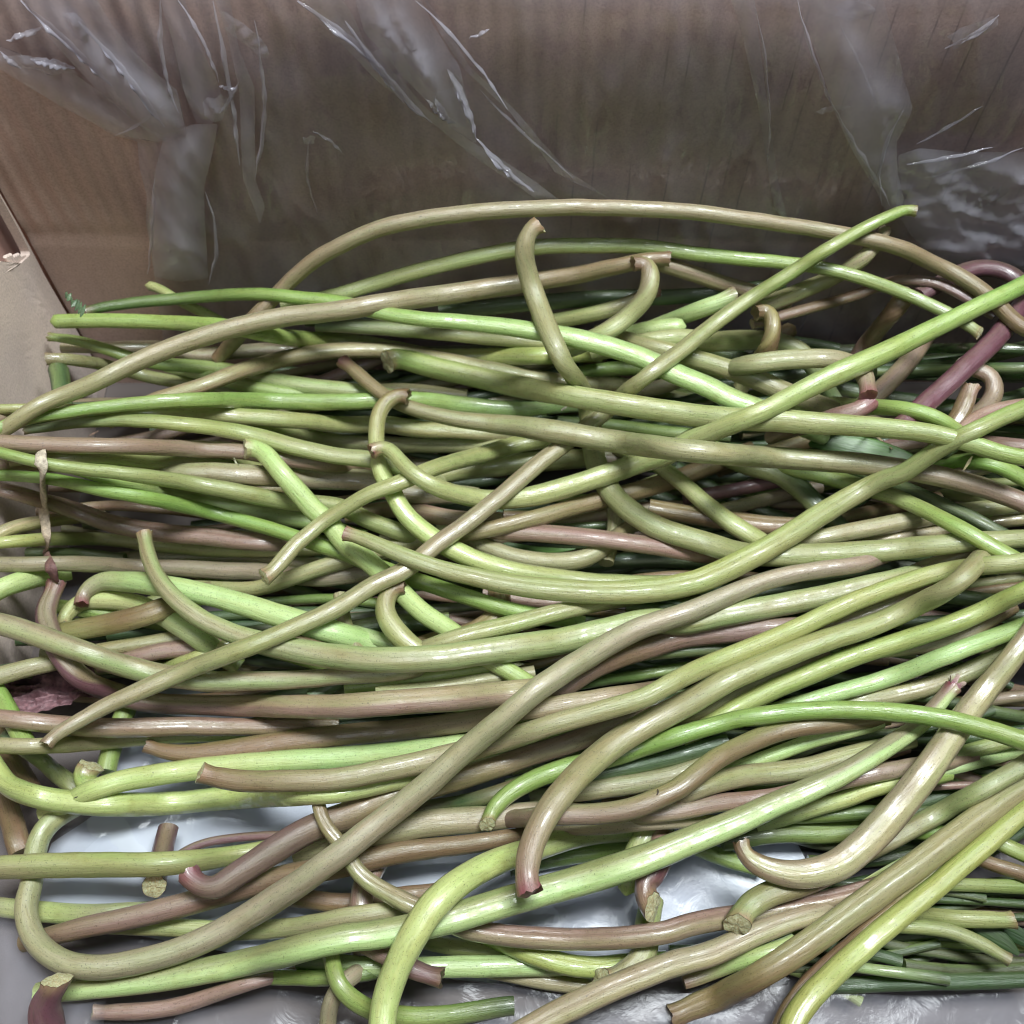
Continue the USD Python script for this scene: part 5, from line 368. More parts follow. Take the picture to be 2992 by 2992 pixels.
    ('olive green stalk low at the right edge', 'ol.gr', 'hh', '', '858,-731,-264,53 893,-732,-265,54 930,-732,-269,54 967,-732,-275,55 1006,-732,-282,56 1044,-732,-288,57 1080,-733,-291,57 1098,-734,-291,58'),
    ('olive stalk with square cut at the lower right', 'ol.ol', 'hc', '', '806,-784,-303,65 837,-788,-292,65 862,-794,-268,65 888,-800,-247,65 918,-803,-238,65 952,-804,-236,65 986,-805,-236,66 1009,-804,-236,66'),
    ('olive stalk sloping to the dark leaf at lower right', 'yg.ol.ol', 'hd', '', '747,-812,-248,52 780,-815,-248,57 814,-816,-248,60 847,-819,-248,62 879,-825,-248,63 908,-836,-248,62 936,-849,-248,59 961,-864,-248,55 982,-877,-248,51'),
    ('deep green stalk along the bottom right', 'dg.dg.dg', 'hh', '', '587,-918,-339,56 621,-917,-339,58 655,-915,-339,60 689,-914,-339,61 723,-913,-337,62 755,-912,-330,63 784,-912,-318,63 814,-912,-308,63 847,-911,-304,63 880,-911,-305,63 915,-910,-308,63 950,-909,-311,62 984,-908,-312,62 1018,-907,-313,61 1063,-906,-313,59'),
    ('thin upright dark green stem at lower right', 'dg.dg', 'hh', 'N', '931,-813,-360,39 921,-848,-360,40 910,-888,-360,42'),
    ('thin mint stalk along the bottom right', 'mi.dg', 'hh', '', '655,-880,-301,37 687,-884,-298,38 718,-889,-291,40 749,-894,-284,41 780,-898,-281,42 813,-902,-280,43 845,-906,-280,45 867,-909,-280,45'),
    ('yellow green stub at the right edge', 'yg.yg', 'hh', '', '962,-592,-310,68 988,-610,-300,69 1009,-631,-282,69 1032,-650,-270,70 1060,-665,-269,71 1103,-679,-273,73'),
    ('brown stub at the right edge below the yellow green one', 'bn.bn', 'hh', '', '953,-669,-281,58 984,-681,-278,60 1013,-694,-272,61 1042,-705,-266,62 1073,-716,-265,64 1089,-720,-264,65'),
    ('broad shaded green stalk above the hooked tan end', 'dg.gr', 'hh', '', '449,-634,-307,87 485,-629,-307,88 522,-623,-307,89 558,-618,-308,90 595,-616,-310,91 632,-616,-314,92 670,-615,-318,93 707,-612,-320,94 744,-608,-320,95 793,-603,-320,96'),
    ('pale green stalk partly covering the white paper at right', 'gr.gr', 'hh', '', '357,-618,-353,73 390,-632,-353,73 423,-647,-353,74 457,-660,-353,74 491,-671,-353,75 525,-680,-353,75 542,-686,-353,75'),
    ('green stalk between hooked and two toned stalks', 'gr.dg', 'hh', '', '550,-591,-279,63 587,-590,-279,64 623,-590,-279,64 659,-589,-277,64 694,-588,-273,65 730,-586,-269,65 765,-585,-267,66 801,-587,-267,66 837,-589,-267,67 855,-589,-267,67'),
    ('pale olive stalk under the mauve grooved one', 'ol.ol.ol', 'hh', '', '-253,-808,-354,66 -218,-816,-354,67 -184,-826,-354,68 -150,-835,-352,69 -115,-841,-348,69 -80,-845,-344,69 -45,-848,-342,68 -10,-849,-341,67 25,-851,-341,65 60,-852,-341,63 83,-853,-341,61'),
    ('silvery mint stalk lying level near the bottom', 'dg.mi.mi.mi', 'hh', '', '-436,-870,-315,67 -401,-873,-307,69 -365,-878,-294,70 -330,-882,-284,71 -296,-885,-282,72 -263,-886,-286,73 -230,-886,-295,74 -198,-885,-305,75 -165,-883,-315,77 -132,-882,-320,78 -98,-881,-322,78 -64,-881,-323,79 -30,-880,-323,79 4,-880,-323,78 38,-879,-324,77 72,-879,-328,75 106,-878,-335,72 141,-877,-341,70 158,-876,-342,68'),
    ('bright green stalk curving under the mauve grooved one', 'gr.yg.yg.gr', 'hh', '', '-65,-818,-334,61 -32,-831,-324,70 0,-844,-306,76 31,-857,-293,81 63,-868,-288,82 95,-877,-288,81 127,-883,-289,80 161,-885,-291,79 194,-883,-293,77 228,-879,-298,75 263,-874,-305,73 297,-871,-311,69 314,-870,-312,67'),
    ('dark olive hook with pale cut face near the bottom', 'ot.ot.ol.ol', 'ch', 'V', '161,-914,-258,91 193,-912,-257,96 224,-900,-255,100 250,-881,-254,105 266,-851,-260,110 274,-817,-283,112 285,-781,-311,108 296,-752,-324,101'),
    ('pale tan stalk left of the bottom hook', 'ta.ta.ta', 'hh', '', '-49,-886,-355,53 -14,-891,-355,58 21,-897,-355,62 55,-903,-355,64 90,-908,-355,64 125,-912,-355,63 159,-916,-355,61 205,-921,-355,56'),
    ('ragged dark mauve end beside the fat olive bend', 'mv.mv.pu', 'hd', '', '-362,-810,-305,80 -328,-827,-289,80 -293,-846,-260,80 -260,-864,-238,80 -229,-879,-231,79 -199,-893,-231,79 -168,-904,-233,79 -136,-911,-234,79'),
    ('brown mauve upright stalk behind the mauve grooved one', 'bn.mv.mv', 'hh', '', '-234,-568,-332,93 -250,-602,-323,93 -265,-637,-308,93 -280,-669,-295,93 -294,-701,-289,92 -306,-732,-285,92 -310,-765,-283,91 -309,-798,-283,90 -305,-830,-289,89 -301,-860,-298,87 -298,-891,-303,85'),
    ('mauve stem ending in a big pale knob over white paper', 'ol.mv.pu.mv', 'hc', 'V', '328,-578,-267,87 316,-616,-251,97 307,-657,-224,102 300,-694,-205,102 281,-723,-201,103 268,-753,-202,104 277,-782,-203,107 291,-798,-203,109'),
    ('olive stub beside the big pale knob', 'ol.ol.pg', 'hr', '', '352,-561,-241,86 328,-591,-237,85 301,-619,-230,85 275,-645,-227,84 255,-672,-234,83 243,-701,-247,80 237,-732,-258,75 232,-754,-261,72'),
    ('dark green stalk behind the purple ended thick stalk', 'dg.gr.dg', 'hh', '', '-5,-683,-351,75 31,-676,-351,78 66,-668,-351,80 102,-661,-351,82 138,-655,-351,83 174,-651,-349,84 209,-649,-339,84 243,-651,-316,83 276,-652,-296,82 311,-651,-287,81 346,-648,-286,80 393,-645,-286,78'),
    ('dark green stalk deep in the right hollow', 'dg.dg', 'hh', '', '973,581,-162,58 1017,582,-161,58 1057,577,-153,58 1079,546,-111,56 1078,480,-28,54 1072,414,54,52 1084,375,102,51 1110,359,121,50 1144,352,128,50 1181,348,129,50'),
    ('lower dark green stalk deep in the right hollow', 'dg.dg', 'hh', '', '895,438,-66,54 937,439,-66,54 977,439,-64,54 1014,432,-53,54 1041,412,-26,53 1059,381,15,52 1074,347,61,51 1091,319,99,50 1116,302,121,49 1148,296,130,49 1167,296,131,49'),
    ('dark stalk crossing behind the mauve loop', 'dg.dg', 'hh', '', '975,274,-14,52 1014,280,-10,52 1049,282,0,52 1084,284,10,51 1122,291,15,51 1162,301,16,51 1203,315,16,52 1224,323,16,52'),
    ('mauve stalk low under the pale right diagonal', 'mv.mv', 'hh', '', '868,262,-151,72 910,269,-151,72 952,278,-150,72 992,284,-146,72 1027,279,-131,72 1053,261,-103,71 1074,233,-66,70 1092,205,-30,68 1114,181,-2,67 1142,167,12,67 1182,159,17,67'),
    ('brown stalk low behind the leaf blade at right', 'bn.bn', 'hh', '', '517,264,-238,84 559,279,-238,84 602,292,-238,84 645,307,-238,84 688,322,-238,85 731,339,-238,85 775,357,-238,85 819,372,-238,85 863,382,-237,86 908,390,-237,86 945,399,-237,86'),
    ('bright green leaf sliver in the dark middle below the longest diagonal', 'lf.lf', 'hh', 'L', '-38,53,-230,5 2,41,-232,30 43,38,-243,37 85,45,-263,33 127,55,-280,19 156,61,-285,4'),
    ('green leaf blade folded beneath the crossing at the right', 'lf.lf', 'hh', 'L', '719,256,-121,18 761,268,-121,89 801,260,-121,111 840,248,-121,116 879,238,-121,109 917,227,-121,93 967,210,-121,53'),
    ('dark green leaf tucked at the lower right corner', 'dl.dl', 'hh', 'L', '934,-802,-269,45 960,-821,-270,82 986,-839,-270,69 1013,-865,-271,15'),
    ('dark leaf end lying below the square cut stalk at right', 'dl.dl', 'hh', 'L', '972,-812,-290,38 1007,-816,-290,68 1036,-830,-290,60 1060,-849,-290,15'),
    ('pale green leaf wedge beside the broad ribbed stalk at lower right', 'pg.lf', 'hh', 'L', '733,-721,-297,15 768,-709,-291,40 801,-696,-283,55 837,-681,-280,61 880,-664,-280,31'),
    ('dark stalk in shade left of the torn bright green end', 'bn.dg.bn', 'hh', '', '-248,-572,-312,72 -212,-568,-312,76 -176,-564,-311,79 -139,-562,-303,80 -102,-561,-281,79 -67,-558,-257,78 -33,-550,-244,74 1,-538,-242,69 35,-526,-241,63'),
    ('dark brown stalk shaded beneath the mauve grooved one at centre', 'bn.bn.bn', 'hh', '', '-465,-747,-329,70 -429,-750,-329,73 -394,-755,-329,75 -359,-758,-329,77 -324,-756,-329,77 -289,-752,-327,77 -254,-748,-324,76 -219,-744,-322,75 -185,-740,-322,72 -161,-737,-322,70'),
    ('dark purple stub with pale cut face below the dark olive stalk', 'pu.pu.pu', 'hc', 'V', '-748,-602,-330,88 -746,-642,-314,92 -739,-682,-285,93 -734,-721,-262,94 -735,-750,-254,94'),
    ('thin dark purple stalk just above the dark olive level stalk', 'pu.pu.mv', 'hh', '', '-794,-694,-360,28 -763,-680,-358,30 -734,-662,-355,32 -705,-644,-352,34 -672,-631,-351,35 -637,-624,-350,36 -600,-620,-347,36 -563,-618,-342,36 -525,-617,-337,35 -488,-617,-334,35 -452,-615,-333,34 -415,-613,-334,32'),
    ('dark brown stalk shaded at the far lower left edge', 'bn.bn', 'hh', '', '-1128,-417,-200,87 -1101,-445,-207,89 -1085,-470,-232,91 -1078,-491,-272,93 -1068,-515,-308,96 -1051,-539,-320,97'),
    ('brown stalk shaded low behind the yellow green curve', 'bn.bn', 'hh', '', '-1128,-518,-267,88 -1101,-545,-274,89 -1088,-574,-296,91 -1082,-602,-324,93 -1072,-634,-342,95 -1062,-651,-345,96'),
    ('tiny dark thread standing on the pale pink stalk', 'pu.pu', 'hd', 'N', '-781,-238,-283,10 -766,-208,-283,9'),
    ('', 'mv.mv', 'hh', 'FX', '547,-820,-360,61 616,-805,-360,61 687,-793,-360,61 758,-783,-360,61 829,-777,-360,61 899,-775,-360,61 969,-775,-360,61 1038,-779,-360,61 1106,-787,-360,61 1173,-797,-360,61 1237,-811,-360,61 1305,-829,-360,61'),
    ('', 'dg.dg', 'hh', 'F', '-182,-205,-196,67 -109,-223,-196,67 -36,-238,-196,67 38,-248,-196,67 111,-255,-196,67 185,-259,-189,66 257,-263,-174,66 330,-258,-172,66 404,-250,-177,66 480,-240,-187,67 556,-233,-192,67 631,-232,-192,67 705,-234,-192,67 778,-238,-192,67 850,-245,-192,67 898,-251,-192,67'),
    ('', 'ol.ol', 'hh', 'FX', '-279,-208,-274,70 -203,-227,-274,69 -126,-235,-274,69 -49,-231,-274,69 26,-216,-274,70 101,-191,-273,70 174,-165,-267,70 249,-138,-263,70 325,-115,-263,71 403,-100,-261,71 481,-94,-256,71 560,-93,-254,71'),
    ('', 'dg.dg', 'hh', 'F', '-1113,-303,-161,48 -1053,-283,-177,49 -1009,-248,-232,50 -943,-229,-245,51 -871,-216,-245,51 -797,-205,-244,51 -721,-196,-236,51 -644,-189,-227,51 -568,-181,-220,51 -493,-174,-213,51 -415,-172,-195,50 -339,-166,-188,50 -265,-159,-185,50 -190,-151,-184,50 -115,-143,-184,50 -53,-137,-184,50'),
    ('', 'ol.ol', 'hh', 'F', '328,253,-299,43 411,289,-299,44 496,315,-299,44 583,332,-298,44 665,325,-280,44 741,300,-252,43 817,277,-238,43 895,255,-232,42 974,239,-231,42 1051,223,-225,42 1103,182,-167,41 1143,136,-95,39 1219,130,-80,39'),
    ('', 'ot.ot', 'hh', 'FX', '13,-163,-363,46 92,-142,-363,46 172,-126,-363,46 254,-114,-363,46 336,-107,-363,46 417,-104,-363,46 500,-100,-363,46 582,-93,-363,47 664,-82,-360,47 745,-69,-353,47 799,-57,-351,47'),
    ('', 'ol.ol', 'hh', 'FX', '-1104,-201,-217,68 -1037,-182,-225,69 -985,-143,-267,70 -930,-102,-305,72 -861,-71,-310,72 -795,-34,-324,73 -726,1,-336,74 -649,25,-336,75 -568,38,-336,75 -484,37,-327,74 -399,28,-320,74'),
    ('', 'ol.ol', 'hh', 'FX', '-114,445,-336,72 -27,416,-336,72 60,390,-336,72 147,370,-336,72 235,355,-338,71 323,343,-339,71 410,334,-339,71 506,328,-339,71'),
    ('', 'mv.mv', 'hh', 'FX', '-994,164,-331,40 -908,145,-331,40 -822,139,-331,40 -738,146,-330,40 -654,158,-316,40 -570,171,-295,39 -485,181,-271,39 -399,183,-248,39 -315,183,-237,39 -239,181,-235,39'),
    ('', 'dg.dg', 'hh', 'F', '-588,-319,-326,70 -515,-302,-326,71 -436,-297,-306,70 -348,-318,-233,68 -272,-324,-217,68 -198,-329,-223,68 -126,-340,-228,68 -53,-353,-231,68 20,-363,-239,68 93,-371,-241,68 166,-373,-241,68 240,-368,-241,68 314,-357,-241,68 406,-335,-241,68'),
    ('', 'dg.dg', 'hh', 'F', '364,-413,-227,42 435,-422,-227,42 506,-429,-227,42 578,-432,-228,42 650,-433,-231,42 723,-432,-233,42 797,-427,-233,42 870,-417,-233,42 939,-406,-221,42 1006,-392,-205,42 1048,-379,-203,42'),
    ('', 'mv.mv', 'hh', 'FX', '648,-241,-305,63 726,-219,-305,63 805,-211,-303,64 880,-218,-298,63 952,-237,-296,63 1021,-260,-296,63 1089,-284,-296,62 1146,-312,-268,61 1190,-343,-221,60 1222,-351,-216,60'),
    ('', 'bn.bn', 'hh', 'FX', '604,77,-278,50 686,75,-280,50 769,75,-283,50 850,75,-283,50 932,75,-283,50 1013,75,-282,50 1094,76,-280,50 1174,76,-277,50 1226,50,-222,49 1238,-8,-109,47 1274,-39,-44,45 1342,-38,-36,45 1416,-34,-34,45 1465,-30,-34,45'),
    ('', 'bn.bn', 'hh', 'FX', '-533,-175,-264,39 -457,-200,-264,39 -379,-222,-259,39 -302,-238,-253,38 -226,-246,-252,38 -149,-250,-246,38 -73,-246,-238,38 1,-231,-237,38 74,-208,-237,38 146,-177,-237,39'),
    ('', 'dg.dg', 'hh', 'F', '-24,-467,-242,39 46,-484,-242,39 115,-502,-242,39 185,-518,-254,39 258,-524,-287,39 332,-524,-297,40 405,-513,-297,40 441,-503,-297,40'),
    ('', 'mv.mv', 'hh', 'FX', '423,-10,-324,62 503,-21,-324,62 583,-30,-323,62 664,-35,-322,61 744,-38,-321,61 826,-36,-323,61 914,-24,-339,62 1000,-12,-347,62 1084,-1,-347,62 1169,13,-347,63'),
    ('', 'ot.ot', 'hh', 'F', '-784,293,-83,64 -707,306,-86,64 -637,337,-111,65 -572,387,-160,66 -500,433,-201,68 -421,464,-220,69 -338,485,-222,69 -253,506,-222,69 -169,527,-221,70 -83,543,-214,70 3,554,-201,70 88,565,-187,69 174,580,-178,69 258,587,-160,69 341,592,-141,69 405,605,-137,69'),
    ('', 'mv.mv', 'hh', 'FX', '-952,454,-321,78 -865,465,-321,78 -775,466,-321,79 -687,461,-326,79 -599,449,-335,79 -509,423,-336,78 -421,394,-336,78 -334,367,-336,77 -246,346,-337,77 -159,331,-338,77 -71,322,-338,77 -13,320,-338,77'),
    ('', 'bn.bn', 'hh', 'FX', '-25,-478,-331,36 50,-470,-331,36 124,-463,-331,36 199,-457,-331,36 274,-452,-331,36 349,-442,-329,36 423,-423,-327,36 496,-393,-327,36 585,-345,-327,37'),
    ('', 'ot.ot', 'hh', 'FX', '-1101,417,-361,61 -1010,410,-361,61 -918,400,-358,61 -823,382,-342,61 -731,369,-334,60 -641,357,-329,60 -551,346,-325,60 -464,339,-324,60 -376,334,-324,60 -289,332,-323,60 -201,332,-319,60 -115,339,-317,60 -28,348,-313,60 57,360,-304,60 129,376,-303,60'),
    ('', 'dg.dg', 'hh', 'FX', '550,19,-332,48 632,16,-333,48 710,-5,-336,47 780,-41,-337,47 849,-77,-339,47 926,-95,-345,47 1009,-83,-345,47 1077,-52,-345,47'),
    ('', 'mv.mv', 'hh', 'FX', '-150,71,-259,47 -69,80,-259,47 12,87,-258,47 93,91,-258,47 175,93,-259,47 257,92,-260,48 338,89,-261,47 419,83,-261,47 499,78,-261,47 580,73,-260,47 661,71,-260,47 742,71,-260,47 824,75,-262,47 907,81,-263,47 990,88,-264,48'),
    ('', 'bn.bn', 'hh', 'F', '-1078,75,98,62 -1021,97,75,63 -998,160,-25,66 -980,230,-153,70 -943,275,-260,74 -872,271,-299,74 -786,248,-301,74 -699,237,-301,74 -615,242,-301,74 -506,270,-301,74'),
    ('', 'bn.bn', 'hh', 'FX', '-807,-159,-308,53 -729,-150,-308,53 -650,-147,-304,53 -569,-149,-296,53 -489,-151,-294,53 -410,-154,-294,53 -331,-155,-294,53 -265,-156,-294,53'),
    ('', 'mv.mv', 'hh', 'FX', '-1139,102,176,52 -1095,145,150,53 -1076,222,71,55 -1035,276,15,57 -1001,343,-68,60 -978,434,-194,63 -934,499,-295,66 -857,511,-330,67 -769,503,-341,67 -679,491,-345,67 -587,477,-345,67 -497,464,-345,67 -407,453,-345,67 -339,444,-345,67'),
    ('', 'mv.mv', 'hh', 'FX', '199,89,-284,42 278,121,-284,42 359,148,-284,42 442,168,-283,43 526,179,-283,43 609,182,-280,43 694,183,-282,43 783,193,-298,43 875,210,-315,43 964,228,-322,44 1058,258,-335,44 1187,301,-339,44'),
    ('', 'ot.ot', 'hh', 'FX', '91,397,-342,48 177,379,-345,48 264,365,-349,48 350,351,-349,48 437,340,-349,48 523,332,-349,48 611,328,-350,48 700,329,-358,48 789,330,-363,48 876,327,-363,48 963,322,-363,48 1049,315,-363,48 1134,304,-363,48 1208,280,-343,47 1249,221,-270,46 1300,192,-246,45'),
    ('', 'dg.dg', 'hh', 'F', '-387,-243,-206,40 -314,-265,-206,40 -240,-278,-206,40 -166,-281,-207,40 -92,-274,-209,40 -19,-260,-212,40 54,-243,-213,40 128,-225,-213,40 202,-212,-212,40 277,-201,-212,40 379,-191,-211,41'),
    ('', 'dg.dg', 'hh', 'F', '55,-403,-330,67 129,-382,-330,68 205,-380,-322,68 275,-404,-289,66 344,-429,-278,66 416,-443,-279,66 491,-441,-280,66 571,-420,-280,66'),
    ('', 'gr.gr', 'hh', 'F', '185,-476,-284,36 258,-478,-284,36 331,-475,-283,36 402,-470,-272,36 472,-461,-257,36 544,-444,-255,36 618,-422,-258,36 692,-401,-261,36 767,-385,-261,36 842,-375,-261,37 915,-373,-259,36 987,-378,-257,36 1052,-388,-257,36'),
    ('', 'ot.ot', 'hh', 'FX', '-713,-274,-345,70 -651,-233,-345,70 -582,-201,-344,71 -507,-180,-338,71 -428,-173,-331,71 -349,-175,-332,71 -270,-184,-340,71 -192,-197,-343,71 -113,-209,-343,70 -34,-213,-343,70 45,-211,-344,70 123,-202,-345,71 176,-193,-345,71'),
    ('', 'ol.ol', 'hh', 'FX', '-800,-369,-346,53 -723,-391,-346,53 -647,-387,-345,53 -580,-357,-343,53 -517,-318,-347,54 -447,-289,-351,54 -369,-283,-352,54 -330,-289,-352,54'),
    ('', 'dg.dg', 'hh', 'FX', '-1135,234,13,66 -1081,267,-23,68 -1066,360,-145,72 -1053,470,-288,77 -995,526,-354,79 -908,537,-358,80 -818,547,-358,80 -728,558,-358,80 -639,570,-358,80 -548,583,-356,80 -456,589,-343,80 -358,603,-335,80'),
    ('', 'ol.ol', 'hh', 'FX', '-566,67,-360,65 -482,62,-360,65 -397,60,-360,65 -313,60,-360,65 -230,62,-360,65 -146,68,-359,65 -63,75,-346,64 18,85,-319,64 96,108,-301,64 204,167,-298,65'),
    ('', 'dg.dg', 'hh', 'FX', '702,-11,-304,52 767,-53,-306,51 842,-77,-317,51 923,-85,-326,52 1005,-80,-327,52 1088,-66,-327,52 1170,-52,-325,52 1243,-47,-305,52 1299,-41,-295,51'),
    ('', 'dg.dg', 'hh', 'FX', '633,-369,-337,68 706,-382,-337,68 779,-394,-337,68 854,-403,-340,68 930,-410,-348,68 1005,-416,-352,68 1080,-422,-352,68 1153,-428,-352,68 1218,-440,-334,67 1266,-460,-291,66 1331,-471,-284,65 1403,-481,-289,65 1473,-493,-292,65 1567,-514,-292,65'),
    ('', 'dg.dg', 'hh', 'FX', '410,405,-319,65 496,391,-319,65 583,381,-319,65 670,376,-319,65 756,374,-314,65 839,369,-297,65 922,371,-285,64 1004,373,-270,64 1086,374,-257,64 1154,358,-220,63 1210,328,-168,61 1240,270,-79,59 1297,248,-44,58'),
    ('', 'ol.ol', 'hh', 'FX', '488,230,-299,74 573,249,-299,74 658,262,-298,74 743,267,-295,74 827,265,-291,74 910,258,-289,74 992,248,-289,74 1071,230,-284,73 1123,180,-232,71 1153,111,-149,68 1206,71,-121,67 1244,56,-119,67'),
    ('', 'bn.bn', 'hh', 'F', '-364,-167,-216,48 -288,-164,-216,48 -212,-161,-210,48 -136,-156,-201,48 -62,-144,-199,48 13,-128,-198,48 87,-110,-196,49 162,-94,-191,49 237,-79,-188,49 314,-65,-192,49 393,-56,-198,49 470,-55,-199,49 572,-61,-199,49'),
    ('', 'ol.ol', 'hh', 'FX', '505,-460,-359,70 581,-443,-359,70 657,-427,-359,71 733,-413,-359,71 810,-401,-359,71 888,-391,-359,71 965,-382,-359,71 1043,-372,-359,71 1122,-359,-359,72 1195,-345,-347,72 1232,-351,-269,69 1274,-347,-209,68 1352,-320,-202,68'),
    ('', 'dg.dg', 'hh', 'FX', '-930,-372,-361,58 -854,-373,-361,58 -777,-373,-361,58 -700,-373,-361,58 -624,-371,-361,58 -548,-368,-361,58 -472,-363,-361,58 -396,-359,-361,59 -319,-355,-361,59 -242,-353,-361,59 -166,-352,-361,59 -89,-353,-361,59 -12,-356,-361,59 65,-362,-361,59 128,-367,-361,58'),
    ('', 'bn.bn', 'hh', 'FX', '-956,346,-327,49 -867,314,-327,49 -780,285,-326,48 -691,258,-321,48 -605,237,-320,48 -518,219,-318,48 -433,205,-317,47 -347,191,-310,47 -259,164,-277,46 -175,153,-267,46 -92,149,-267,46 -10,146,-267,46 72,145,-267,46 162,146,-267,46'),
    ('', 'dg.dg', 'hh', 'FX', '326,-572,-362,48 400,-560,-362,48 474,-548,-362,48 548,-535,-362,48 623,-520,-362,49 698,-505,-361,49 767,-496,-341,48 836,-488,-324,48 911,-481,-323,48 984,-479,-320,48 1056,-484,-319,48 1127,-494,-319,48 1179,-504,-319,48'),
    ('', 'dg.dg', 'hh', 'FX', '-1135,-201,-229,69 -1078,-180,-267,70 -1034,-143,-338,72 -960,-132,-349,73 -880,-126,-349,73 -800,-121,-349,73 -718,-119,-344,73 -636,-120,-340,72 -562,-121,-339,72'),
    ('', 'mv.mv', 'hh', 'F', '-1011,73,86,60 -948,76,65,60 -916,129,-25,63 -889,204,-139,67 -847,273,-232,70 -783,320,-281,72 -703,341,-288,72 -618,353,-288,72 -532,359,-288,72 -445,359,-287,72 -372,355,-287,72'),
    ('', 'dg.dg', 'hh', 'FX', '-1142,-302,-168,39 -1089,-295,-208,40 -1063,-259,-312,42 -1002,-245,-348,43 -926,-239,-349,43 -850,-229,-349,43 -775,-213,-349,43 -701,-195,-349,43 -627,-174,-349,43 -550,-157,-340,43 -470,-146,-319,43 -393,-133,-308,43 -316,-116,-311,43 -241,-94,-332,44 -162,-79,-339,44 -96,-71,-339,44'),
    ('', 'dg.dg', 'hh', 'F', '347,-62,-217,72 424,-73,-218,72 501,-80,-221,72 578,-85,-222,72 655,-87,-222,72 732,-87,-221,72 805,-93,-208,72 869,-109,-177,71 930,-128,-145,70 995,-143,-130,69 1065,-156,-128,69 1111,-165,-128,69'),
    ('', 'mv.mv', 'hh', 'FX', '-978,535,-337,64 -889,540,-338,64 -799,544,-341,64 -709,545,-342,64 -618,543,-342,64 -527,538,-342,64 -435,528,-338,64 -343,517,-329,64 -253,516,-328,64 -163,522,-326,64 -74,536,-321,64 13,558,-314,64 97,568,-278,63 177,577,-233,63 237,607,-223,63'),
    ('', 'dg.dg', 'hh', 'FX', '-383,-16,-360,62 -300,-23,-360,62 -218,-26,-360,62 -135,-24,-360,62 -53,-18,-360,62 29,-8,-360,62 111,6,-360,62 194,19,-360,62 276,27,-353,62 358,29,-343,62 441,31,-340,62 523,30,-340,62 592,27,-340,62'),
    ('', 'dg.dg', 'hh', 'FX', '91,-470,-360,62 166,-459,-360,62 242,-448,-360,62 318,-438,-360,62 394,-427,-360,62 470,-416,-360,62 547,-400,-360,62 624,-380,-360,63 700,-353,-360,63 776,-321,-360,64 839,-291,-360,64'),
    ('', 'gr.gr', 'hh', 'F', '0,-493,-277,37 71,-477,-277,37 141,-458,-277,37 211,-439,-268,37 280,-422,-250,37 349,-398,-246,37 421,-368,-254,38 493,-336,-259,38 565,-303,-259,38 637,-269,-259,38 709,-231,-258,39 778,-196,-248,39 840,-166,-219,39 904,-132,-198,39 964,-94,-196,39'),
    ('', 'mv.mv', 'hh', 'F', '194,-457,-291,55 265,-472,-294,55 337,-481,-298,55 410,-488,-299,55 483,-491,-299,55 556,-490,-297,55 628,-486,-292,55 700,-478,-287,55 773,-465,-285,55 879,-438,-285,55'),
    ('', 'gr.gr', 'hh', 'FX', '-282,492,-332,51 -192,495,-332,51 -102,501,-334,51 -12,510,-337,51 79,520,-338,51 170,531,-338,52 261,544,-338,52 352,555,-337,52 443,563,-335,52 535,568,-335,52 628,573,-341,52 725,581,-359,52 854,570,-362,52'),
    ('', 'gr.gr', 'hh', 'F', '169,-196,-238,38 244,-206,-238,38 319,-212,-237,38 395,-214,-235,38 471,-210,-236,38 550,-197,-247,38 630,-183,-254,38 708,-171,-254,38 786,-161,-255,38 864,-154,-255,38 942,-152,-255,38 1018,-155,-252,38 1103,-165,-247,38'),
    ('', 'dg.dg', 'hh', 'F', '365,69,-247,44 446,91,-247,45 529,101,-247,45 609,95,-241,44 687,89,-230,44 769,111,-227,44 848,156,-227,45 886,184,-227,45'),
    ('', 'gr.gr', 'hh', 'F', '-550,307,-318,42 -463,293,-318,41 -376,280,-318,41 -290,268,-318,41 -204,256,-318,41 -118,245,-318,41 -32,231,-310,41 52,209,-284,40 135,199,-273,40 254,198,-272,40'),
    ('', 'mv.mv', 'hh', 'FX', '428,135,-295,74 512,146,-295,74 597,155,-295,74 685,170,-307,74 779,190,-333,75 866,196,-336,76 952,198,-336,76 1038,200,-336,76 1124,203,-336,76 1198,192,-313,75 1225,135,-208,71 1251,86,-115,68 1294,81,-100,68'),
    ('', 'ol.ol', 'hh', 'FX', '-995,151,-346,57 -908,141,-346,57 -822,135,-346,57 -737,133,-346,57 -652,132,-347,57 -566,129,-347,57 -481,120,-347,56 -396,105,-347,56 -354,96,-347,56'),
    ('', 'bn.bn', 'hh', 'FX', '-1138,-290,-335,49 -1064,-296,-345,49 -990,-299,-353,49 -912,-303,-354,49 -834,-304,-353,49 -755,-303,-348,49 -678,-298,-345,49 -602,-289,-345,49 -527,-279,-345,50 -451,-268,-345,50 -375,-256,-345,50 -298,-247,-340,50 -220,-240,-333,50 -142,-239,-313,49 -65,-234,-303,49 31,-223,-303,49'),
    ('', 'dg.dg', 'hh', 'FX', '-411,-172,-345,60 -337,-146,-345,61 -261,-123,-347,61 -184,-99,-358,61 -104,-83,-360,62 -24,-70,-360,62 57,-58,-360,62 139,-44,-360,62 220,-27,-360,62 302,-9,-360,63 343,2,-360,63'),
    ('', 'dg.dg', 'hh', 'F', '-616,333,-269,49 -537,361,-269,49 -455,385,-269,50 -371,405,-269,50 -285,418,-268,50 -198,418,-258,50 -111,413,-247,49 -24,415,-248,50 63,428,-266,50 151,438,-273,50 239,450,-274,50 327,466,-275,50 415,488,-275,51 532,524,-275,51'),
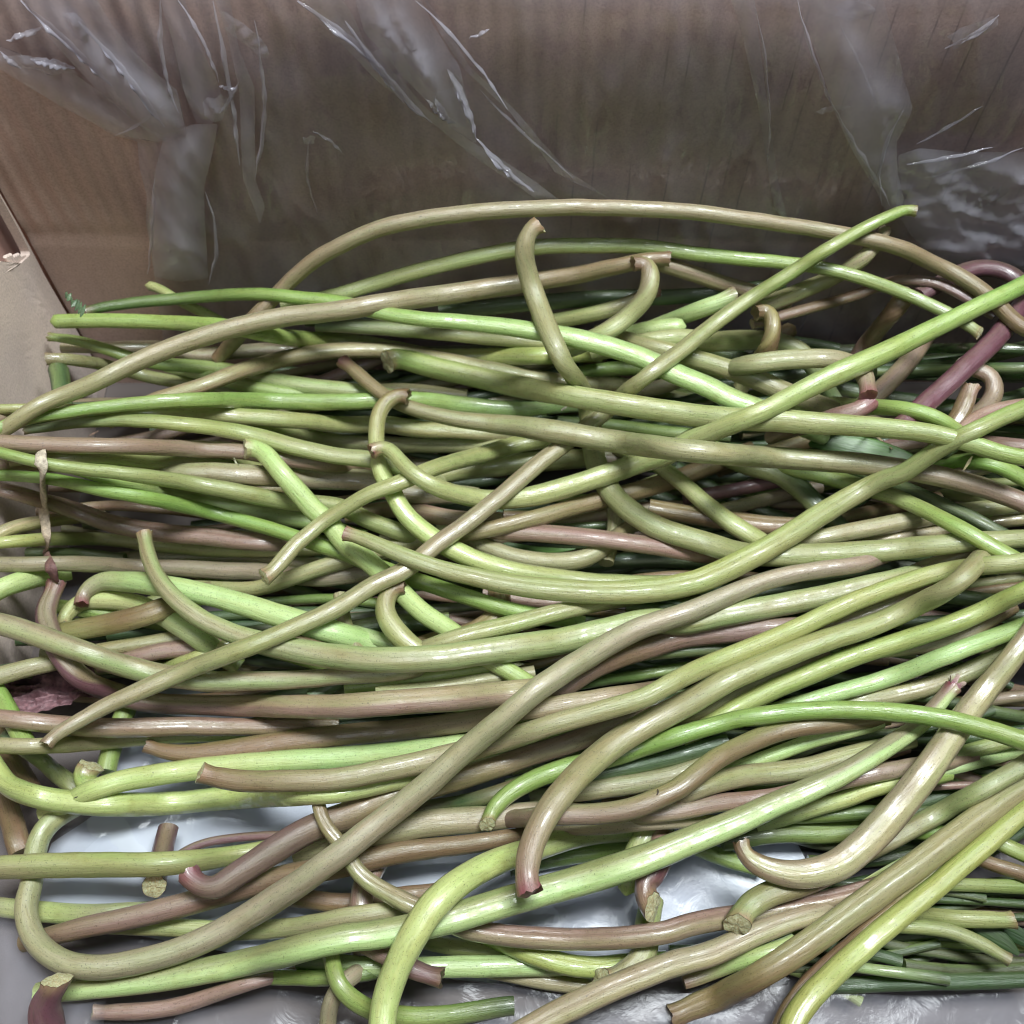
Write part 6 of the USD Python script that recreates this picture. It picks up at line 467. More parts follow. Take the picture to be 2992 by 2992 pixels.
    ('', 'dg.dg', 'hh', 'FX', '375,-198,-279,61 450,-212,-280,61 525,-225,-283,61 599,-239,-287,61 673,-255,-287,61 745,-272,-287,61 815,-291,-283,60 878,-316,-263,60 933,-345,-228,58 995,-366,-214,58 1063,-381,-215,58 1143,-387,-237,58 1218,-395,-250,58 1288,-406,-250,58 1358,-415,-250,58 1410,-422,-250,58'),
    ('', 'dg.dg', 'hh', 'FX', '596,-610,-347,61 664,-629,-352,61 737,-635,-359,61 810,-629,-360,61 884,-609,-360,62 958,-582,-360,62 1032,-557,-360,62 1108,-545,-360,63 1180,-551,-360,62 1244,-574,-360,62 1294,-605,-360,62'),
    ('', 'dg.dg', 'hh', 'FX', '-308,504,-348,83 -221,526,-348,83 -131,540,-346,84 -41,545,-341,84 50,546,-340,84 141,544,-345,84 232,539,-356,84 321,522,-358,84 409,501,-358,83 495,478,-358,83 581,456,-357,83 665,431,-350,82 748,407,-344,82 833,389,-344,81 917,373,-344,81 973,362,-344,81'),
    ('', 'ot.ot', 'hh', 'FX', '199,-215,-330,53 278,-216,-337,53 360,-209,-356,54 440,-204,-361,54 520,-197,-362,54 600,-186,-359,54 674,-180,-339,54 748,-174,-321,54 826,-167,-314,54 906,-163,-316,54 990,-161,-331,54 1069,-170,-337,54 1143,-188,-337,54 1184,-201,-337,54'),
    ('', 'dg.dg', 'hh', 'F', '643,-669,-360,59 716,-668,-360,59 789,-663,-360,59 862,-653,-360,59 936,-638,-360,59 1011,-620,-360,60 1083,-600,-355,60 1147,-583,-332,60 1217,-560,-322,60 1254,-546,-322,60'),
    ('', 'ol.ol', 'hh', 'FX', '630,-584,-359,68 704,-569,-359,68 779,-556,-359,68 854,-543,-359,69 929,-531,-359,69 1005,-520,-359,69 1081,-510,-359,69 1157,-501,-358,69 1222,-499,-337,69 1280,-502,-305,68 1353,-498,-303,68 1427,-496,-303,68 1501,-495,-303,68 1568,-496,-303,68'),
    ('', 'dg.dg', 'hh', 'F', '-341,486,-203,55 -261,520,-203,55 -178,548,-199,55 -94,567,-188,55 -9,584,-178,55 77,594,-164,55 162,595,-146,55 246,594,-129,55 332,599,-123,55 418,603,-123,55 505,606,-127,55 592,604,-130,55 678,600,-136,55 763,589,-139,55 846,571,-139,55'),
    ('', 'dg.dg', 'hh', 'FX', '-662,225,-338,75 -575,218,-338,75 -488,209,-335,75 -401,201,-330,75 -316,196,-330,75 -230,190,-330,75 -145,183,-330,75 -60,170,-329,74 24,150,-323,74 139,118,-318,73'),
    ('', 'dg.dg', 'hh', 'FX', '737,511,-253,63 827,535,-252,63 913,547,-243,63 994,545,-223,62 1078,547,-213,62 1131,499,-147,60 1148,407,-29,57 1162,323,75,54 1201,275,129,52 1265,260,140,52 1334,251,141,52 1404,241,141,52 1438,235,141,52'),
    ('', 'dg.dg', 'hh', 'FX', '-335,-389,-364,38 -258,-382,-364,38 -181,-381,-364,38 -104,-389,-364,38 -27,-402,-364,38 48,-416,-363,38 124,-430,-354,37 199,-439,-345,37 281,-442,-345,37'),
    ('', 'dg.dg', 'hh', 'FX', '-503,396,-359,75 -416,367,-359,74 -327,349,-359,74 -239,342,-359,74 -151,348,-359,74 -65,365,-359,74 21,391,-358,75 106,413,-345,75 191,432,-327,74 276,451,-315,74 363,467,-307,74 452,481,-304,75 540,488,-298,74 591,491,-296,74'),
    ('', 'mv.mv', 'hh', 'FX', '-642,-270,-341,42 -566,-259,-341,42 -490,-245,-340,43 -412,-233,-330,43 -330,-234,-281,42 -252,-227,-249,41 -178,-213,-238,41 -104,-196,-240,41 -28,-180,-252,42 49,-173,-256,42 145,-173,-256,42'),
    ('', 'mv.mv', 'hh', 'FX', '-601,406,-315,64 -514,418,-315,64 -429,440,-314,65 -344,464,-301,65 -261,488,-277,64 -179,517,-260,64 -96,546,-248,64 -11,565,-228,64 45,582,-222,64'),
    ('', 'bn.bn', 'hh', 'FX', '-953,-72,-360,67 -870,-82,-360,67 -787,-92,-359,67 -703,-101,-354,67 -620,-107,-351,66 -538,-113,-348,66 -455,-123,-337,66 -372,-136,-325,65 -292,-151,-322,65 -213,-168,-322,65 -116,-194,-322,65'),
    ('', 'bn.bn', 'hh', 'F', '-73,-326,-189,34 -3,-300,-189,35 68,-279,-184,35 139,-264,-170,35 211,-251,-161,35 285,-236,-160,35 359,-221,-160,35 433,-208,-160,35 483,-199,-160,35'),
    ('', 'mv.mv', 'hh', 'FX', '-623,450,-312,76 -545,494,-312,77 -461,522,-300,77 -371,533,-277,76 -283,546,-270,76 -194,555,-270,76 -104,559,-270,76 -14,556,-270,76 68,548,-270,76'),
    ('', 'dg.dg', 'hh', 'F', '499,578,-136,77 579,550,-149,77 662,531,-170,77 747,516,-191,78 833,504,-211,78 916,484,-216,78 997,465,-216,78 1077,446,-211,77 1125,388,-148,75 1136,292,-28,70 1157,220,60,67 1209,190,90,66 1277,178,92,66 1349,170,89,66 1421,162,83,66 1490,150,82,66 1546,139,82,65'),
    ('', 'mv.mv', 'hh', 'FX', '313,-521,-333,51 386,-503,-333,51 460,-486,-332,51 534,-470,-332,51 609,-457,-330,51 684,-451,-329,51 758,-455,-329,51 857,-477,-329,51'),
    ('', 'dg.dg', 'hh', 'F', '-508,-15,-260,62 -428,-39,-259,61 -346,-61,-242,61 -265,-69,-226,60 -187,-64,-225,60 -108,-59,-225,60 -30,-66,-216,60 54,-80,-206,60'),
    ('', 'mv.mv', 'hh', 'FX', '-1141,193,-210,47 -1080,218,-253,48 -1039,279,-344,50 -963,304,-362,50 -881,327,-362,51 -801,357,-362,51 -721,391,-362,51 -639,421,-362,51 -553,443,-362,52 -464,450,-362,52 -373,441,-362,52 -284,418,-362,51 -205,386,-362,51'),
    ('', 'bn.bn', 'hh', 'FX', '-520,-121,-257,59 -442,-136,-257,59 -365,-146,-257,59 -287,-153,-256,59 -210,-154,-259,59 -135,-138,-291,60 -57,-125,-314,61 23,-123,-314,61 102,-125,-314,61 180,-138,-298,60 256,-154,-283,60 300,-161,-283,60'),
    ('', 'dg.dg', 'hh', 'FX', '-143,76,-344,40 -62,49,-344,39 19,30,-344,39 102,21,-344,39 184,22,-342,39 265,19,-325,39 343,8,-298,38 423,-2,-295,38 499,-24,-295,38 570,-57,-292,38 609,-79,-291,38'),
    ('', 'dg.dg', 'hh', 'F', '-438,-362,-179,62 -378,-323,-179,62 -312,-297,-179,63 -240,-286,-185,63 -167,-291,-196,63 -95,-307,-202,63 -24,-328,-207,63 46,-352,-207,63 102,-374,-207,62'),
    ('', 'dg.dg', 'hh', 'FX', '-30,498,-282,80 51,456,-284,79 133,422,-292,79 215,392,-302,79 298,366,-310,79 381,342,-316,79 464,320,-320,78 549,302,-329,78 636,289,-346,79 721,271,-357,79 802,246,-358,78 881,219,-358,78 972,186,-358,77'),
    ('', 'mv.mv', 'hh', 'F', '-260,-70,-244,61 -182,-84,-244,61 -104,-92,-244,61 -25,-96,-242,61 53,-99,-226,60 129,-99,-211,60 207,-89,-213,60 287,-75,-230,61 366,-70,-235,61 445,-71,-235,61 490,-73,-235,61'),
    ('', 'mv.mv', 'hh', 'FX', '-64,-185,-323,63 14,-195,-323,63 93,-199,-324,63 171,-198,-327,63 252,-187,-339,63 334,-168,-358,64 414,-153,-360,64 495,-140,-360,64 576,-132,-357,64 652,-137,-341,64 728,-147,-332,63 805,-160,-331,63 879,-178,-331,63'),
    ('', 'dg.dg', 'hh', 'FX', '-82,-476,-343,62 -8,-468,-343,63 68,-464,-343,63 143,-463,-343,63 218,-464,-347,63 294,-468,-354,63 370,-473,-357,63 445,-477,-358,63 520,-480,-358,63 595,-482,-358,63 646,-482,-358,63'),
    ('', 'dg.dg', 'hh', 'F', '286,-244,-172,50 360,-232,-175,50 436,-218,-185,51 512,-208,-188,51 587,-200,-188,51 662,-193,-188,51 738,-188,-188,51 812,-185,-185,51 883,-185,-174,51 954,-185,-165,51 1022,-187,-150,50 1086,-191,-128,50 1152,-191,-113,50 1225,-185,-109,50 1298,-178,-107,50 1397,-166,-105,50'),
    ('', 'bn.bn', 'hh', 'F', '-117,-155,-212,43 -41,-145,-212,43 35,-139,-212,43 111,-138,-212,43 187,-142,-209,43 262,-151,-204,42 337,-160,-205,42 414,-165,-217,43 489,-171,-223,43 565,-176,-223,43 641,-176,-223,43 717,-174,-221,43 823,-165,-213,42'),
    ('', 'dg.dg', 'hh', 'FX', '85,361,-321,61 171,349,-321,61 257,336,-319,61 342,322,-316,60 427,308,-314,60 511,296,-314,60 596,283,-315,60 679,271,-315,60 763,261,-315,60 847,253,-314,60 930,247,-308,59 1015,248,-306,59 1100,254,-303,59 1180,258,-290,59 1288,277,-287,59'),
    ('', 'mv.mv', 'hh', 'F', '197,-546,-321,37 269,-550,-322,37 342,-551,-325,37 415,-551,-326,37 488,-550,-326,37 561,-547,-326,37 634,-542,-322,37 703,-539,-309,37 774,-534,-301,37 847,-527,-301,37 919,-522,-298,37 988,-521,-288,37 1059,-520,-285,37 1136,-517,-293,37 1212,-516,-301,37 1296,-520,-301,37'),
    ('', 'dg.dg', 'hh', 'F', '73,410,-286,59 159,395,-286,59 246,394,-286,59 334,408,-286,59 420,437,-285,60 506,468,-282,60 593,494,-278,60 678,494,-263,60 763,481,-257,60 863,444,-257,59'),
    ('', 'dg.dg', 'hh', 'FX', '-984,307,-344,69 -901,326,-345,69 -817,339,-347,69 -732,346,-354,69 -645,345,-359,69 -556,333,-360,69 -467,317,-360,69 -379,302,-360,69 -292,292,-360,69 -204,291,-360,69 -117,298,-360,69 -31,312,-360,69 34,328,-360,69'),
    ('', 'dg.dg', 'hh', 'F', '260,-141,-192,41 337,-139,-195,41 415,-143,-201,41 490,-155,-202,41 563,-173,-202,41 634,-195,-202,41 725,-231,-203,41'),
    ('', 'dg.dg', 'hh', 'F', '314,340,-296,51 396,382,-296,52 481,414,-293,52 563,426,-271,52 649,436,-260,52 736,442,-258,52 821,436,-252,52 906,427,-252,51 986,409,-244,51 1047,365,-199,50 1103,319,-150,49 1149,268,-92,47 1177,204,-10,45 1227,170,28,44 1262,164,30,44'),
    ('', 'dg.dg', 'hh', 'FX', '-330,176,-360,69 -246,193,-360,69 -161,200,-360,69 -75,197,-360,69 11,185,-360,69 94,165,-360,68 176,139,-360,68 256,109,-360,68 351,66,-360,67'),
    ('', 'mv.mv', 'hh', 'FX', '666,-400,-293,57 741,-394,-293,57 817,-385,-293,57 892,-371,-290,57 959,-361,-269,57 1017,-358,-228,56 1078,-354,-200,55 1148,-349,-192,55 1227,-346,-191,55'),
    ('', 'dg.dg', 'hh', 'FX', '254,583,-231,70 342,586,-231,70 431,589,-231,70 520,590,-229,70 603,574,-208,69 687,564,-196,69 776,566,-200,69 867,572,-209,69 956,574,-210,69 1044,578,-210,69 1133,585,-209,69 1203,570,-173,68 1223,495,-58,65 1230,417,63,61 1297,394,133,59'),
    ('', 'ol.ol', 'hh', 'F', '-1113,-195,-325,73 -1033,-199,-324,73 -950,-203,-316,73 -866,-207,-300,72 -785,-205,-291,72 -708,-195,-287,72 -628,-187,-265,72 -548,-177,-234,71 -512,-166,-230,71'),
    ('', 'dg.dg', 'hh', 'FX', '533,15,-361,59 610,-9,-361,59 688,-30,-361,58 766,-47,-361,58 844,-61,-361,58 923,-72,-361,58 1003,-79,-361,58 1084,-83,-361,58 1164,-85,-359,58 1221,-105,-314,57 1236,-155,-201,54 1269,-186,-131,52 1338,-187,-123,52 1412,-184,-123,52 1517,-179,-123,52'),
    ('', 'dg.dg', 'hh', 'F', '-90,-325,-223,41 -19,-302,-223,41 52,-279,-223,41 125,-258,-223,42 198,-237,-224,42 272,-217,-224,42 347,-198,-225,42 425,-176,-236,42 505,-154,-250,43 584,-139,-251,43 662,-127,-251,43 741,-117,-251,43 818,-112,-245,43 885,-119,-218,43 940,-121,-209,43'),
    ('', 'dg.dg', 'hh', 'FX', '374,468,-325,53 454,428,-325,52 538,401,-325,52 625,391,-325,52 714,395,-324,52 804,407,-324,52 896,418,-328,52 989,423,-338,52 1077,413,-339,52 1119,404,-339,52'),
    ('', 'dg.dg', 'hh', 'FX', '-175,-29,-325,61 -95,-48,-326,61 -16,-61,-334,61 64,-71,-343,61 144,-81,-346,61 224,-89,-346,61 304,-95,-346,61 384,-98,-346,61 464,-103,-343,61 541,-113,-331,60 616,-126,-319,60 689,-143,-307,59 762,-162,-302,59 835,-181,-302,59 906,-203,-304,58 991,-236,-304,58'),
    ('', 'dg.dg', 'hh', 'F', '346,38,-248,47 426,62,-248,47 506,72,-241,47 583,65,-221,47 660,54,-213,46 737,41,-213,46 813,26,-213,46 880,-1,-190,46 954,-49,-134,44'),
    ('', 'ol.ol', 'hh', 'FX', '56,598,-226,82 141,570,-226,82 225,545,-230,81 314,547,-270,82 407,553,-313,84 492,527,-316,83 577,500,-316,83 658,468,-307,82 739,440,-301,82 822,418,-301,81 905,399,-301,81 989,383,-301,81 1071,368,-298,80 1130,326,-249,79 1207,277,-189,76'),
    ('', 'mv.mv', 'hh', 'FX', '377,153,-319,44 443,101,-319,44 510,53,-319,43 578,10,-320,43 650,-23,-329,43 724,-52,-339,43 797,-79,-340,43 872,-102,-341,42 947,-122,-344,42 1023,-140,-347,42 1096,-160,-347,42 1168,-182,-347,42 1228,-214,-327,41 1249,-271,-244,39 1301,-324,-189,38'),
    ('', 'dg.dg', 'hh', 'FX', '-666,-92,-362,52 -584,-102,-362,52 -502,-114,-362,52 -421,-127,-362,52 -340,-142,-362,51 -260,-160,-362,51 -182,-182,-362,51 -105,-209,-362,51 -7,-251,-362,50'),
    ('', 'ot.ot', 'hh', 'FX', '-1141,141,-327,47 -1063,134,-345,47 -983,119,-362,47 -897,87,-363,47 -812,56,-363,47 -727,45,-363,46 -648,64,-363,47 -568,118,-363,47'),
    ('', 'dg.dg', 'hh', 'F', '373,255,-277,74 459,264,-277,74 544,267,-276,74 623,253,-255,73 698,231,-230,72 780,224,-228,72 861,223,-223,72 939,230,-207,72 1011,247,-182,71 1090,287,-175,72 1165,338,-175,73'),
    ('', 'bn.bn', 'hh', 'FX', '622,-80,-298,38 703,-72,-298,38 784,-63,-298,38 867,-50,-304,38 956,-30,-319,39 1040,-14,-321,39 1124,2,-321,39 1196,9,-299,39 1214,-33,-183,37 1241,-62,-94,35 1291,-69,-52,35 1362,-58,-44,35 1434,-47,-37,35 1507,-35,-33,35 1570,-24,-31,35'),
    ('', 'mv.mv', 'hh', 'FX', '-693,-291,-351,46 -620,-274,-358,47 -545,-262,-363,47 -466,-257,-363,47 -388,-257,-363,47 -308,-263,-362,47 -229,-277,-352,46 -151,-293,-343,46 -74,-307,-344,46 3,-319,-350,46 79,-328,-359,46 156,-337,-363,46 233,-346,-363,46 322,-356,-363,46'),
    ('', 'dg.dg', 'hh', 'FX', '-38,-100,-347,58 40,-124,-347,58 118,-148,-335,57 195,-169,-315,57 273,-179,-315,57 351,-189,-322,57 428,-204,-324,57 472,-214,-324,56'),
    ('', 'dg.dg', 'hh', 'FX', '-206,145,-282,54 -124,121,-282,53 -42,104,-282,53 40,93,-282,53 123,86,-279,53 205,83,-277,53 288,80,-277,53 370,77,-277,53 425,75,-277,53'),
    ('', 'dg.dg', 'hh', 'FX', '585,609,-175,50 669,590,-185,50 761,590,-213,51 855,592,-240,51 946,586,-253,51 1033,576,-254,51 1121,569,-254,51 1199,552,-237,51 1230,476,-141,48 1235,378,-16,45 1244,296,88,43 1288,260,130,42 1358,253,131,42 1429,246,130,42 1522,235,130,42'),
    ('', 'dg.dg', 'hh', 'F', '-12,-531,-257,60 57,-512,-257,61 127,-498,-257,61 199,-488,-257,61 271,-483,-257,61 343,-483,-257,61 415,-483,-257,61 487,-480,-257,61 558,-472,-250,61 624,-461,-229,61 693,-440,-219,61 757,-415,-217,61'),
    ('', 'dg.dg', 'hh', 'FX', '-22,-473,-318,61 50,-486,-318,61 124,-488,-318,61 198,-477,-318,61 269,-456,-315,61 340,-428,-313,61 412,-400,-312,62 486,-379,-311,62 562,-372,-311,62 636,-378,-311,62 706,-398,-311,62'),
    ('', 'dg.dg', 'hh', 'FX', '-818,154,-347,71 -736,167,-347,71 -652,178,-342,71 -564,181,-324,71 -477,183,-306,71 -390,180,-281,70 -304,172,-257,69 -220,168,-251,69 -138,159,-250,69 -23,136,-250,69'),
    ('', 'dg.dg', 'hh', 'FX', '363,-495,-348,46 438,-491,-348,46 514,-489,-348,46 589,-486,-347,46 665,-483,-347,46 743,-476,-356,46 822,-470,-362,46 899,-464,-363,46 944,-460,-363,47'),
    ('', 'ot.ot', 'hh', 'FX', '-330,97,-302,60 -248,83,-302,60 -165,71,-302,60 -83,62,-304,60 -1,56,-305,60 81,52,-305,60 163,49,-305,60 245,48,-304,60 326,46,-299,60 406,43,-291,59 487,42,-285,59 589,46,-284,59'),
    ('', 'mv.mv', 'hh', 'F', '-1137,201,-59,58 -1080,230,-99,59 -1056,310,-208,62 -995,353,-250,64 -915,374,-251,64 -836,401,-251,64 -756,430,-248,65 -676,459,-239,65 -596,491,-234,65 -516,524,-227,65 -432,542,-199,65 -338,579,-184,65'),
    ('', 'dg.dg', 'hh', 'FX', '-299,36,-320,61 -220,56,-320,61 -139,72,-318,61 -57,79,-306,61 26,82,-299,61 108,85,-298,61 190,84,-299,61 272,79,-299,61 354,72,-299,61 435,64,-297,61 515,57,-292,61 597,55,-293,61 683,63,-307,61 773,78,-328,62 859,87,-333,62 922,93,-333,62'),
    ('', 'dg.dg', 'hh', 'FX', '-985,466,-363,45 -898,481,-363,45 -810,493,-363,45 -720,504,-363,45 -629,510,-360,45 -536,506,-345,45 -442,499,-331,45 -351,496,-322,45 -261,497,-319,45 -171,501,-318,45 -81,500,-307,45 8,504,-298,45 96,506,-285,44 185,517,-278,44 258,531,-278,45'),
    ('', 'mv.mv', 'hh', 'FX', '-805,466,-341,56 -717,422,-341,55 -630,381,-341,55 -544,343,-341,54 -458,307,-341,54 -372,271,-337,54 -285,228,-316,53 -201,197,-308,52 -117,172,-301,52 -34,155,-298,52 49,140,-288,52 132,135,-282,51 215,139,-282,51 263,144,-282,51'),
    ('', 'dg.dg', 'hh', 'F', '290,-251,-187,57 355,-206,-187,57 424,-166,-187,58 495,-137,-179,58 565,-121,-162,58 641,-109,-160,58 717,-101,-160,58 794,-92,-160,58 871,-79,-160,58 946,-64,-153,59 1010,-55,-124,58 1052,-43,-117,58'),
    ('', 'dg.dg', 'hh', 'FX', '-357,592,-192,79 -270,595,-192,79 -182,599,-194,79 -95,601,-194,79 -7,602,-194,79 80,602,-194,79 168,601,-194,79 255,600,-194,79 343,598,-194,79 430,596,-193,79 514,586,-181,78 599,580,-174,78 686,581,-173,78 773,584,-174,78 861,588,-175,78 970,593,-175,78'),
    ('', 'gr.gr', 'hh', 'FX', '434,606,-335,67 518,571,-346,67 604,543,-359,67 687,511,-360,67 772,484,-360,67 858,464,-360,66 944,449,-360,66 1032,440,-360,66 1121,434,-360,66 1198,414,-338,65 1227,338,-235,62 1233,245,-109,59 1242,163,-3,55 1280,118,45,54 1345,99,48,54 1437,72,48,53'),
    ('', 'gr.gr', 'hh', 'FX', '500,-528,-342,62 574,-509,-342,62 647,-497,-337,62 718,-494,-323,62 790,-496,-317,62 862,-501,-317,62 935,-506,-317,62 1007,-509,-315,61 1077,-505,-306,61 1147,-494,-296,61 1212,-478,-276,61 1266,-460,-271,61'),
    ('', 'bn.bn', 'hh', 'FX', '-349,523,-303,75 -263,549,-302,75 -173,557,-302,75 -83,545,-302,75 6,524,-305,75 94,510,-315,75 184,499,-319,75 266,492,-319,75'),
    ('', 'dg.dg', 'hh', 'FX', '-528,-368,-342,61 -454,-355,-342,61 -379,-343,-342,61 -304,-333,-342,62 -228,-322,-350,62 -152,-312,-359,62 -74,-306,-360,62 3,-301,-360,62 81,-297,-360,63 159,-293,-360,63 238,-290,-360,63 316,-286,-360,63 395,-283,-360,63 467,-279,-360,63'),
    ('', 'dg.dg', 'hh', 'F', '-123,77,-217,41 -43,78,-217,41 37,80,-217,41 118,83,-217,41 198,87,-217,41 279,94,-217,41 359,108,-216,41 438,131,-212,41 517,166,-211,42 594,211,-211,42 670,264,-211,43'),
    ('', 'dg.dg', 'hh', 'FX', '-79,172,-307,59 4,188,-307,59 88,197,-303,59 171,193,-286,59 257,204,-300,59 348,228,-341,60 435,231,-347,60 500,230,-347,60'),
    ('', 'bn.bn', 'hh', 'FX', '241,-281,-343,55 315,-298,-343,55 391,-312,-343,55 465,-325,-337,55 534,-342,-307,54 606,-349,-295,53 680,-350,-291,53 755,-347,-288,53 830,-342,-288,53 906,-337,-288,53 982,-333,-288,54 1052,-335,-275,53 1105,-350,-230,52 1167,-358,-210,52 1237,-362,-207,52 1314,-367,-207,52'),
    ('', 'bn.bn', 'hh', 'FX', '-272,537,-291,72 -184,511,-295,71 -96,488,-301,71 -9,465,-305,71 79,448,-312,71 166,428,-314,71 253,410,-314,70 340,393,-314,70 405,381,-314,70'),
    ('', 'mv.mv', 'hh', 'FX', '-682,-86,-333,62 -603,-77,-335,62 -524,-68,-343,62 -442,-66,-344,62 -360,-61,-344,62 -279,-51,-331,62 -168,-22,-308,62'),
    ('', 'dg.dg', 'hh', 'F', '510,475,-173,58 596,491,-173,58 683,506,-173,58 770,517,-173,59 858,525,-173,59 945,531,-172,59 1022,520,-151,58 1081,488,-98,57 1126,444,-25,55 1148,381,76,52 1197,363,124,51 1246,375,129,51'),
    ('', 'dg.dg', 'hh', 'F', '521,-579,-332,37 594,-577,-332,37 667,-575,-332,37 740,-572,-332,37 813,-569,-332,37 887,-566,-332,37 959,-563,-329,37 1024,-564,-310,36 1094,-562,-304,36 1178,-554,-325,37 1257,-550,-334,37 1330,-550,-334,37 1403,-552,-335,37 1475,-554,-335,37 1553,-558,-335,37'),
    ('', 'dg.dg', 'hh', 'F', '487,-92,-211,69 560,-114,-211,68 633,-132,-210,68 704,-148,-202,68 777,-159,-198,67 850,-170,-198,67 923,-182,-198,67 971,-192,-198,67'),
    ('', 'gr.gr', 'hh', 'F', '-1054,-121,-229,72 -976,-132,-230,71 -902,-141,-241,72 -826,-152,-250,72 -748,-169,-250,71 -671,-188,-250,71 -594,-209,-250,71 -518,-230,-250,70 -440,-259,-234,70 -361,-294,-203,68 -288,-318,-199,68 -217,-339,-202,68 -148,-358,-213,68 -78,-377,-224,68 -8,-398,-226,67 60,-421,-226,67'),
    ('', 'dg.dg', 'hh', 'F', '-1053,-181,-359,70 -973,-181,-357,70 -884,-191,-334,69 -797,-202,-314,68 -718,-208,-311,68 -639,-215,-311,68 -560,-223,-311,68 -481,-232,-305,68 -397,-249,-272,67 -315,-266,-234,65 -238,-273,-215,65 -145,-270,-215,65'),
    ('', 'dg.dg', 'hh', 'FX', '-150,-301,-285,49 -75,-305,-285,49 1,-304,-285,49 76,-296,-285,49 151,-282,-285,50 226,-264,-284,50 301,-244,-281,50 374,-227,-270,50 450,-211,-265,50 526,-197,-264,50 604,-185,-264,50 662,-178,-264,50'),
    ('', 'dg.dg', 'hh', 'F', '-24,390,-254,72 63,390,-258,72 150,395,-268,72 237,396,-269,72 325,396,-269,72 412,399,-269,72 498,401,-264,72 584,406,-257,72 669,415,-247,72 754,429,-236,72 848,456,-234,72'),
    ('', 'dg.dg', 'hh', 'FX', '541,-149,-300,67 616,-164,-300,67 692,-175,-297,67 766,-183,-289,67 843,-183,-285,66 921,-178,-284,67 1000,-167,-284,67 1079,-154,-281,67 1134,-158,-232,66 1169,-175,-152,63 1230,-164,-126,63 1287,-147,-124,63'),
    ('', 'ot.ot', 'hh', 'FX', '362,-37,-281,65 439,-52,-281,65 517,-62,-279,65 595,-67,-276,65 676,-63,-278,65 757,-52,-282,65 839,-38,-282,65 920,-23,-282,65 1002,-9,-282,66 1080,-5,-274,65 1131,-31,-217,64 1181,-59,-168,62 1243,-78,-147,62 1295,-94,-137,61'),
    ('', 'bn.bn', 'hh', 'FX', '558,178,-361,60 643,171,-361,60 727,159,-361,60 809,142,-361,60 888,121,-355,60 966,100,-348,59 1074,81,-348,59'),
    ('', 'ol.ol', 'hh', 'FX', '-1137,-92,-308,55 -1063,-82,-319,55 -987,-79,-329,55 -905,-85,-329,55 -823,-98,-329,55 -741,-116,-329,55 -660,-133,-328,54 -577,-149,-318,54 -495,-156,-309,54 -416,-151,-306,54 -339,-136,-305,54 -295,-123,-305,54'),
    ('', 'dg.dg', 'hh', 'FX', '270,-237,-338,61 349,-236,-342,61 428,-240,-349,61 505,-253,-350,61 579,-270,-350,61 652,-290,-347,60 724,-311,-342,60 807,-333,-341,60'),
    ('', 'dg.dg', 'hh', 'F', '300,-397,-232,52 373,-392,-233,52 449,-387,-245,53 528,-380,-271,53 603,-384,-277,53 675,-392,-277,53 747,-403,-277,53 817,-414,-272,53 887,-421,-268,53 960,-422,-268,53 1034,-419,-266,53 1101,-415,-252,52 1167,-406,-245,52'),
    ('', 'dg.dg', 'hh', 'FX', '-1125,-212,-363,46 -1044,-216,-363,46 -964,-219,-363,46 -885,-222,-363,46 -805,-224,-363,46 -726,-224,-363,46 -646,-224,-363,46 -567,-223,-363,46 -488,-223,-363,46 -409,-224,-363,46 -329,-227,-363,46 -250,-233,-363,46 -171,-240,-363,46 -92,-251,-362,46 -14,-264,-360,46 63,-278,-360,46'),
    ('', 'dg.dg', 'hh', 'FX', '-671,228,-363,45 -583,220,-363,44 -496,209,-362,44 -407,192,-353,44 -320,174,-347,44 -235,159,-349,44 -150,143,-349,44 -66,125,-350,43 18,108,-350,43 128,84,-350,43'),
    ('', 'dg.dg', 'hh', 'FX', '-365,514,-361,61 -278,543,-361,61 -188,558,-361,62 -96,558,-361,62 -5,543,-361,61 85,519,-361,61 172,490,-361,61 259,461,-361,60 344,430,-361,60 399,409,-361,60'),
    ('', 'ot.ot', 'hh', 'FX', '-864,609,-277,52 -771,585,-277,52 -679,579,-276,52 -587,585,-263,52 -495,589,-236,52 -404,595,-213,51 -315,603,-201,51 -271,610,-200,51'),
    ('', 'mv.mv', 'hh', 'FX', '538,184,-268,62 621,183,-268,62 704,182,-269,62 789,182,-274,62 873,180,-279,62 955,175,-280,62 1037,168,-279,62 1097,136,-238,61 1123,71,-138,58 1183,48,-113,57 1233,17,-74,56 1275,-18,-27,55 1344,-29,-24,54 1418,-34,-31,54 1489,-43,-33,54 1569,-54,-33,54'),
    ('', 'dg.dg', 'hh', 'FX', '-695,610,-277,45 -604,607,-280,45 -515,606,-285,45 -425,607,-291,45 -334,606,-294,45 -243,602,-294,45 -152,596,-294,45 -62,584,-292,45 28,563,-283,45 116,542,-281,45 174,527,-281,44'),
    ('', 'ol.ol', 'hh', 'F', '-295,-331,-235,65 -233,-291,-235,65 -162,-265,-234,66 -87,-258,-234,66 -11,-265,-236,66 64,-277,-239,66 138,-292,-240,65 174,-300,-240,65'),
    ('', 'bn.bn', 'hh', 'FX', '44,-196,-295,63 122,-204,-295,63 199,-210,-297,63 277,-213,-298,63 354,-215,-298,63 432,-214,-298,63 509,-213,-297,63 585,-215,-290,63 661,-217,-286,63 738,-220,-286,63 815,-224,-286,63 872,-228,-286,63'),
    ('', 'dg.dg', 'hh', 'FX', '-926,141,-323,70 -842,106,-323,70 -758,69,-318,69 -675,32,-315,69 -595,-3,-314,68 -512,-47,-297,67 -425,-105,-246,65 -350,-141,-238,65 -277,-170,-242,64 -204,-195,-250,64 -131,-220,-253,64 -57,-243,-253,64 28,-267,-253,63'),
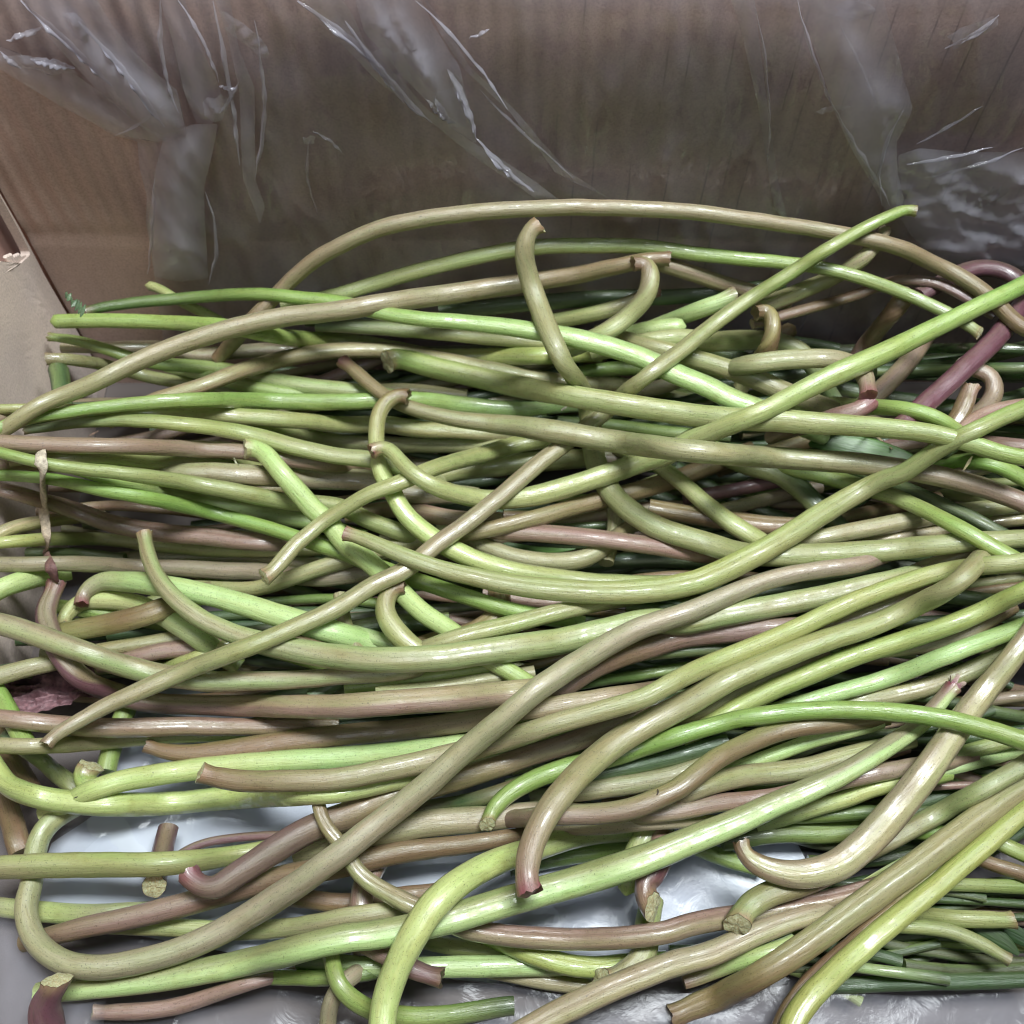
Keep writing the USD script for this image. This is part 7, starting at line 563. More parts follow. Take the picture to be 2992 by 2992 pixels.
    ('', 'mv.mv', 'hh', 'F', '-252,5,-243,72 -175,25,-243,72 -97,45,-241,72 -19,62,-235,72 59,81,-231,73 137,103,-230,73 217,123,-230,73 298,138,-230,73 380,145,-230,73 460,139,-229,73 538,121,-227,73 612,93,-226,73 692,50,-226,72'),
    ('', 'dg.dg', 'hh', 'FX', '-206,-73,-266,65 -127,-78,-271,65 -49,-67,-293,66 31,-54,-300,66 110,-36,-300,67 188,-11,-298,67 265,10,-287,67 344,28,-277,67 424,39,-271,67 505,42,-271,67 585,35,-271,67 649,21,-271,67'),
    ('', 'ot.ot', 'hh', 'F', '-164,-436,-263,52 -93,-455,-263,51 -22,-469,-263,51 50,-477,-263,51 122,-481,-263,51 194,-478,-263,51 266,-470,-263,51 338,-460,-261,51 408,-452,-249,51 479,-443,-242,51 552,-435,-241,51 626,-430,-245,51 701,-427,-254,51 775,-428,-257,52 840,-433,-258,51'),
    ('', 'dg.dg', 'hh', 'FX', '484,-579,-348,67 556,-589,-348,67 629,-591,-348,67 703,-586,-348,67 777,-574,-348,68 851,-557,-346,68 924,-537,-341,68 998,-514,-338,68 1073,-488,-337,69 1168,-451,-337,69'),
    ('', 'ot.ot', 'hh', 'FX', '-605,509,-258,76 -520,531,-258,76 -432,540,-258,76 -342,532,-256,76 -253,511,-252,75 -165,494,-253,75 -77,490,-257,75 11,499,-259,75 113,525,-259,76'),
    ('', 'gr.gr', 'hh', 'FX', '208,122,-270,47 290,119,-270,47 372,114,-270,47 453,106,-270,47 533,95,-266,47 613,85,-264,47 695,81,-264,47 777,86,-267,47 861,99,-267,47 938,116,-267,47'),
    ('', 'gr.gr', 'hh', 'FX', '372,-1,-306,41 453,20,-306,42 535,37,-307,42 623,58,-324,42 714,79,-349,43 802,86,-360,43 888,86,-363,43 971,81,-363,43 1055,78,-363,43 1139,76,-363,43 1210,66,-338,42 1236,16,-233,40 1268,-19,-153,39 1303,-19,-145,39'),
    ('', 'dg.dg', 'hh', 'FX', '22,-129,-329,50 98,-98,-329,50 176,-72,-329,51 255,-58,-319,51 331,-63,-284,50 409,-65,-269,50 486,-70,-257,49 564,-73,-254,49 643,-77,-254,49 721,-82,-254,49 773,-87,-254,49'),
    ('', 'mv.mv', 'hh', 'FX', '-1139,65,101,48 -1086,78,66,48 -1075,148,-48,51 -1070,241,-189,55 -1039,320,-294,58 -965,350,-311,58 -884,372,-311,59 -800,392,-311,59 -714,402,-310,59 -625,399,-307,59 -537,385,-306,59 -450,360,-306,58 -379,332,-306,58'),
    ('', 'ol.ol', 'hh', 'FX', '78,113,-336,48 160,94,-339,48 242,79,-353,48 323,57,-357,48 402,32,-357,48 479,5,-357,47 553,-28,-354,47 622,-68,-348,47 688,-109,-348,46 767,-165,-348,46'),
    ('', 'dg.dg', 'hh', 'FX', '564,-795,-362,51 626,-756,-362,51 695,-725,-362,52 767,-707,-362,52 839,-705,-362,52 909,-712,-362,52 979,-719,-362,52 1051,-720,-362,52 1154,-711,-362,52'),
    ('', 'dg.dg', 'hh', 'F', '-845,347,-66,50 -769,319,-77,50 -706,344,-131,51 -642,395,-185,53 -572,446,-212,54 -499,497,-232,55 -419,531,-237,55 -305,562,-237,56'),
    ('', 'dg.dg', 'hh', 'FX', '764,288,-267,72 848,282,-267,72 931,274,-266,72 1011,261,-260,72 1091,247,-255,71 1165,228,-243,71 1197,162,-160,68 1220,93,-75,65 1256,42,-23,63 1310,9,-7,62 1387,-24,-7,62'),
    ('', 'dg.dg', 'hh', 'FX', '-953,-164,-292,66 -876,-158,-292,66 -799,-152,-292,66 -721,-148,-289,66 -641,-148,-282,66 -562,-146,-278,66 -484,-142,-276,66 -407,-135,-276,66 -331,-121,-279,66 -255,-103,-286,66 -173,-81,-286,67'),
    ('', 'dg.dg', 'hh', 'FX', '-153,-335,-331,48 -80,-309,-331,48 -6,-285,-330,48 70,-264,-328,49 145,-248,-316,49 221,-238,-300,48 299,-231,-296,48 376,-230,-295,48 460,-238,-295,48'),
    ('', 'ot.ot', 'hh', 'F', '-1133,3,-275,72 -1060,20,-286,73 -985,34,-294,73 -904,41,-294,73 -823,45,-294,73 -741,46,-294,73 -657,40,-287,73 -565,15,-253,72 -480,-6,-236,71 -398,-30,-222,71 -339,-47,-218,70'),
    ('', 'dg.dg', 'hh', 'FX', '622,-257,-363,46 701,-232,-363,46 780,-209,-363,47 861,-189,-363,47 943,-170,-363,47 1025,-153,-363,47 1108,-138,-363,47 1186,-130,-353,47 1205,-169,-239,45 1224,-207,-137,43 1292,-206,-127,43 1366,-203,-126,43 1439,-202,-126,43 1542,-203,-126,43'),
    ('', 'dg.dg', 'hh', 'F', '-108,-176,-226,39 -33,-194,-226,39 41,-210,-226,39 115,-223,-233,39 191,-228,-262,39 265,-241,-270,39 339,-256,-272,39 413,-270,-275,39 486,-285,-276,39 559,-300,-276,39 631,-315,-276,38 702,-330,-274,38 774,-344,-274,38 845,-357,-274,38 915,-371,-272,38 1014,-389,-271,38'),
    ('', 'dg.dg', 'hh', 'F', '-1034,363,-156,64 -959,381,-169,65 -895,422,-213,66 -825,458,-249,68 -741,472,-253,68 -655,485,-253,68 -569,495,-253,68 -482,503,-255,68 -394,503,-257,68 -305,492,-257,68 -218,473,-257,68 -132,445,-257,68 -63,416,-257,67'),
    ('', 'mv.mv', 'hh', 'F', '-374,-160,-197,38 -298,-158,-197,38 -222,-160,-197,38 -146,-167,-197,38 -71,-178,-199,38 4,-191,-201,38 79,-201,-201,37 155,-205,-201,37 230,-203,-201,37 287,-198,-201,37'),
    ('', 'mv.mv', 'hh', 'FX', '-109,21,-363,46 -28,41,-363,46 54,56,-356,46 136,64,-347,46 219,72,-343,46 303,78,-342,46 387,81,-345,46 473,86,-358,46 557,82,-363,46 639,71,-363,46 720,56,-363,46 799,37,-363,46 875,13,-363,46 949,-14,-363,46 1021,-45,-363,45'),
    ('', 'gr.gr', 'hh', 'FX', '-161,-432,-349,54 -88,-415,-349,54 -13,-404,-349,54 63,-399,-349,54 139,-399,-349,54 215,-405,-347,54 289,-416,-342,54 363,-426,-342,54 437,-435,-340,54 511,-441,-339,54 585,-445,-339,54 685,-448,-339,54'),
    ('', 'ol.ol', 'hh', 'FX', '522,-135,-282,46 601,-121,-282,47 677,-113,-268,46 751,-105,-254,46 830,-93,-253,46 910,-80,-253,46 983,-76,-237,46 1034,-93,-178,45 1089,-103,-133,44 1162,-96,-125,44 1226,-95,-104,44 1282,-99,-71,43 1352,-90,-63,43 1446,-75,-60,43'),
    ('', 'dg.dg', 'hh', 'F', '189,-387,-260,51 261,-397,-260,51 333,-409,-260,51 404,-424,-260,51 474,-441,-261,50 545,-456,-269,50 622,-462,-293,51 700,-460,-311,51 776,-452,-313,51 851,-432,-313,52 926,-403,-313,52'),
    ('', 'bn.bn', 'hh', 'FX', '29,-237,-320,40 108,-229,-320,40 186,-221,-320,40 265,-214,-320,40 343,-209,-317,40 422,-208,-312,40 500,-211,-311,40 577,-218,-311,40 628,-225,-311,40'),
    ('', 'dg.dg', 'hh', 'F', '-755,-134,-267,49 -678,-127,-266,49 -596,-129,-251,49 -511,-140,-218,48 -433,-143,-209,48 -357,-143,-210,48 -281,-144,-212,48 -205,-145,-219,48 -129,-146,-225,48 -52,-150,-226,48 24,-155,-226,48 101,-159,-226,48 176,-164,-221,48 252,-169,-218,48 315,-172,-218,48'),
    ('', 'dg.dg', 'hh', 'F', '-1076,149,-303,75 -992,139,-303,74 -906,126,-301,74 -821,110,-298,74 -737,94,-299,74 -656,79,-306,74 -575,60,-310,73 -493,37,-310,73 -412,14,-309,73 -328,-15,-292,72 -244,-52,-253,70 -166,-68,-247,70 -88,-74,-250,70 -9,-69,-265,70 70,-60,-280,71 150,-51,-282,71 202,-44,-282,71'),
    ('', 'mv.mv', 'hh', 'FX', '600,402,-278,71 687,423,-278,71 776,440,-278,71 865,450,-279,71 953,454,-279,71 1041,452,-279,71 1127,447,-279,71 1200,426,-253,70 1224,353,-145,67 1229,271,-17,63 1244,215,82,60 1314,217,110,59'),
    ('', 'dg.dg', 'hh', 'F', '-806,63,-299,40 -723,61,-299,40 -640,58,-297,40 -558,56,-293,40 -476,55,-293,40 -394,56,-292,40 -312,58,-292,40 -229,55,-275,40 -147,54,-260,40 -67,64,-254,40 13,76,-248,40 92,94,-243,40 197,125,-240,40'),
    ('', 'dg.dg', 'hh', 'F', '413,264,-233,69 481,215,-233,68 550,172,-233,68 622,138,-239,68 696,110,-243,67 771,86,-244,67 847,70,-244,67 925,59,-244,67 1001,47,-240,66 1053,11,-189,65 1084,-45,-107,62 1133,-80,-69,61 1192,-104,-57,60 1255,-125,-55,60 1302,-141,-55,60'),
    ('', 'dg.dg', 'hh', 'F', '-956,264,18,51 -886,268,1,52 -838,313,-71,54 -788,366,-152,56 -721,396,-200,57 -644,412,-225,58 -562,421,-237,58 -477,426,-240,58 -391,433,-240,58 -306,443,-240,58 -221,457,-239,58 -137,477,-238,58 -52,502,-238,59 31,524,-227,59 114,543,-208,59 182,572,-203,59'),
    ('', 'bn.bn', 'hh', 'FX', '-801,35,-359,73 -717,9,-359,72 -633,-7,-359,72 -550,-10,-359,72 -467,-4,-350,72 -385,8,-341,72 -304,24,-341,72 -222,30,-341,72 -138,25,-340,72 -57,8,-340,72 -3,-9,-340,72'),
    ('', 'ol.ol', 'hh', 'FX', '-997,-237,-335,47 -921,-230,-335,47 -843,-224,-335,47 -764,-221,-333,47 -685,-220,-327,47 -606,-218,-327,47 -529,-216,-335,47 -453,-214,-346,48 -374,-219,-349,48 -294,-228,-350,47 -216,-241,-350,47 -144,-254,-350,47'),
    ('', 'dg.dg', 'hh', 'FX', '19,-302,-337,51 96,-304,-337,51 173,-305,-337,51 250,-305,-333,51 327,-304,-328,51 404,-299,-327,51 481,-292,-328,51 559,-284,-330,51 637,-276,-330,51 716,-267,-330,51 794,-260,-328,51 865,-259,-309,51 934,-260,-285,50 1016,-253,-280,50'),
    ('', 'dg.dg', 'hh', 'FX', '-5,496,-334,64 84,478,-338,64 173,464,-342,64 262,451,-343,64 352,442,-343,64 441,436,-342,64 530,431,-340,64 617,424,-330,63 704,421,-323,63 771,423,-322,63'),
    ('', 'dg.dg', 'hh', 'F', '-408,485,-200,61 -321,466,-201,61 -236,458,-212,61 -151,456,-224,61 -64,457,-235,61 23,467,-252,62 112,476,-265,62 202,488,-281,62 291,494,-284,63 381,498,-285,63 441,502,-285,63'),
    ('', 'dg.dg', 'hh', 'FX', '-202,-478,-299,58 -129,-471,-299,58 -56,-464,-299,58 18,-458,-299,58 92,-453,-299,58 165,-448,-298,58 239,-445,-297,58 313,-442,-297,58 388,-439,-298,58 462,-436,-298,58 536,-433,-298,58 611,-430,-300,58 690,-423,-312,59 768,-417,-321,59 846,-411,-329,59 929,-407,-330,59'),
    ('', 'bn.bn', 'hh', 'FX', '713,-226,-268,47 785,-182,-268,48 861,-143,-268,48 932,-117,-251,48 979,-125,-179,47 1035,-130,-134,46 1099,-130,-110,45 1166,-127,-94,45 1228,-125,-72,45 1297,-114,-60,45 1370,-98,-54,45 1414,-86,-53,45'),
    ('', 'dg.dg', 'hh', 'FX', '-414,96,-363,46 -329,96,-363,46 -245,101,-363,46 -161,110,-363,46 -77,123,-363,46 7,136,-355,46 90,150,-344,46 174,170,-344,46 261,194,-357,47 348,211,-363,47 435,221,-363,47 522,227,-363,47 580,229,-363,47'),
    ('', 'dg.dg', 'hh', 'FX', '-450,-142,-220,57 -374,-137,-220,57 -298,-134,-222,57 -223,-126,-241,58 -146,-123,-253,58 -68,-128,-254,58 9,-134,-254,58 86,-140,-251,58 164,-146,-247,57 241,-148,-247,57 318,-149,-247,57'),
    ('', 'dg.dg', 'hh', 'FX', '-313,-119,-266,61 -243,-160,-272,61 -176,-198,-287,60 -110,-243,-293,60 -44,-285,-298,60 29,-309,-301,59 105,-296,-301,59 171,-252,-301,60'),
    ('', 'bn.bn', 'hh', 'F', '-185,46,-308,76 -104,31,-306,76 -24,-6,-275,75 52,-45,-253,74 123,-84,-241,73 191,-128,-228,72 257,-166,-230,71 326,-195,-243,71 398,-218,-250,71 472,-232,-254,71 548,-233,-257,71 638,-221,-257,71'),
    ('', 'dg.dg', 'hh', 'F', '-1022,265,27,36 -956,282,8,37 -914,338,-69,38 -867,394,-153,40 -801,419,-202,41 -724,426,-232,41 -643,423,-253,41 -566,429,-293,42 -480,412,-300,42 -393,391,-304,42 -306,369,-305,42 -220,346,-305,41 -120,319,-305,41'),
    ('', 'mv.mv', 'hh', 'F', '212,-542,-326,40 285,-532,-326,40 358,-521,-326,40 432,-511,-326,40 506,-502,-325,40 579,-493,-320,40 650,-488,-308,40 722,-481,-303,40 796,-475,-301,40 866,-473,-291,40 938,-471,-285,40 1011,-470,-285,40 1108,-471,-285,40'),
    ('', 'mv.mv', 'hh', 'FX', '-78,-231,-312,46 0,-222,-312,46 77,-209,-311,46 153,-195,-305,46 229,-176,-300,46 306,-151,-299,47 382,-124,-298,47 457,-103,-286,47 532,-88,-270,47 611,-74,-267,47 691,-67,-267,47 770,-68,-268,47 847,-77,-268,47 884,-85,-268,47'),
    ('', 'ot.ot', 'hh', 'FX', '-76,191,-343,44 9,187,-343,44 94,189,-344,44 180,205,-356,44 266,223,-363,44 352,245,-363,45 438,272,-363,45 524,304,-363,45 610,337,-363,45 698,371,-363,46 786,402,-361,46 872,426,-349,46 960,451,-344,46 1052,478,-344,46 1160,508,-344,46'),
    ('', 'dg.dg', 'hh', 'F', '207,-72,-199,37 280,-97,-203,37 353,-118,-210,37 425,-138,-210,37 498,-156,-210,36 571,-169,-211,36 645,-180,-212,36 720,-190,-217,36 796,-198,-228,36 874,-209,-245,37 947,-227,-254,36 1014,-252,-254,36 1078,-281,-254,36 1129,-307,-254,36'),
    ('', 'dg.dg', 'hh', 'FX', '317,262,-319,70 394,223,-319,70 470,189,-319,69 548,159,-319,69 625,132,-316,69 699,104,-304,68 778,86,-301,68 859,76,-306,68 940,68,-307,68 1021,62,-307,67 1098,55,-299,67 1144,18,-230,65 1159,-40,-117,62 1198,-69,-55,60 1283,-69,-42,60'),
    ('', 'mv.mv', 'hh', 'FX', '598,-553,-340,51 671,-555,-339,51 743,-545,-329,51 809,-524,-307,51 880,-498,-299,51 954,-488,-298,51 1021,-508,-298,51 1073,-548,-298,51'),
    ('', 'mv.mv', 'hh', 'F', '600,-127,-178,64 675,-132,-178,64 749,-138,-178,63 822,-147,-178,63 894,-158,-178,63 966,-171,-178,63 1036,-186,-178,63 1105,-201,-178,63 1174,-215,-178,62 1237,-231,-165,62 1302,-241,-154,61 1374,-241,-152,61 1445,-236,-147,61 1516,-226,-139,61 1588,-210,-133,61 1627,-199,-133,62'),
    ('', 'gr.gr', 'hh', 'FX', '582,-413,-295,42 656,-388,-295,42 734,-367,-302,43 821,-347,-330,43 902,-341,-337,43 979,-342,-337,43 1055,-344,-337,43 1130,-349,-336,43 1180,-352,-335,43'),
    ('', 'gr.gr', 'hh', 'FX', '76,111,-254,63 158,116,-254,63 240,123,-254,63 322,133,-254,63 404,145,-254,64 487,160,-253,64 569,176,-251,64 652,194,-249,64 736,215,-249,64 821,234,-249,65 904,251,-245,65 986,262,-236,65 1060,262,-212,64 1125,251,-174,63 1214,248,-146,63'),
    ('', 'dg.dg', 'hh', 'FX', '629,-74,-235,72 707,-45,-235,72 787,-24,-235,72 868,-13,-235,73 947,-12,-235,73 1021,-24,-229,72 1085,-51,-210,71 1133,-96,-170,70 1166,-151,-118,68 1197,-174,-114,67'),
    ('', 'dg.dg', 'hh', 'F', '588,-804,-328,45 657,-802,-328,45 727,-797,-328,45 797,-789,-327,46 868,-778,-328,46 941,-763,-332,46 1014,-745,-335,46 1086,-725,-335,46 1159,-702,-335,47 1256,-666,-335,47'),
    ('', 'dg.dg', 'hh', 'F', '763,-709,-334,49 832,-715,-334,49 901,-721,-334,49 971,-726,-336,49 1045,-729,-345,49 1119,-732,-355,49 1192,-735,-361,50 1262,-738,-362,49 1338,-742,-362,49'),
    ('', 'dg.dg', 'hh', 'F', '475,-855,-362,46 544,-850,-362,46 614,-847,-362,46 683,-844,-362,46 751,-843,-356,46 812,-844,-331,46 878,-844,-326,46 949,-844,-331,46 1019,-844,-336,46 1104,-845,-336,46'),
    ('', 'dg.dg', 'hh', 'F', '674,-718,-323,33 744,-720,-323,33 809,-727,-309,33 871,-737,-293,33 937,-747,-290,32 980,-755,-290,32'),
    ('', 'dg.dg', 'hh', 'F', '519,-862,-340,40 589,-865,-340,40 659,-864,-340,40 730,-862,-339,40 789,-858,-338,40'),
    ('', 'dg.dg', 'hh', 'F', '755,-775,-309,41 825,-758,-309,41 897,-746,-309,41 968,-738,-310,41 1042,-735,-317,41 1114,-739,-321,41 1192,-750,-321,41'),
    ('', 'dg.dg', 'hh', 'F', '522,-853,-277,40 589,-834,-277,40 655,-812,-277,40 723,-789,-278,41 790,-762,-280,41 858,-734,-280,41 931,-701,-292,42 1007,-664,-309,42 1077,-629,-311,43 1147,-591,-311,43 1195,-565,-311,43'),
    ('', 'dg.dg', 'hh', 'F', '394,-849,-338,36 463,-841,-338,36 532,-835,-338,36 602,-828,-338,36 671,-823,-339,36 741,-818,-339,36 811,-814,-339,36 879,-811,-336,36 946,-809,-329,36 1014,-808,-328,36'),
    ('', 'dg.dg', 'hh', 'F', '744,-722,-336,31 812,-732,-335,31 878,-742,-328,31 943,-751,-320,31 1013,-757,-324,31 1091,-759,-345,31 1170,-759,-364,31 1241,-762,-365,31 1312,-763,-365,31 1383,-764,-365,31'),
    ('', 'dg.dg', 'hh', 'F', '468,-840,-262,50 535,-840,-263,50 603,-844,-266,50 673,-852,-280,50 740,-864,-288,50 782,-875,-288,50'),
    ('', 'dg.dg', 'hh', 'F', '657,-701,-344,41 728,-672,-344,42 801,-648,-344,42 875,-631,-344,42 950,-620,-344,42 1024,-617,-344,42 1061,-619,-344,42'),
    ('', 'dg.dg', 'hh', 'F', '739,-790,-345,31 809,-763,-345,32 881,-740,-347,32 954,-722,-348,32 1028,-711,-348,32 1101,-706,-348,32 1189,-710,-348,32'),
    ('', 'gr.gr', 'hh', 'F', '673,-776,-332,50 742,-781,-332,50 814,-785,-337,50 889,-787,-349,50 960,-789,-351,50 1001,-790,-351,50'),
    ('', 'dg.dg', 'hh', 'F', '791,-887,-342,53 858,-856,-342,53 928,-834,-342,54 999,-822,-343,54 1063,-822,-343,54'),
    ('', 'gr.gr', 'hh', 'F', '440,-842,-323,38 508,-830,-323,38 577,-822,-323,38 647,-816,-324,38 717,-812,-326,38 786,-811,-326,38 854,-813,-326,38 920,-819,-323,38 982,-827,-313,37 1052,-838,-311,37'),
    ('', 'dg.dg', 'hh', 'F', '381,-848,-327,29 449,-832,-327,29 517,-818,-324,29 586,-808,-319,29 655,-799,-317,29 725,-793,-317,29'),
    ('', 'gr.gr', 'hh', 'F', '798,-833,-315,29 866,-838,-315,29 934,-842,-316,29 1004,-844,-321,29 1075,-844,-326,29 1147,-842,-333,29 1229,-837,-354,30 1302,-832,-359,30 1373,-827,-359,30 1427,-822,-359,30'),
    ('', 'dg.dg', 'hh', 'F', '784,-883,-284,48 856,-889,-301,48 933,-890,-326,49 1010,-886,-346,49 1082,-879,-350,49 1184,-861,-350,50'),
    ('', 'dg.dg', 'hh', 'F', '596,-895,-317,37 665,-881,-315,37 730,-868,-302,37 797,-855,-295,37 867,-840,-295,37'),
    ('', 'dg.dg', 'hh', 'F', '637,-808,-291,43 699,-826,-291,43 764,-842,-294,43 833,-853,-308,43 904,-861,-322,43 980,-866,-344,44 1056,-868,-362,44 1125,-869,-363,44 1172,-869,-363,44'),
    ('', 'dg.dg', 'hh', 'F', '309,-893,-355,30 378,-888,-355,30 447,-885,-354,30 516,-883,-352,30 584,-882,-350,30 653,-883,-350,30 719,-886,-342,30 784,-890,-335,30 851,-895,-335,30 895,-899,-335,30'),
    ('', 'dg.dg', 'hh', 'F', '322,-849,-320,39 390,-849,-320,39 459,-851,-320,39 528,-856,-325,39 596,-863,-328,39 662,-873,-329,39 749,-890,-329,39'),
    ('', 'gr.gr', 'hh', 'F', '416,-869,-350,45 486,-869,-351,45 556,-878,-359,45 621,-897,-362,45 680,-924,-363,45 712,-943,-363,45'),
    ('', 'dg.dg', 'hh', 'F', '670,-752,-297,36 739,-752,-297,36 808,-753,-297,36 877,-755,-299,36 949,-757,-306,36 1020,-759,-313,36 1089,-763,-314,36 1134,-766,-314,36'),
    ('', 'dg.dg', 'hh', 'F', '632,-849,-304,41 701,-836,-304,41 770,-828,-304,41 839,-824,-304,41 907,-826,-304,41 951,-830,-304,41'),
    ('', 'dg.dg', 'hh', 'F', '458,-855,-349,34 527,-844,-349,34 597,-833,-349,34 667,-823,-349,34 737,-814,-349,34 807,-806,-347,34 876,-799,-344,35 946,-793,-341,35 1016,-787,-340,35 1093,-782,-340,35'),
]

# ------------------------------------------------------------------ the box
XL, XR, YB, YF, ZF, TOP = -.233, .262, .136, -.25, -.074, .215
box = thing('cardboard_box', 'open brown corrugated cardboard box holding the whole heap of stalks', 'box')


def sheet_grid(u, v):
    U, V = np.meshgrid(u, v, indexing='ij')
    n, m = len(u), len(v)
    i = np.arange(n * m).reshape(n, m)
    a, b, c, d = i[:-1, :-1].ravel(), i[1:, :-1].ravel(), i[1:, 1:].ravel(), i[:-1, 1:].ravel()
    return U.ravel(), V.ravel(), np.vstack([np.c_[a, b, c], np.c_[a, c, d]])


def fix(v, f, towards):
    """Winding so that the faces look along "towards"."""
    n = np.cross(v[f[:, 1]] - v[f[:, 0]], v[f[:, 2]] - v[f[:, 0]]).sum(0)
    return f if n @ np.array(towards, float) > 0 else f[:, ::-1]


# back wall: fluted inner liner with one pressed crease above the bottom edge, and its outer face
u, w, f = sheet_grid(np.arange(XL, XR + .001, .0011), np.r_[-.086, -.03, np.arange(-.02, TOP, .004), TOP])
amp = np.clip((w - .028) / .012, .15, 1)
y = YB + (.00011 + .00022 * np.clip((-u - .10) / .04, 0, 1)) * np.cos(2 * np.pi * u / .0085) * amp + .0012 * np.exp(-((w - .030) / .0022) ** 2) + .0012 * (meshkit.noise(np.c_[u * 14, w * 14, 0 * u]) - .5)
v = np.c_[u, y, w]
put(box, 'back_wall', v, fix(v, f, (0, -1, 0)), M_BOARD, normals=vnormals(v, fix(v, f, (0, -1, 0))))
b = trimesh.creation.box((XR - XL + .012, .004, TOP + .086)); b.apply_translation(((XL + XR) / 2, YB + .0045, (TOP - .086) / 2))
put(box, 'outer_face', b.vertices, b.faces, M_BOARD_OUT)
# left wall with its hand hole cut near the corner
hole = sg.Polygon([(.1305, .024), (.132, .076), (.100, .090), (.050, .090), (.048, .072), (.080, .056), (.109, .043), (.122, .028)]).buffer(.0015)
wall = sg.box(YF, -.086, YB - .002, TOP).difference(hole)
m = trimesh.creation.extrude_polygon(wall, .0045, engine='earcut').subdivide_to_size(.012)
v = np.c_[XL - .0045 + m.vertices[:, 2], m.vertices[:, 0], m.vertices[:, 1]]
v[:, 0] += .0016 * (meshkit.fbm(np.c_[v[:, 1] * 22, v[:, 2] * 22, 0 * v[:, 0]], 3) - .5) + .0008 * np.exp(-((v[:, 1] - .117) / .003) ** 2)
put(box, 'left_wall', v, m.faces[:, ::-1], M_BOARD_L)
put(box, 'outer_flap', *(lambda b: (b.vertices, b.faces))(trimesh.creation.box((.003, .36, .27), trimesh.transformations.translation_matrix((XL - .016, -.03, .07)))), M_BOARD_OUT)
# torn fluted paper in the hole's lower lip
lip = trimesh.util.concatenate([trimesh.creation.cylinder(.0011, .006, sections=10, transform=trimesh.transformations.translation_matrix((XL - .0022, .116 + .0018 * k, .0335 - .0018 * k + .0005 * (k % 3)))) for k in range(8)])
put(box, 'torn_lip', lip.vertices, lip.faces, M_BOARD_L)
for name, size, at in (('right_wall', (.0045, YB - YF, TOP + .086), (XR + .003, (YB + YF) / 2, (TOP - .086) / 2)), ('front_wall', (XR - XL, .0045, TOP + .086), ((XL + XR) / 2, YF - .003, (TOP - .086) / 2)),
                       ('bottom', (XR - XL, YB - YF, .004), ((XL + XR) / 2, (YB + YF) / 2, -.088))):
    b = trimesh.creation.box(size); b.apply_translation(at)
    put(box, name, b.vertices, b.faces, M_BOARD_LOW)

# ------------------------------------------------------------------ white paper on the bottom
def patch(poly, step, height, seed):
    """A sheet over a polygon (plane coordinates), cut along its outline."""
    pts = [poly.exterior.interpolate(t) for t in np.arange(0, poly.length, step)]
    pts = [(p.x, p.y) for p in pts]
    x0, y0, x1, y1 = poly.bounds
    r = np.random.default_rng(seed)
    g = np.stack(np.meshgrid(np.arange(x0, x1, step), np.arange(y0, y1, step)), -1).reshape(-1, 2) + r.uniform(-.2, .2, (len(np.arange(x0, x1, step)) * len(np.arange(y0, y1, step)), 2)) * step
    inner = poly.buffer(-step * .45)
    g = g[shapely.contains_xy(inner, g[:, 0], g[:, 1])]
    p = np.vstack([pts, g]) if len(g) else np.array(pts)
    t = Delaunay(p).simplices
    c = p[t].mean(1)
    t = t[shapely.contains_xy(poly.buffer(step * .02), c[:, 0], c[:, 1])]
    return p, t, height(p)


paper = sg.Polygon(PAPER).buffer(.004)
p, f, h = patch(paper, .004, lambda p: -.082 + .006 * meshkit.fbm(np.c_[p * 26, p[:, :1] * 0], 4, 5) + .003 * (1 - np.abs(2 * meshkit.noise(np.c_[p[:, 0] * 40 + p[:, 1] * 25, p[:, 1] * 14, p[:, 0] * 0], 6) - 1)) ** 3, 1)
v = np.c_[p, h]; f = fix(v, f, (0, 0, 1))
tag(put('/World', 'paper_sheet', v, f, M_PAPER, normals=vnormals(v, f)), 'white paper sheet on the box bottom glimpsed through gaps in the heap', 'paper')

# ------------------------------------------------------------------ the clear plastic liner
liner = thing('plastic_liner', 'crumpled clear plastic film lining the back wall and bottom of the box', 'plastic liner')


def crease(p, dirs, seed, size):
    """Height of crumpled film: soft billows plus sharp ridges that run mostly along the pull directions."""
    r = np.random.default_rng(seed)
    h = .5 * meshkit.fbm(np.c_[p / size * .6, 0 * p[:, :1] + seed], 3, seed)
    for k in range(len(dirs)):
        a = math.radians(dirs[k]); d = np.array([math.cos(a), math.sin(a)]); n = np.array([-d[1], d[0]])
        q = np.c_[(p @ n) / size * 2.2, (p @ d) / size * .35, 0 * p[:, 0] + k * 7.3]
        q[:, 0] += .5 * meshkit.noise(np.c_[p / size, p[:, :1] * 0 + k], seed + 3)
        h += .55 / len(dirs) * (1 - np.abs(2 * meshkit.noise(q, seed + k) - 1)) ** 3
    return h


def wall_film(name, poly, gap, amp, dirs, seed, mat, step=.0028, size=.03):
    P = sg.Polygon(np.array(poly) / 1000).buffer(0)
    p, f, h = patch(P, step, lambda p: crease(p, dirs, seed, size), seed)
    edge = np.clip(shapely.distance(shapely.points(p), P.exterior) / .01, 0, 1)
    v = np.c_[p[:, 0], YB - gap - amp * h * (.55 + .45 * edge), p[:, 1]]
    f = fix(v, f, (0, -1, 0))
    mk = .3 + .7 * np.clip(shapely.distance(shapely.points(p), P.exterior) / .011, 0, 1) if mat is M_FOLD else np.ones(len(p))
    put(liner, name, v, f, mat, normals=vnormals(v, f), tint=np.repeat(mk[:, None], 3, 1))


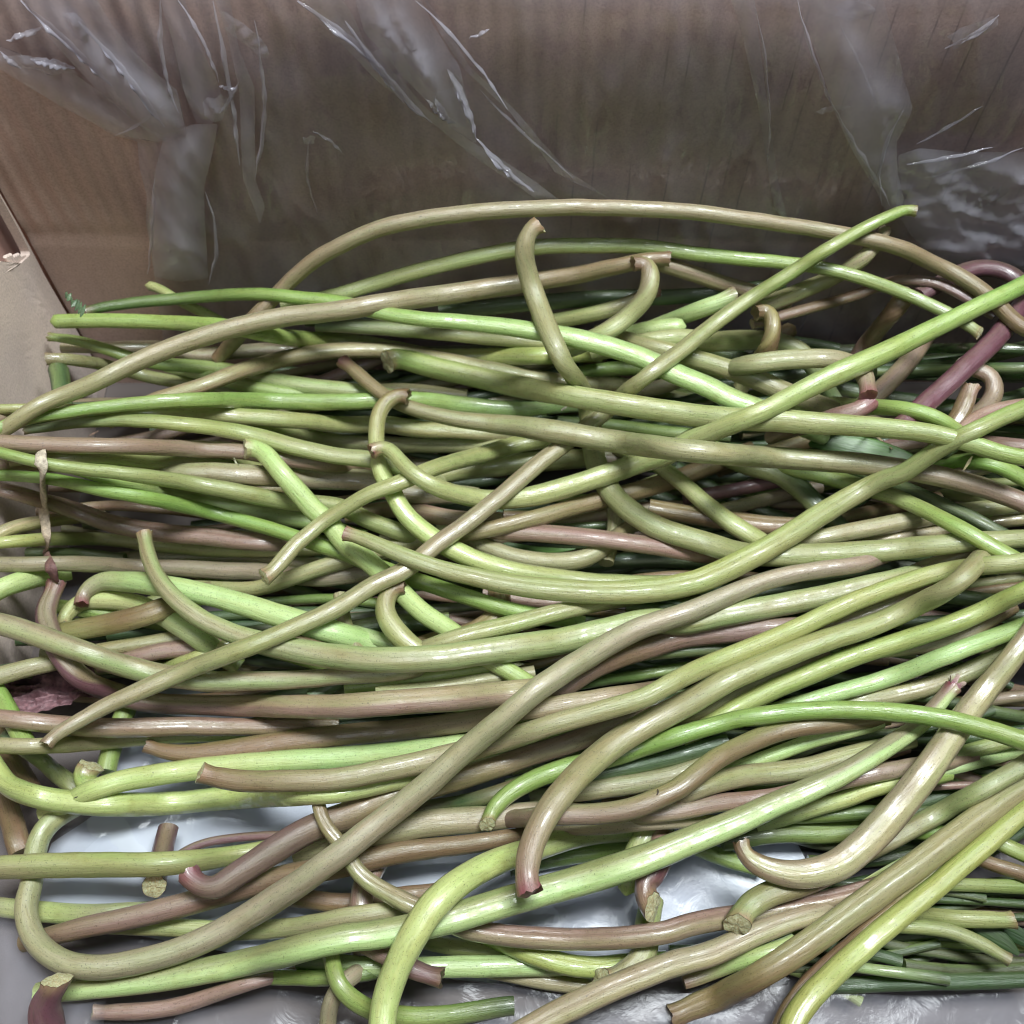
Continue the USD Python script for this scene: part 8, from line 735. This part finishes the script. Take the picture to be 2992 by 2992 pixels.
def floor_film(name, poly, z, amp, dirs, seed, mat, step=.003, size=.03):
    P = sg.Polygon(np.array(poly) / 1000).buffer(0)
    p, f, h = patch(P, step, lambda p: crease(p, dirs, seed, size), seed)
    v = np.c_[p, z + amp * h]; f = fix(v, f, (0, 0, 1))
    put(liner, name, v, f, mat, normals=vnormals(v, f), tint=np.repeat((np.full(len(p), .18) if name == 'bottom_film' else .7 * np.clip(shapely.distance(shapely.points(p), P.exterior) / .012, .05, 1))[:, None], 3, 1))


for k, (poly, gap, amp, dirs, milk, size) in enumerate(WALL_FILMS):
    wall_film('film' if k == 0 else 'fold' if size > .01 else 'crumple', poly, gap, amp, dirs, 20 + k, M_FOLD if milk else M_FILM, step=.0026 if k == 0 else min(.0022, size / 7), size=size)
for k, (poly, z, amp, dirs, milk) in enumerate(FLOOR_FILMS):
    floor_film('bottom_film' if k == 0 else 'bottom_fold', poly, z, amp, dirs, 60 + k, M_FLOOR)

# sharp creases pinched in the film: low ridges, each a strip of film folded to an edge
R = np.random.default_rng(31)
for x0, z0, ang, ln, wd in CREASES:
    n = 26; t = np.linspace(0, 1, n); a = math.radians(ang); dv = np.array([math.cos(a), math.sin(a)]); nv = np.array([-dv[1], dv[0]])
    bend = R.normal(0, .06) * ln
    mid = np.array([x0, z0])[None] / 1000 + dv * (t[:, None] * ln / 1000) + nv * (bend / 1000 * np.sin(np.pi * t)[:, None] + .0009 * (meshkit.noise(np.c_[t * 9, t * 0 + x0, t * 0], 3)[:, None] - .5))
    hw = wd / 2000 * np.sin(np.pi * np.clip(t, .02, .98)) ** .6 * (.5 + meshkit.noise(np.c_[t * 14, t * 0 + z0, t * 0], 7))
    rows = []
    for off_, hh in ((-1, 0), (-.35, .55), (0, 1.0), (.35, .55), (1, 0)):
        q = mid + nv * (hw * off_)[:, None]
        rows.append(np.c_[q[:, 0], YB - .009 - hw * (3.2 if wd > 2.1 else 1.8) * hh, q[:, 1]])
    v = np.stack(rows, 1).reshape(-1, 3); i = np.arange(n * 5).reshape(n, 5)
    f = np.vstack([np.c_[i[:-1, :-1].ravel(), i[1:, :-1].ravel(), i[1:, 1:].ravel()], np.c_[i[:-1, :-1].ravel(), i[1:, 1:].ravel(), i[:-1, 1:].ravel()]]); f = fix(v, f, (0, -1, 0))
    put(liner, 'crease', v, f, M_FOLD if wd > 1.45 else M_FILM, normals=vnormals(v, f), tint=np.full((len(v), 3), .8))

# ------------------------------------------------------------------ the stalks
PAL = {'gr': lin(128, 150, 78), 'br': lin(120, 158, 64), 'mi': lin(162, 184, 122), 'pg': lin(170, 180, 114), 'ol': lin(144, 150, 92), 'ot': lin(142, 136, 96), 'ta': lin(146, 133, 104),
       'bn': lin(116, 94, 68), 'mv': lin(134, 108, 97), 'pu': lin(96, 62, 72), 'dg': lin(56, 78, 46), 'yg': lin(150, 160, 82), 'lf': lin(84, 120, 60), 'dl': lin(40, 66, 34)}
for k_ in PAL: PAL[k_] = PAL[k_] * .88 + PAL[k_].mean() * .12 if k_ in ('ol', 'ot', 'ta', 'yg', 'br') else PAL[k_]
TIP = {'p': lin(120, 54, 68), 'd': lin(104, 78, 58), 'c': lin(140, 112, 84)}
END_PETALS = lin(196, 110, 150)


def stalk(row, k):
    label, cols, ends, flags, data = row
    R = np.random.default_rng(1000 + k)
    d = np.array([[float(t) for t in q.split(',')] for q in data.split()])
    P, rad = d[:, :3] / 5000, d[:, 3] / 20000
    kn = np.r_[0, np.cumsum(np.linalg.norm(np.diff(P, axis=0), axis=1))]
    cs = CubicSpline(kn, P)
    far = 'F' in flags; leaf = 'L' in flags
    step = .0042 if far else .0021
    n = max(6, int(kn[-1] / step)); s = np.linspace(0, kn[-1], n)
    p = cs(s); r = PchipInterpolator(kn, rad)(s)
    T = np.gradient(p, axis=0); T /= np.linalg.norm(T, axis=1)[:, None]
    upv = np.array([0, .25, .968]) if not leaf else np.array([0, -.35, .94])
    N = upv - (T @ upv)[:, None] * T
    for _ in range(6):                                   # even turning where a stalk stands upright
        N[1:-1] = (N[:-2] + N[1:-1] * 2 + N[2:]) / 4
        N -= (N * T).sum(1)[:, None] * T
        N /= np.maximum(np.linalg.norm(N, axis=1)[:, None], 1e-9)
    B = np.cross(T, N)
    m = 12 if far else 30
    th = np.arange(m) / m * 2 * np.pi
    fr = s / kn[-1]
    # soft swellings along the length, fine ribs round it
    r = r * (1 + .035 * (meshkit.noise(np.c_[s * 45, s * 0 + k, s * 0], 3) - .5) + .03 * (meshkit.noise(np.c_[s * 160, s * 0 + k, s * 0], 4) - .5))
    twist = R.uniform(-4, 4) * s + R.uniform(0, 6.3)
    a = th[None, :] + twist[:, None] * .25
    prof = 1 + .016 * np.cos(9 * a) + .011 * np.cos(13 * a + 1.3) + .07 * np.cos(2 * a + R.uniform(0, 6))
    if 'G' in flags or 'T' in flags or R.random() < .4:  # a furrow along the upper side
        g0 = R.uniform(-.5, .5) - (.35 if 'G' in flags else 0); depth = .17 if 'G' in flags else .11
        prof -= depth * np.exp(-((np.angle(np.exp(1j * (th - g0)))) / .20) ** 2)[None, :]
    ring = np.ones((n, m)) * r[:, None] * prof
    off = np.zeros((n, m))                               # shift along the stalk, for ragged ends
    tipc = np.zeros((n, 2))
    for e, i0, sg_ in ((0, 0, 1), (1, n - 1, -1)):
        kind = ends[e]; dist = s if e == 0 else kn[-1] - s
        if kind in 'pdc':
            tipc[:, e] = np.clip(1 - dist / ({'p': 2.3, 'd': 2.2, 'c': 1.3}[kind] * r[i0]), 0, 1) ** 1.3
            jag = R.normal(0, .10 if kind == 'c' else .16, m) * r[i0]; jag = (jag + np.roll(jag, 1)) / 2
            off += -sg_ * np.clip(1 - dist / (.9 * r[i0]), 0, 1)[:, None] * jag[None, :]
            if kind == 'c':                                # cut slantwise, so that its face shows from above
                off += sg_ * np.clip(1 - dist / (3.2 * r[i0]), 0, 1)[:, None] * ((1 + np.cos(th - .3 * sg_)) / 2 * (1.25 if 'V' in flags else .6) * r[i0])[None, :]
            ring *= (1 + .10 * np.exp(-(dist / (.35 * r[i0])) ** 2) - .07 * np.exp(-((dist - 1.6 * r[i0]) / (.8 * r[i0])) ** 2))[:, None]
        if kind == 'r':
            q = np.clip(dist / r[i0], .02, 1); ring *= np.sqrt(1 - (1 - q) ** 2)[:, None]
    ct, st = np.cos(th), np.sin(th)
    flat = .16 if leaf else 1.0
    V = p[:, None, :] + ring[..., None] * (ct[None, :, None] * N[:, None, :] * flat + st[None, :, None] * B[:, None, :]) + off[..., None] * T[:, None, :]
    V = V.reshape(-1, 3)
    i = np.arange(n * m).reshape(n, m); j = np.roll(i, -1, axis=1)
    F = np.vstack([np.c_[i[:-1].ravel(), j[:-1].ravel(), j[1:].ravel()], np.c_[i[:-1].ravel(), j[1:].ravel(), i[1:].ravel()]])
    F = F[:, ::-1] if ((V[F[0]] - p[0]).mean(0) @ np.cross(V[F[0, 1]] - V[F[0, 0]], V[F[0, 2]] - V[F[0, 0]])) < 0 else F
    # colours along the length, a little redder on one side
    knots = np.array([PAL[c] for c in cols.split('.')])
    x = np.linspace(0, 1, len(knots)) if len(knots) > 1 else np.array([0])
    C = np.stack([np.interp(np.clip(fr + .06 * (meshkit.noise(np.c_[s * 25, s * 0 + k, s * 0], 8) - .5), 0, 1), x, knots[:, c]) for c in range(3)], -1)
    C *= (1 + R.normal(0, .05)) * np.array([1 + R.normal(0, .03), 1, 1 + R.normal(0, .05)])
    C = np.repeat(C[:, None, :], m, axis=1)
    nrm = ct[None, :, None] * N[:, None, :] + st[None, :, None] * B[:, None, :]
    phi = R.uniform(0, 6.28)
    side = (.5 + .5 * np.cos(a - phi)) ** 2 * (.10 if leaf else .28) * R.uniform(.3, 1)
    C = C * (1 - side[..., None]) + PAL['mv' if R.random() < .4 else 'ol'] * side[..., None] * np.array([1, 1, 1])
    if not leaf:                                         # lengthwise bands of pigment, different on every stalk
        band = sum(R.normal(0, .5 / q ** .5) * np.cos(q * a + R.uniform(0, 6.28)) for q in (1, 2, 3, 4, 6)) * R.uniform(.35, 1.0)
        dark, pale = np.clip(band - .15, 0, 1)[..., None] * .62, np.clip(-band - .1, 0, 1)[..., None] * .5
        C = C * (1 - dark) + (C * .55 + PAL['bn'] * .22) * dark; C = C * (1 - pale) + (C * .6 + PAL['pg'] * .5) * pale
    if 'T' in flags:                                     # pale green flanks between brown bands
        q = (.5 + .5 * np.cos(3 * a))[..., None] * .55; C = C * (1 - q) + PAL['mi'] * .8 * q
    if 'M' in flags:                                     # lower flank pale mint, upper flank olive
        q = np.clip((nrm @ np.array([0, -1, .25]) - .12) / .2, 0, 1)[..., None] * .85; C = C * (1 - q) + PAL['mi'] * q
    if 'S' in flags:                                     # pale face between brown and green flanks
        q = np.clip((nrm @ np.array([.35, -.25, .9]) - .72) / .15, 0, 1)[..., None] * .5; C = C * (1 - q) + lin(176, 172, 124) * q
    for e in (0, 1):
        if ends[e] in TIP:
            q = (tipc[:, e, None] * (.75 + .5 * (meshkit.noise(np.c_[np.tile(s * 500, (m, 1)).T.ravel(), np.tile(th * 2, n), np.zeros(n * m)], k) - .5)).reshape(n, m))[..., None].clip(0, 1)
            C = C * (1 - q) + TIP[ends[e]] * q
    C = C.reshape(-1, 3).clip(.005, .9)
    K = np.stack([np.cos(a), np.sin(a), np.repeat((s * 26 + k * 37.7)[:, None], m, 1)], -1).reshape(-1, 3)
    NR = vnormals(V, F)
    # end caps
    caps = []
    for e, i0, sg_ in ((0, 0, -1), (1, n - 1, 1)):
        rim = V[i0 * m:(i0 + 1) * m]
        c0 = rim.mean(0)
        if ends[e] == 'c' and not far:
            ax = np.cross(rim - c0, np.roll(rim, -1, 0) - c0).sum(0); ax /= np.linalg.norm(ax); ax = ax if ax @ T[i0] * sg_ > 0 else -ax
            caps.append((rim, c0, ax, r[i0], e)); continue
        depth = {'p': .22, 'd': -.2, 'r': .05}.get(ends[e], 0) * r[i0]
        b = len(V)
        mid = c0 + (rim - c0) * .55 + sg_ * T[i0] * depth * .7
        V = np.vstack([V, rim, mid, c0 + sg_ * T[i0] * depth])
        col = C[i0 * m:(i0 + 1) * m]; dark = (TIP[ends[e]] * .8 if ends[e] in TIP else col.mean(0))
        C = np.vstack([C, col, np.tile(dark, (m, 1)), dark]); K = np.vstack([K, K[i0 * m:(i0 + 1) * m], K[i0 * m:(i0 + 1) * m], K[i0 * m]])
        NR = np.vstack([NR, np.tile(sg_ * T[i0], (2 * m + 1, 1))])
        q = np.arange(m); q1 = (q + 1) % m
        G = np.vstack([np.c_[b + q, b + q1, b + m + q1], np.c_[b + q, b + m + q1, b + m + q], np.c_[b + m + q, b + m + q1, np.full(m, b + 2 * m)]])
        F = np.vstack([F, fix(V, G, sg_ * T[i0])])
    if 'X' in flags:
        DEEP.append((V, F, NR, C, K)); return
    mat = M_LEAF if leaf else (M_WET if R.random() < .3 else M_SKIN)
    if far: lab, cat, grp = 'thin stalk lying deep in the dark bottom layer beneath the other stalks', 'stalk', 'stalks at the bottom of the heap'
    else: lab, cat, grp = label, ('leaf' if leaf else 'stalk'), ('leaf blades among the stalks' if leaf else 'stalks heaped in the box')
    name = 'leaf_blade' if leaf else 'vegetable_stalk'
    if not caps and 'M' not in flags:
        tag(put('/World', name, V, F, mat, NR, C, K), lab, cat, grp)
        return
    o = thing(name, lab, cat, grp)
    put(o, 'stem', V, F, mat, NR, C, K)
    for rim, c0, ax, rr, e in caps:                      # pale pith of a cut end, rough and slightly domed
        ref = rim - c0
        rows = [c0 + ref * q + ax * rr * (.10 * (1 - q * q)) + ax[None] * rr * .03 * (R.normal(0, 1, (m, 1))) * (1 if .1 < q < .95 else 0) for q in (.97, .75, .5, .25)]
        cv = np.vstack(rows + [c0 + ax * rr * .02]); G = []
        for t in range(3):
            for q in range(m):
                q1 = (q + 1) % m; G += [(t * m + q, t * m + q1, t * m + m + q1), (t * m + q, t * m + m + q1, t * m + m + q)]
        G += [(3 * m + q, 3 * m + (q + 1) % m, 4 * m) for q in range(m)]
        G = fix(cv, np.array(G), ax)
        put(o, 'cut_face', cv, G, M_CUT, normals=vnormals(cv, G))
    if 'M' in flags:                                     # torn pinkish petals at the first end
        e0, ax = p[0], -T[0]
        for q in range(5):
            ang = q * 1.256 + .3; out = math.cos(ang) * N[0] + math.sin(ang) * B[0]; sidev = np.cross(ax, out)
            L, Wd = r[0] * R.uniform(1.0, 1.7), r[0] * .5
            tt = np.linspace(0, 1, 6); cv = []
            for t in tt:
                c = e0 + out * r[0] * (.55 + .5 * t * t) + ax * L * t
                wv = Wd * (1 - .5 * t) * (1 + .3 * R.normal())
                cv += [c - sidev * wv, c + out * r[0] * .12 + ax * R.normal() * r[0] * .08, c + sidev * wv]
            cv = np.array(cv); G = []
            for t in range(5):
                for w_ in range(2):
                    b0 = t * 3 + w_; G += [(b0, b0 + 1, b0 + 4), (b0, b0 + 4, b0 + 3)]
            col = np.array([END_PETALS * (1 - t) * .5 + lin(200, 180, 170) * t for t in tt for _ in range(3)])
            put(o, 'petal', cv, np.array(G), M_LEAF, vnormals(cv, np.array(G)), col, cv * 300)


DEEP = []
for k, row in enumerate(STALKS):
    stalk(row, k)
at = np.cumsum([0] + [len(d[0]) for d in DEEP])
deep = put('/World', 'deep_stalks', np.vstack([d[0] for d in DEEP]), np.vstack([d[1] + a for d, a in zip(DEEP, at)]), M_SKIN, *(np.vstack([d[q] for d in DEEP]) for q in (2, 3, 4)))
tag(deep, 'tangle of thin dark stalks filling the bottom of the heap', 'stalks', kind='stuff')

# ------------------------------------------------------------------ withered bits lying on the heap
def ribbon(name, label, cat, pts, widths, cols, mat, seed, curl=.35, group=None):
    R = np.random.default_rng(seed)
    P = np.array(pts) / 1000; kn = np.r_[0, np.cumsum(np.linalg.norm(np.diff(P, axis=0), axis=1))]
    s = np.linspace(0, kn[-1], max(20, int(kn[-1] / .0012))); p = CubicSpline(kn, P)(s)
    w = np.interp(s / kn[-1], np.linspace(0, 1, len(widths)), widths) / 2000
    T = np.gradient(p, axis=0); T /= np.linalg.norm(T, axis=1)[:, None]
    N = np.array([0, -.3, .95]) - (T @ np.array([0, -.3, .95]))[:, None] * T; N /= np.linalg.norm(N, axis=1)[:, None]; B = np.cross(T, N)
    m = 16; th = np.arange(m) / m * 2 * np.pi
    tw = .9 * (meshkit.noise(np.c_[s * 60, s * 0, s * 0], seed) - .5)
    wob = 1 + .35 * (meshkit.noise(np.stack([np.repeat(s[:, None] * 420, m, 1), np.tile(np.cos(th) * 2, (len(s), 1)), np.tile(np.sin(th) * 2, (len(s), 1))], -1), seed) - .5)
    aa = th[None, :] + tw[:, None]
    V = p[:, None] + (w[:, None] * wob)[..., None] * (np.cos(aa)[..., None] * N[:, None] * curl + np.sin(aa)[..., None] * B[:, None])
    n = len(s); i = np.arange(n * m).reshape(n, m); j = np.roll(i, -1, 1)
    F = np.vstack([np.c_[i[:-1].ravel(), j[:-1].ravel(), j[1:].ravel()], np.c_[i[:-1].ravel(), j[1:].ravel(), i[1:].ravel()]])
    V = V.reshape(-1, 3)
    if ((V[F[0]] - p[0]).mean(0) @ np.cross(V[F[0, 1]] - V[F[0, 0]], V[F[0, 2]] - V[F[0, 0]])) < 0: F = F[:, ::-1]
    q = np.array(cols); C = np.stack([np.interp(s / kn[-1], np.linspace(0, 1, len(q)), q[:, c]) for c in range(3)], -1)
    tag(put('/World', name, V, F, mat, vnormals(V, F), np.repeat(C, m, 0)), label, cat, group)


ribbon('withered_strip', 'grey shrivelled strip hanging over the stalks at left onto a purple tip', 'dried strip', STRIP, [5, 6, 6.5, 5, 3.5, 3.5, 4, 5.5],
       [lin(190, 180, 160), lin(180, 170, 152), lin(176, 160, 140), lin(140, 110, 100), lin(92, 60, 60)], M_DRY, 5)
for k, (lab_, pts_, w_, c_) in enumerate(SCRAPS):
    ribbon('plant_scrap', lab_, 'plant scrap', pts_, w_, [lin(*c_), lin(*c_) * .8], M_DRY, 40 + k, .5, 'small scraps on the heap')
# crumpled dried leaf, purple brown with a black curled edge
R = np.random.default_rng(9)
c = np.array(LEAF) / 1000
u, w, f = sheet_grid(np.linspace(-1, 1, 46), np.linspace(-1, 1, 34))
q = np.c_[u * 2.2, w * 1.6, 0 * u]
edge = 1 + .5 * (meshkit.fbm(np.c_[np.arctan2(w, u) * 1.6 + 9, 0 * u, 0 * u], 4, 2) - .5)
a, b = u * .019 * edge, w * .011 * edge
hgt = .012 * (meshkit.fbm(q * 1.3, 3, 4) - .5) + .007 * (1 - np.abs(2 * meshkit.noise(np.c_[u * 1.2 + w * 3.0, w * 2.6 - u, 0 * u], 6) - 1)) + .005 * w * w - .004 * u
v = np.c_[c[0] + a * .88 - b * .42, c[1] + a * .28 + b * .86, c[2] + hgt]
f = fix(v, f, (0, 0, 1))
t = np.clip((w - .35) / .4 + .6 * (meshkit.noise(q * 3, 3) - .5), 0, 1)[:, None]
colr = lin(126, 94, 100) * (1 - t) + lin(50, 40, 48) * t
tag(put('/World', 'dried_leaf', v, f, M_DRY, vnormals(v, f), colr), 'crumpled purple brown dried leaf with black edge at lower left', 'dried leaf')
# small feathery leaf in the left corner
fr_ = thing('feathery_leaf', 'tiny pale green feathery leaf in the left corner of the box', 'leaf')
FE = np.array(FEATHER) / 1000
d0 = FE[1] - FE[0]; L = np.linalg.norm(d0); d0 /= L; sd = np.cross(d0, [0, -.6, .8]); sd /= np.linalg.norm(sd); nn = np.cross(sd, d0)
for k in range(7):
    b0 = FE[0] + d0 * L * (k + .5) / 7; o = (sd * 1.0 + d0 * .45); o /= np.linalg.norm(o); ln = .0058 * (1 - .07 * k) * R.uniform(.8, 1.15); o = o + nn * R.normal(0, .25)
    tt = np.linspace(0, 1, 7); hw = .0011 * np.sin(np.pi * np.clip(tt * .9 + .08, 0, 1))
    cv = np.vstack([[b0 - o * .002 + o * ln * t - d0 * h, b0 - o * .002 + o * ln * t + nn * .0006, b0 - o * .002 + o * ln * t + d0 * h] for t, h in zip(tt, hw)])
    G = np.array([g for t in range(6) for w_ in range(2) for g in ((t * 3 + w_, t * 3 + w_ + 1, t * 3 + w_ + 4), (t * 3 + w_, t * 3 + w_ + 4, t * 3 + w_ + 3))])
    put(fr_, 'leaflet', cv, G, M_LEAF, vnormals(cv, G), np.tile(lin(96, 118, 90) * R.uniform(.8, 1.2), (len(cv), 1)), cv * 300)
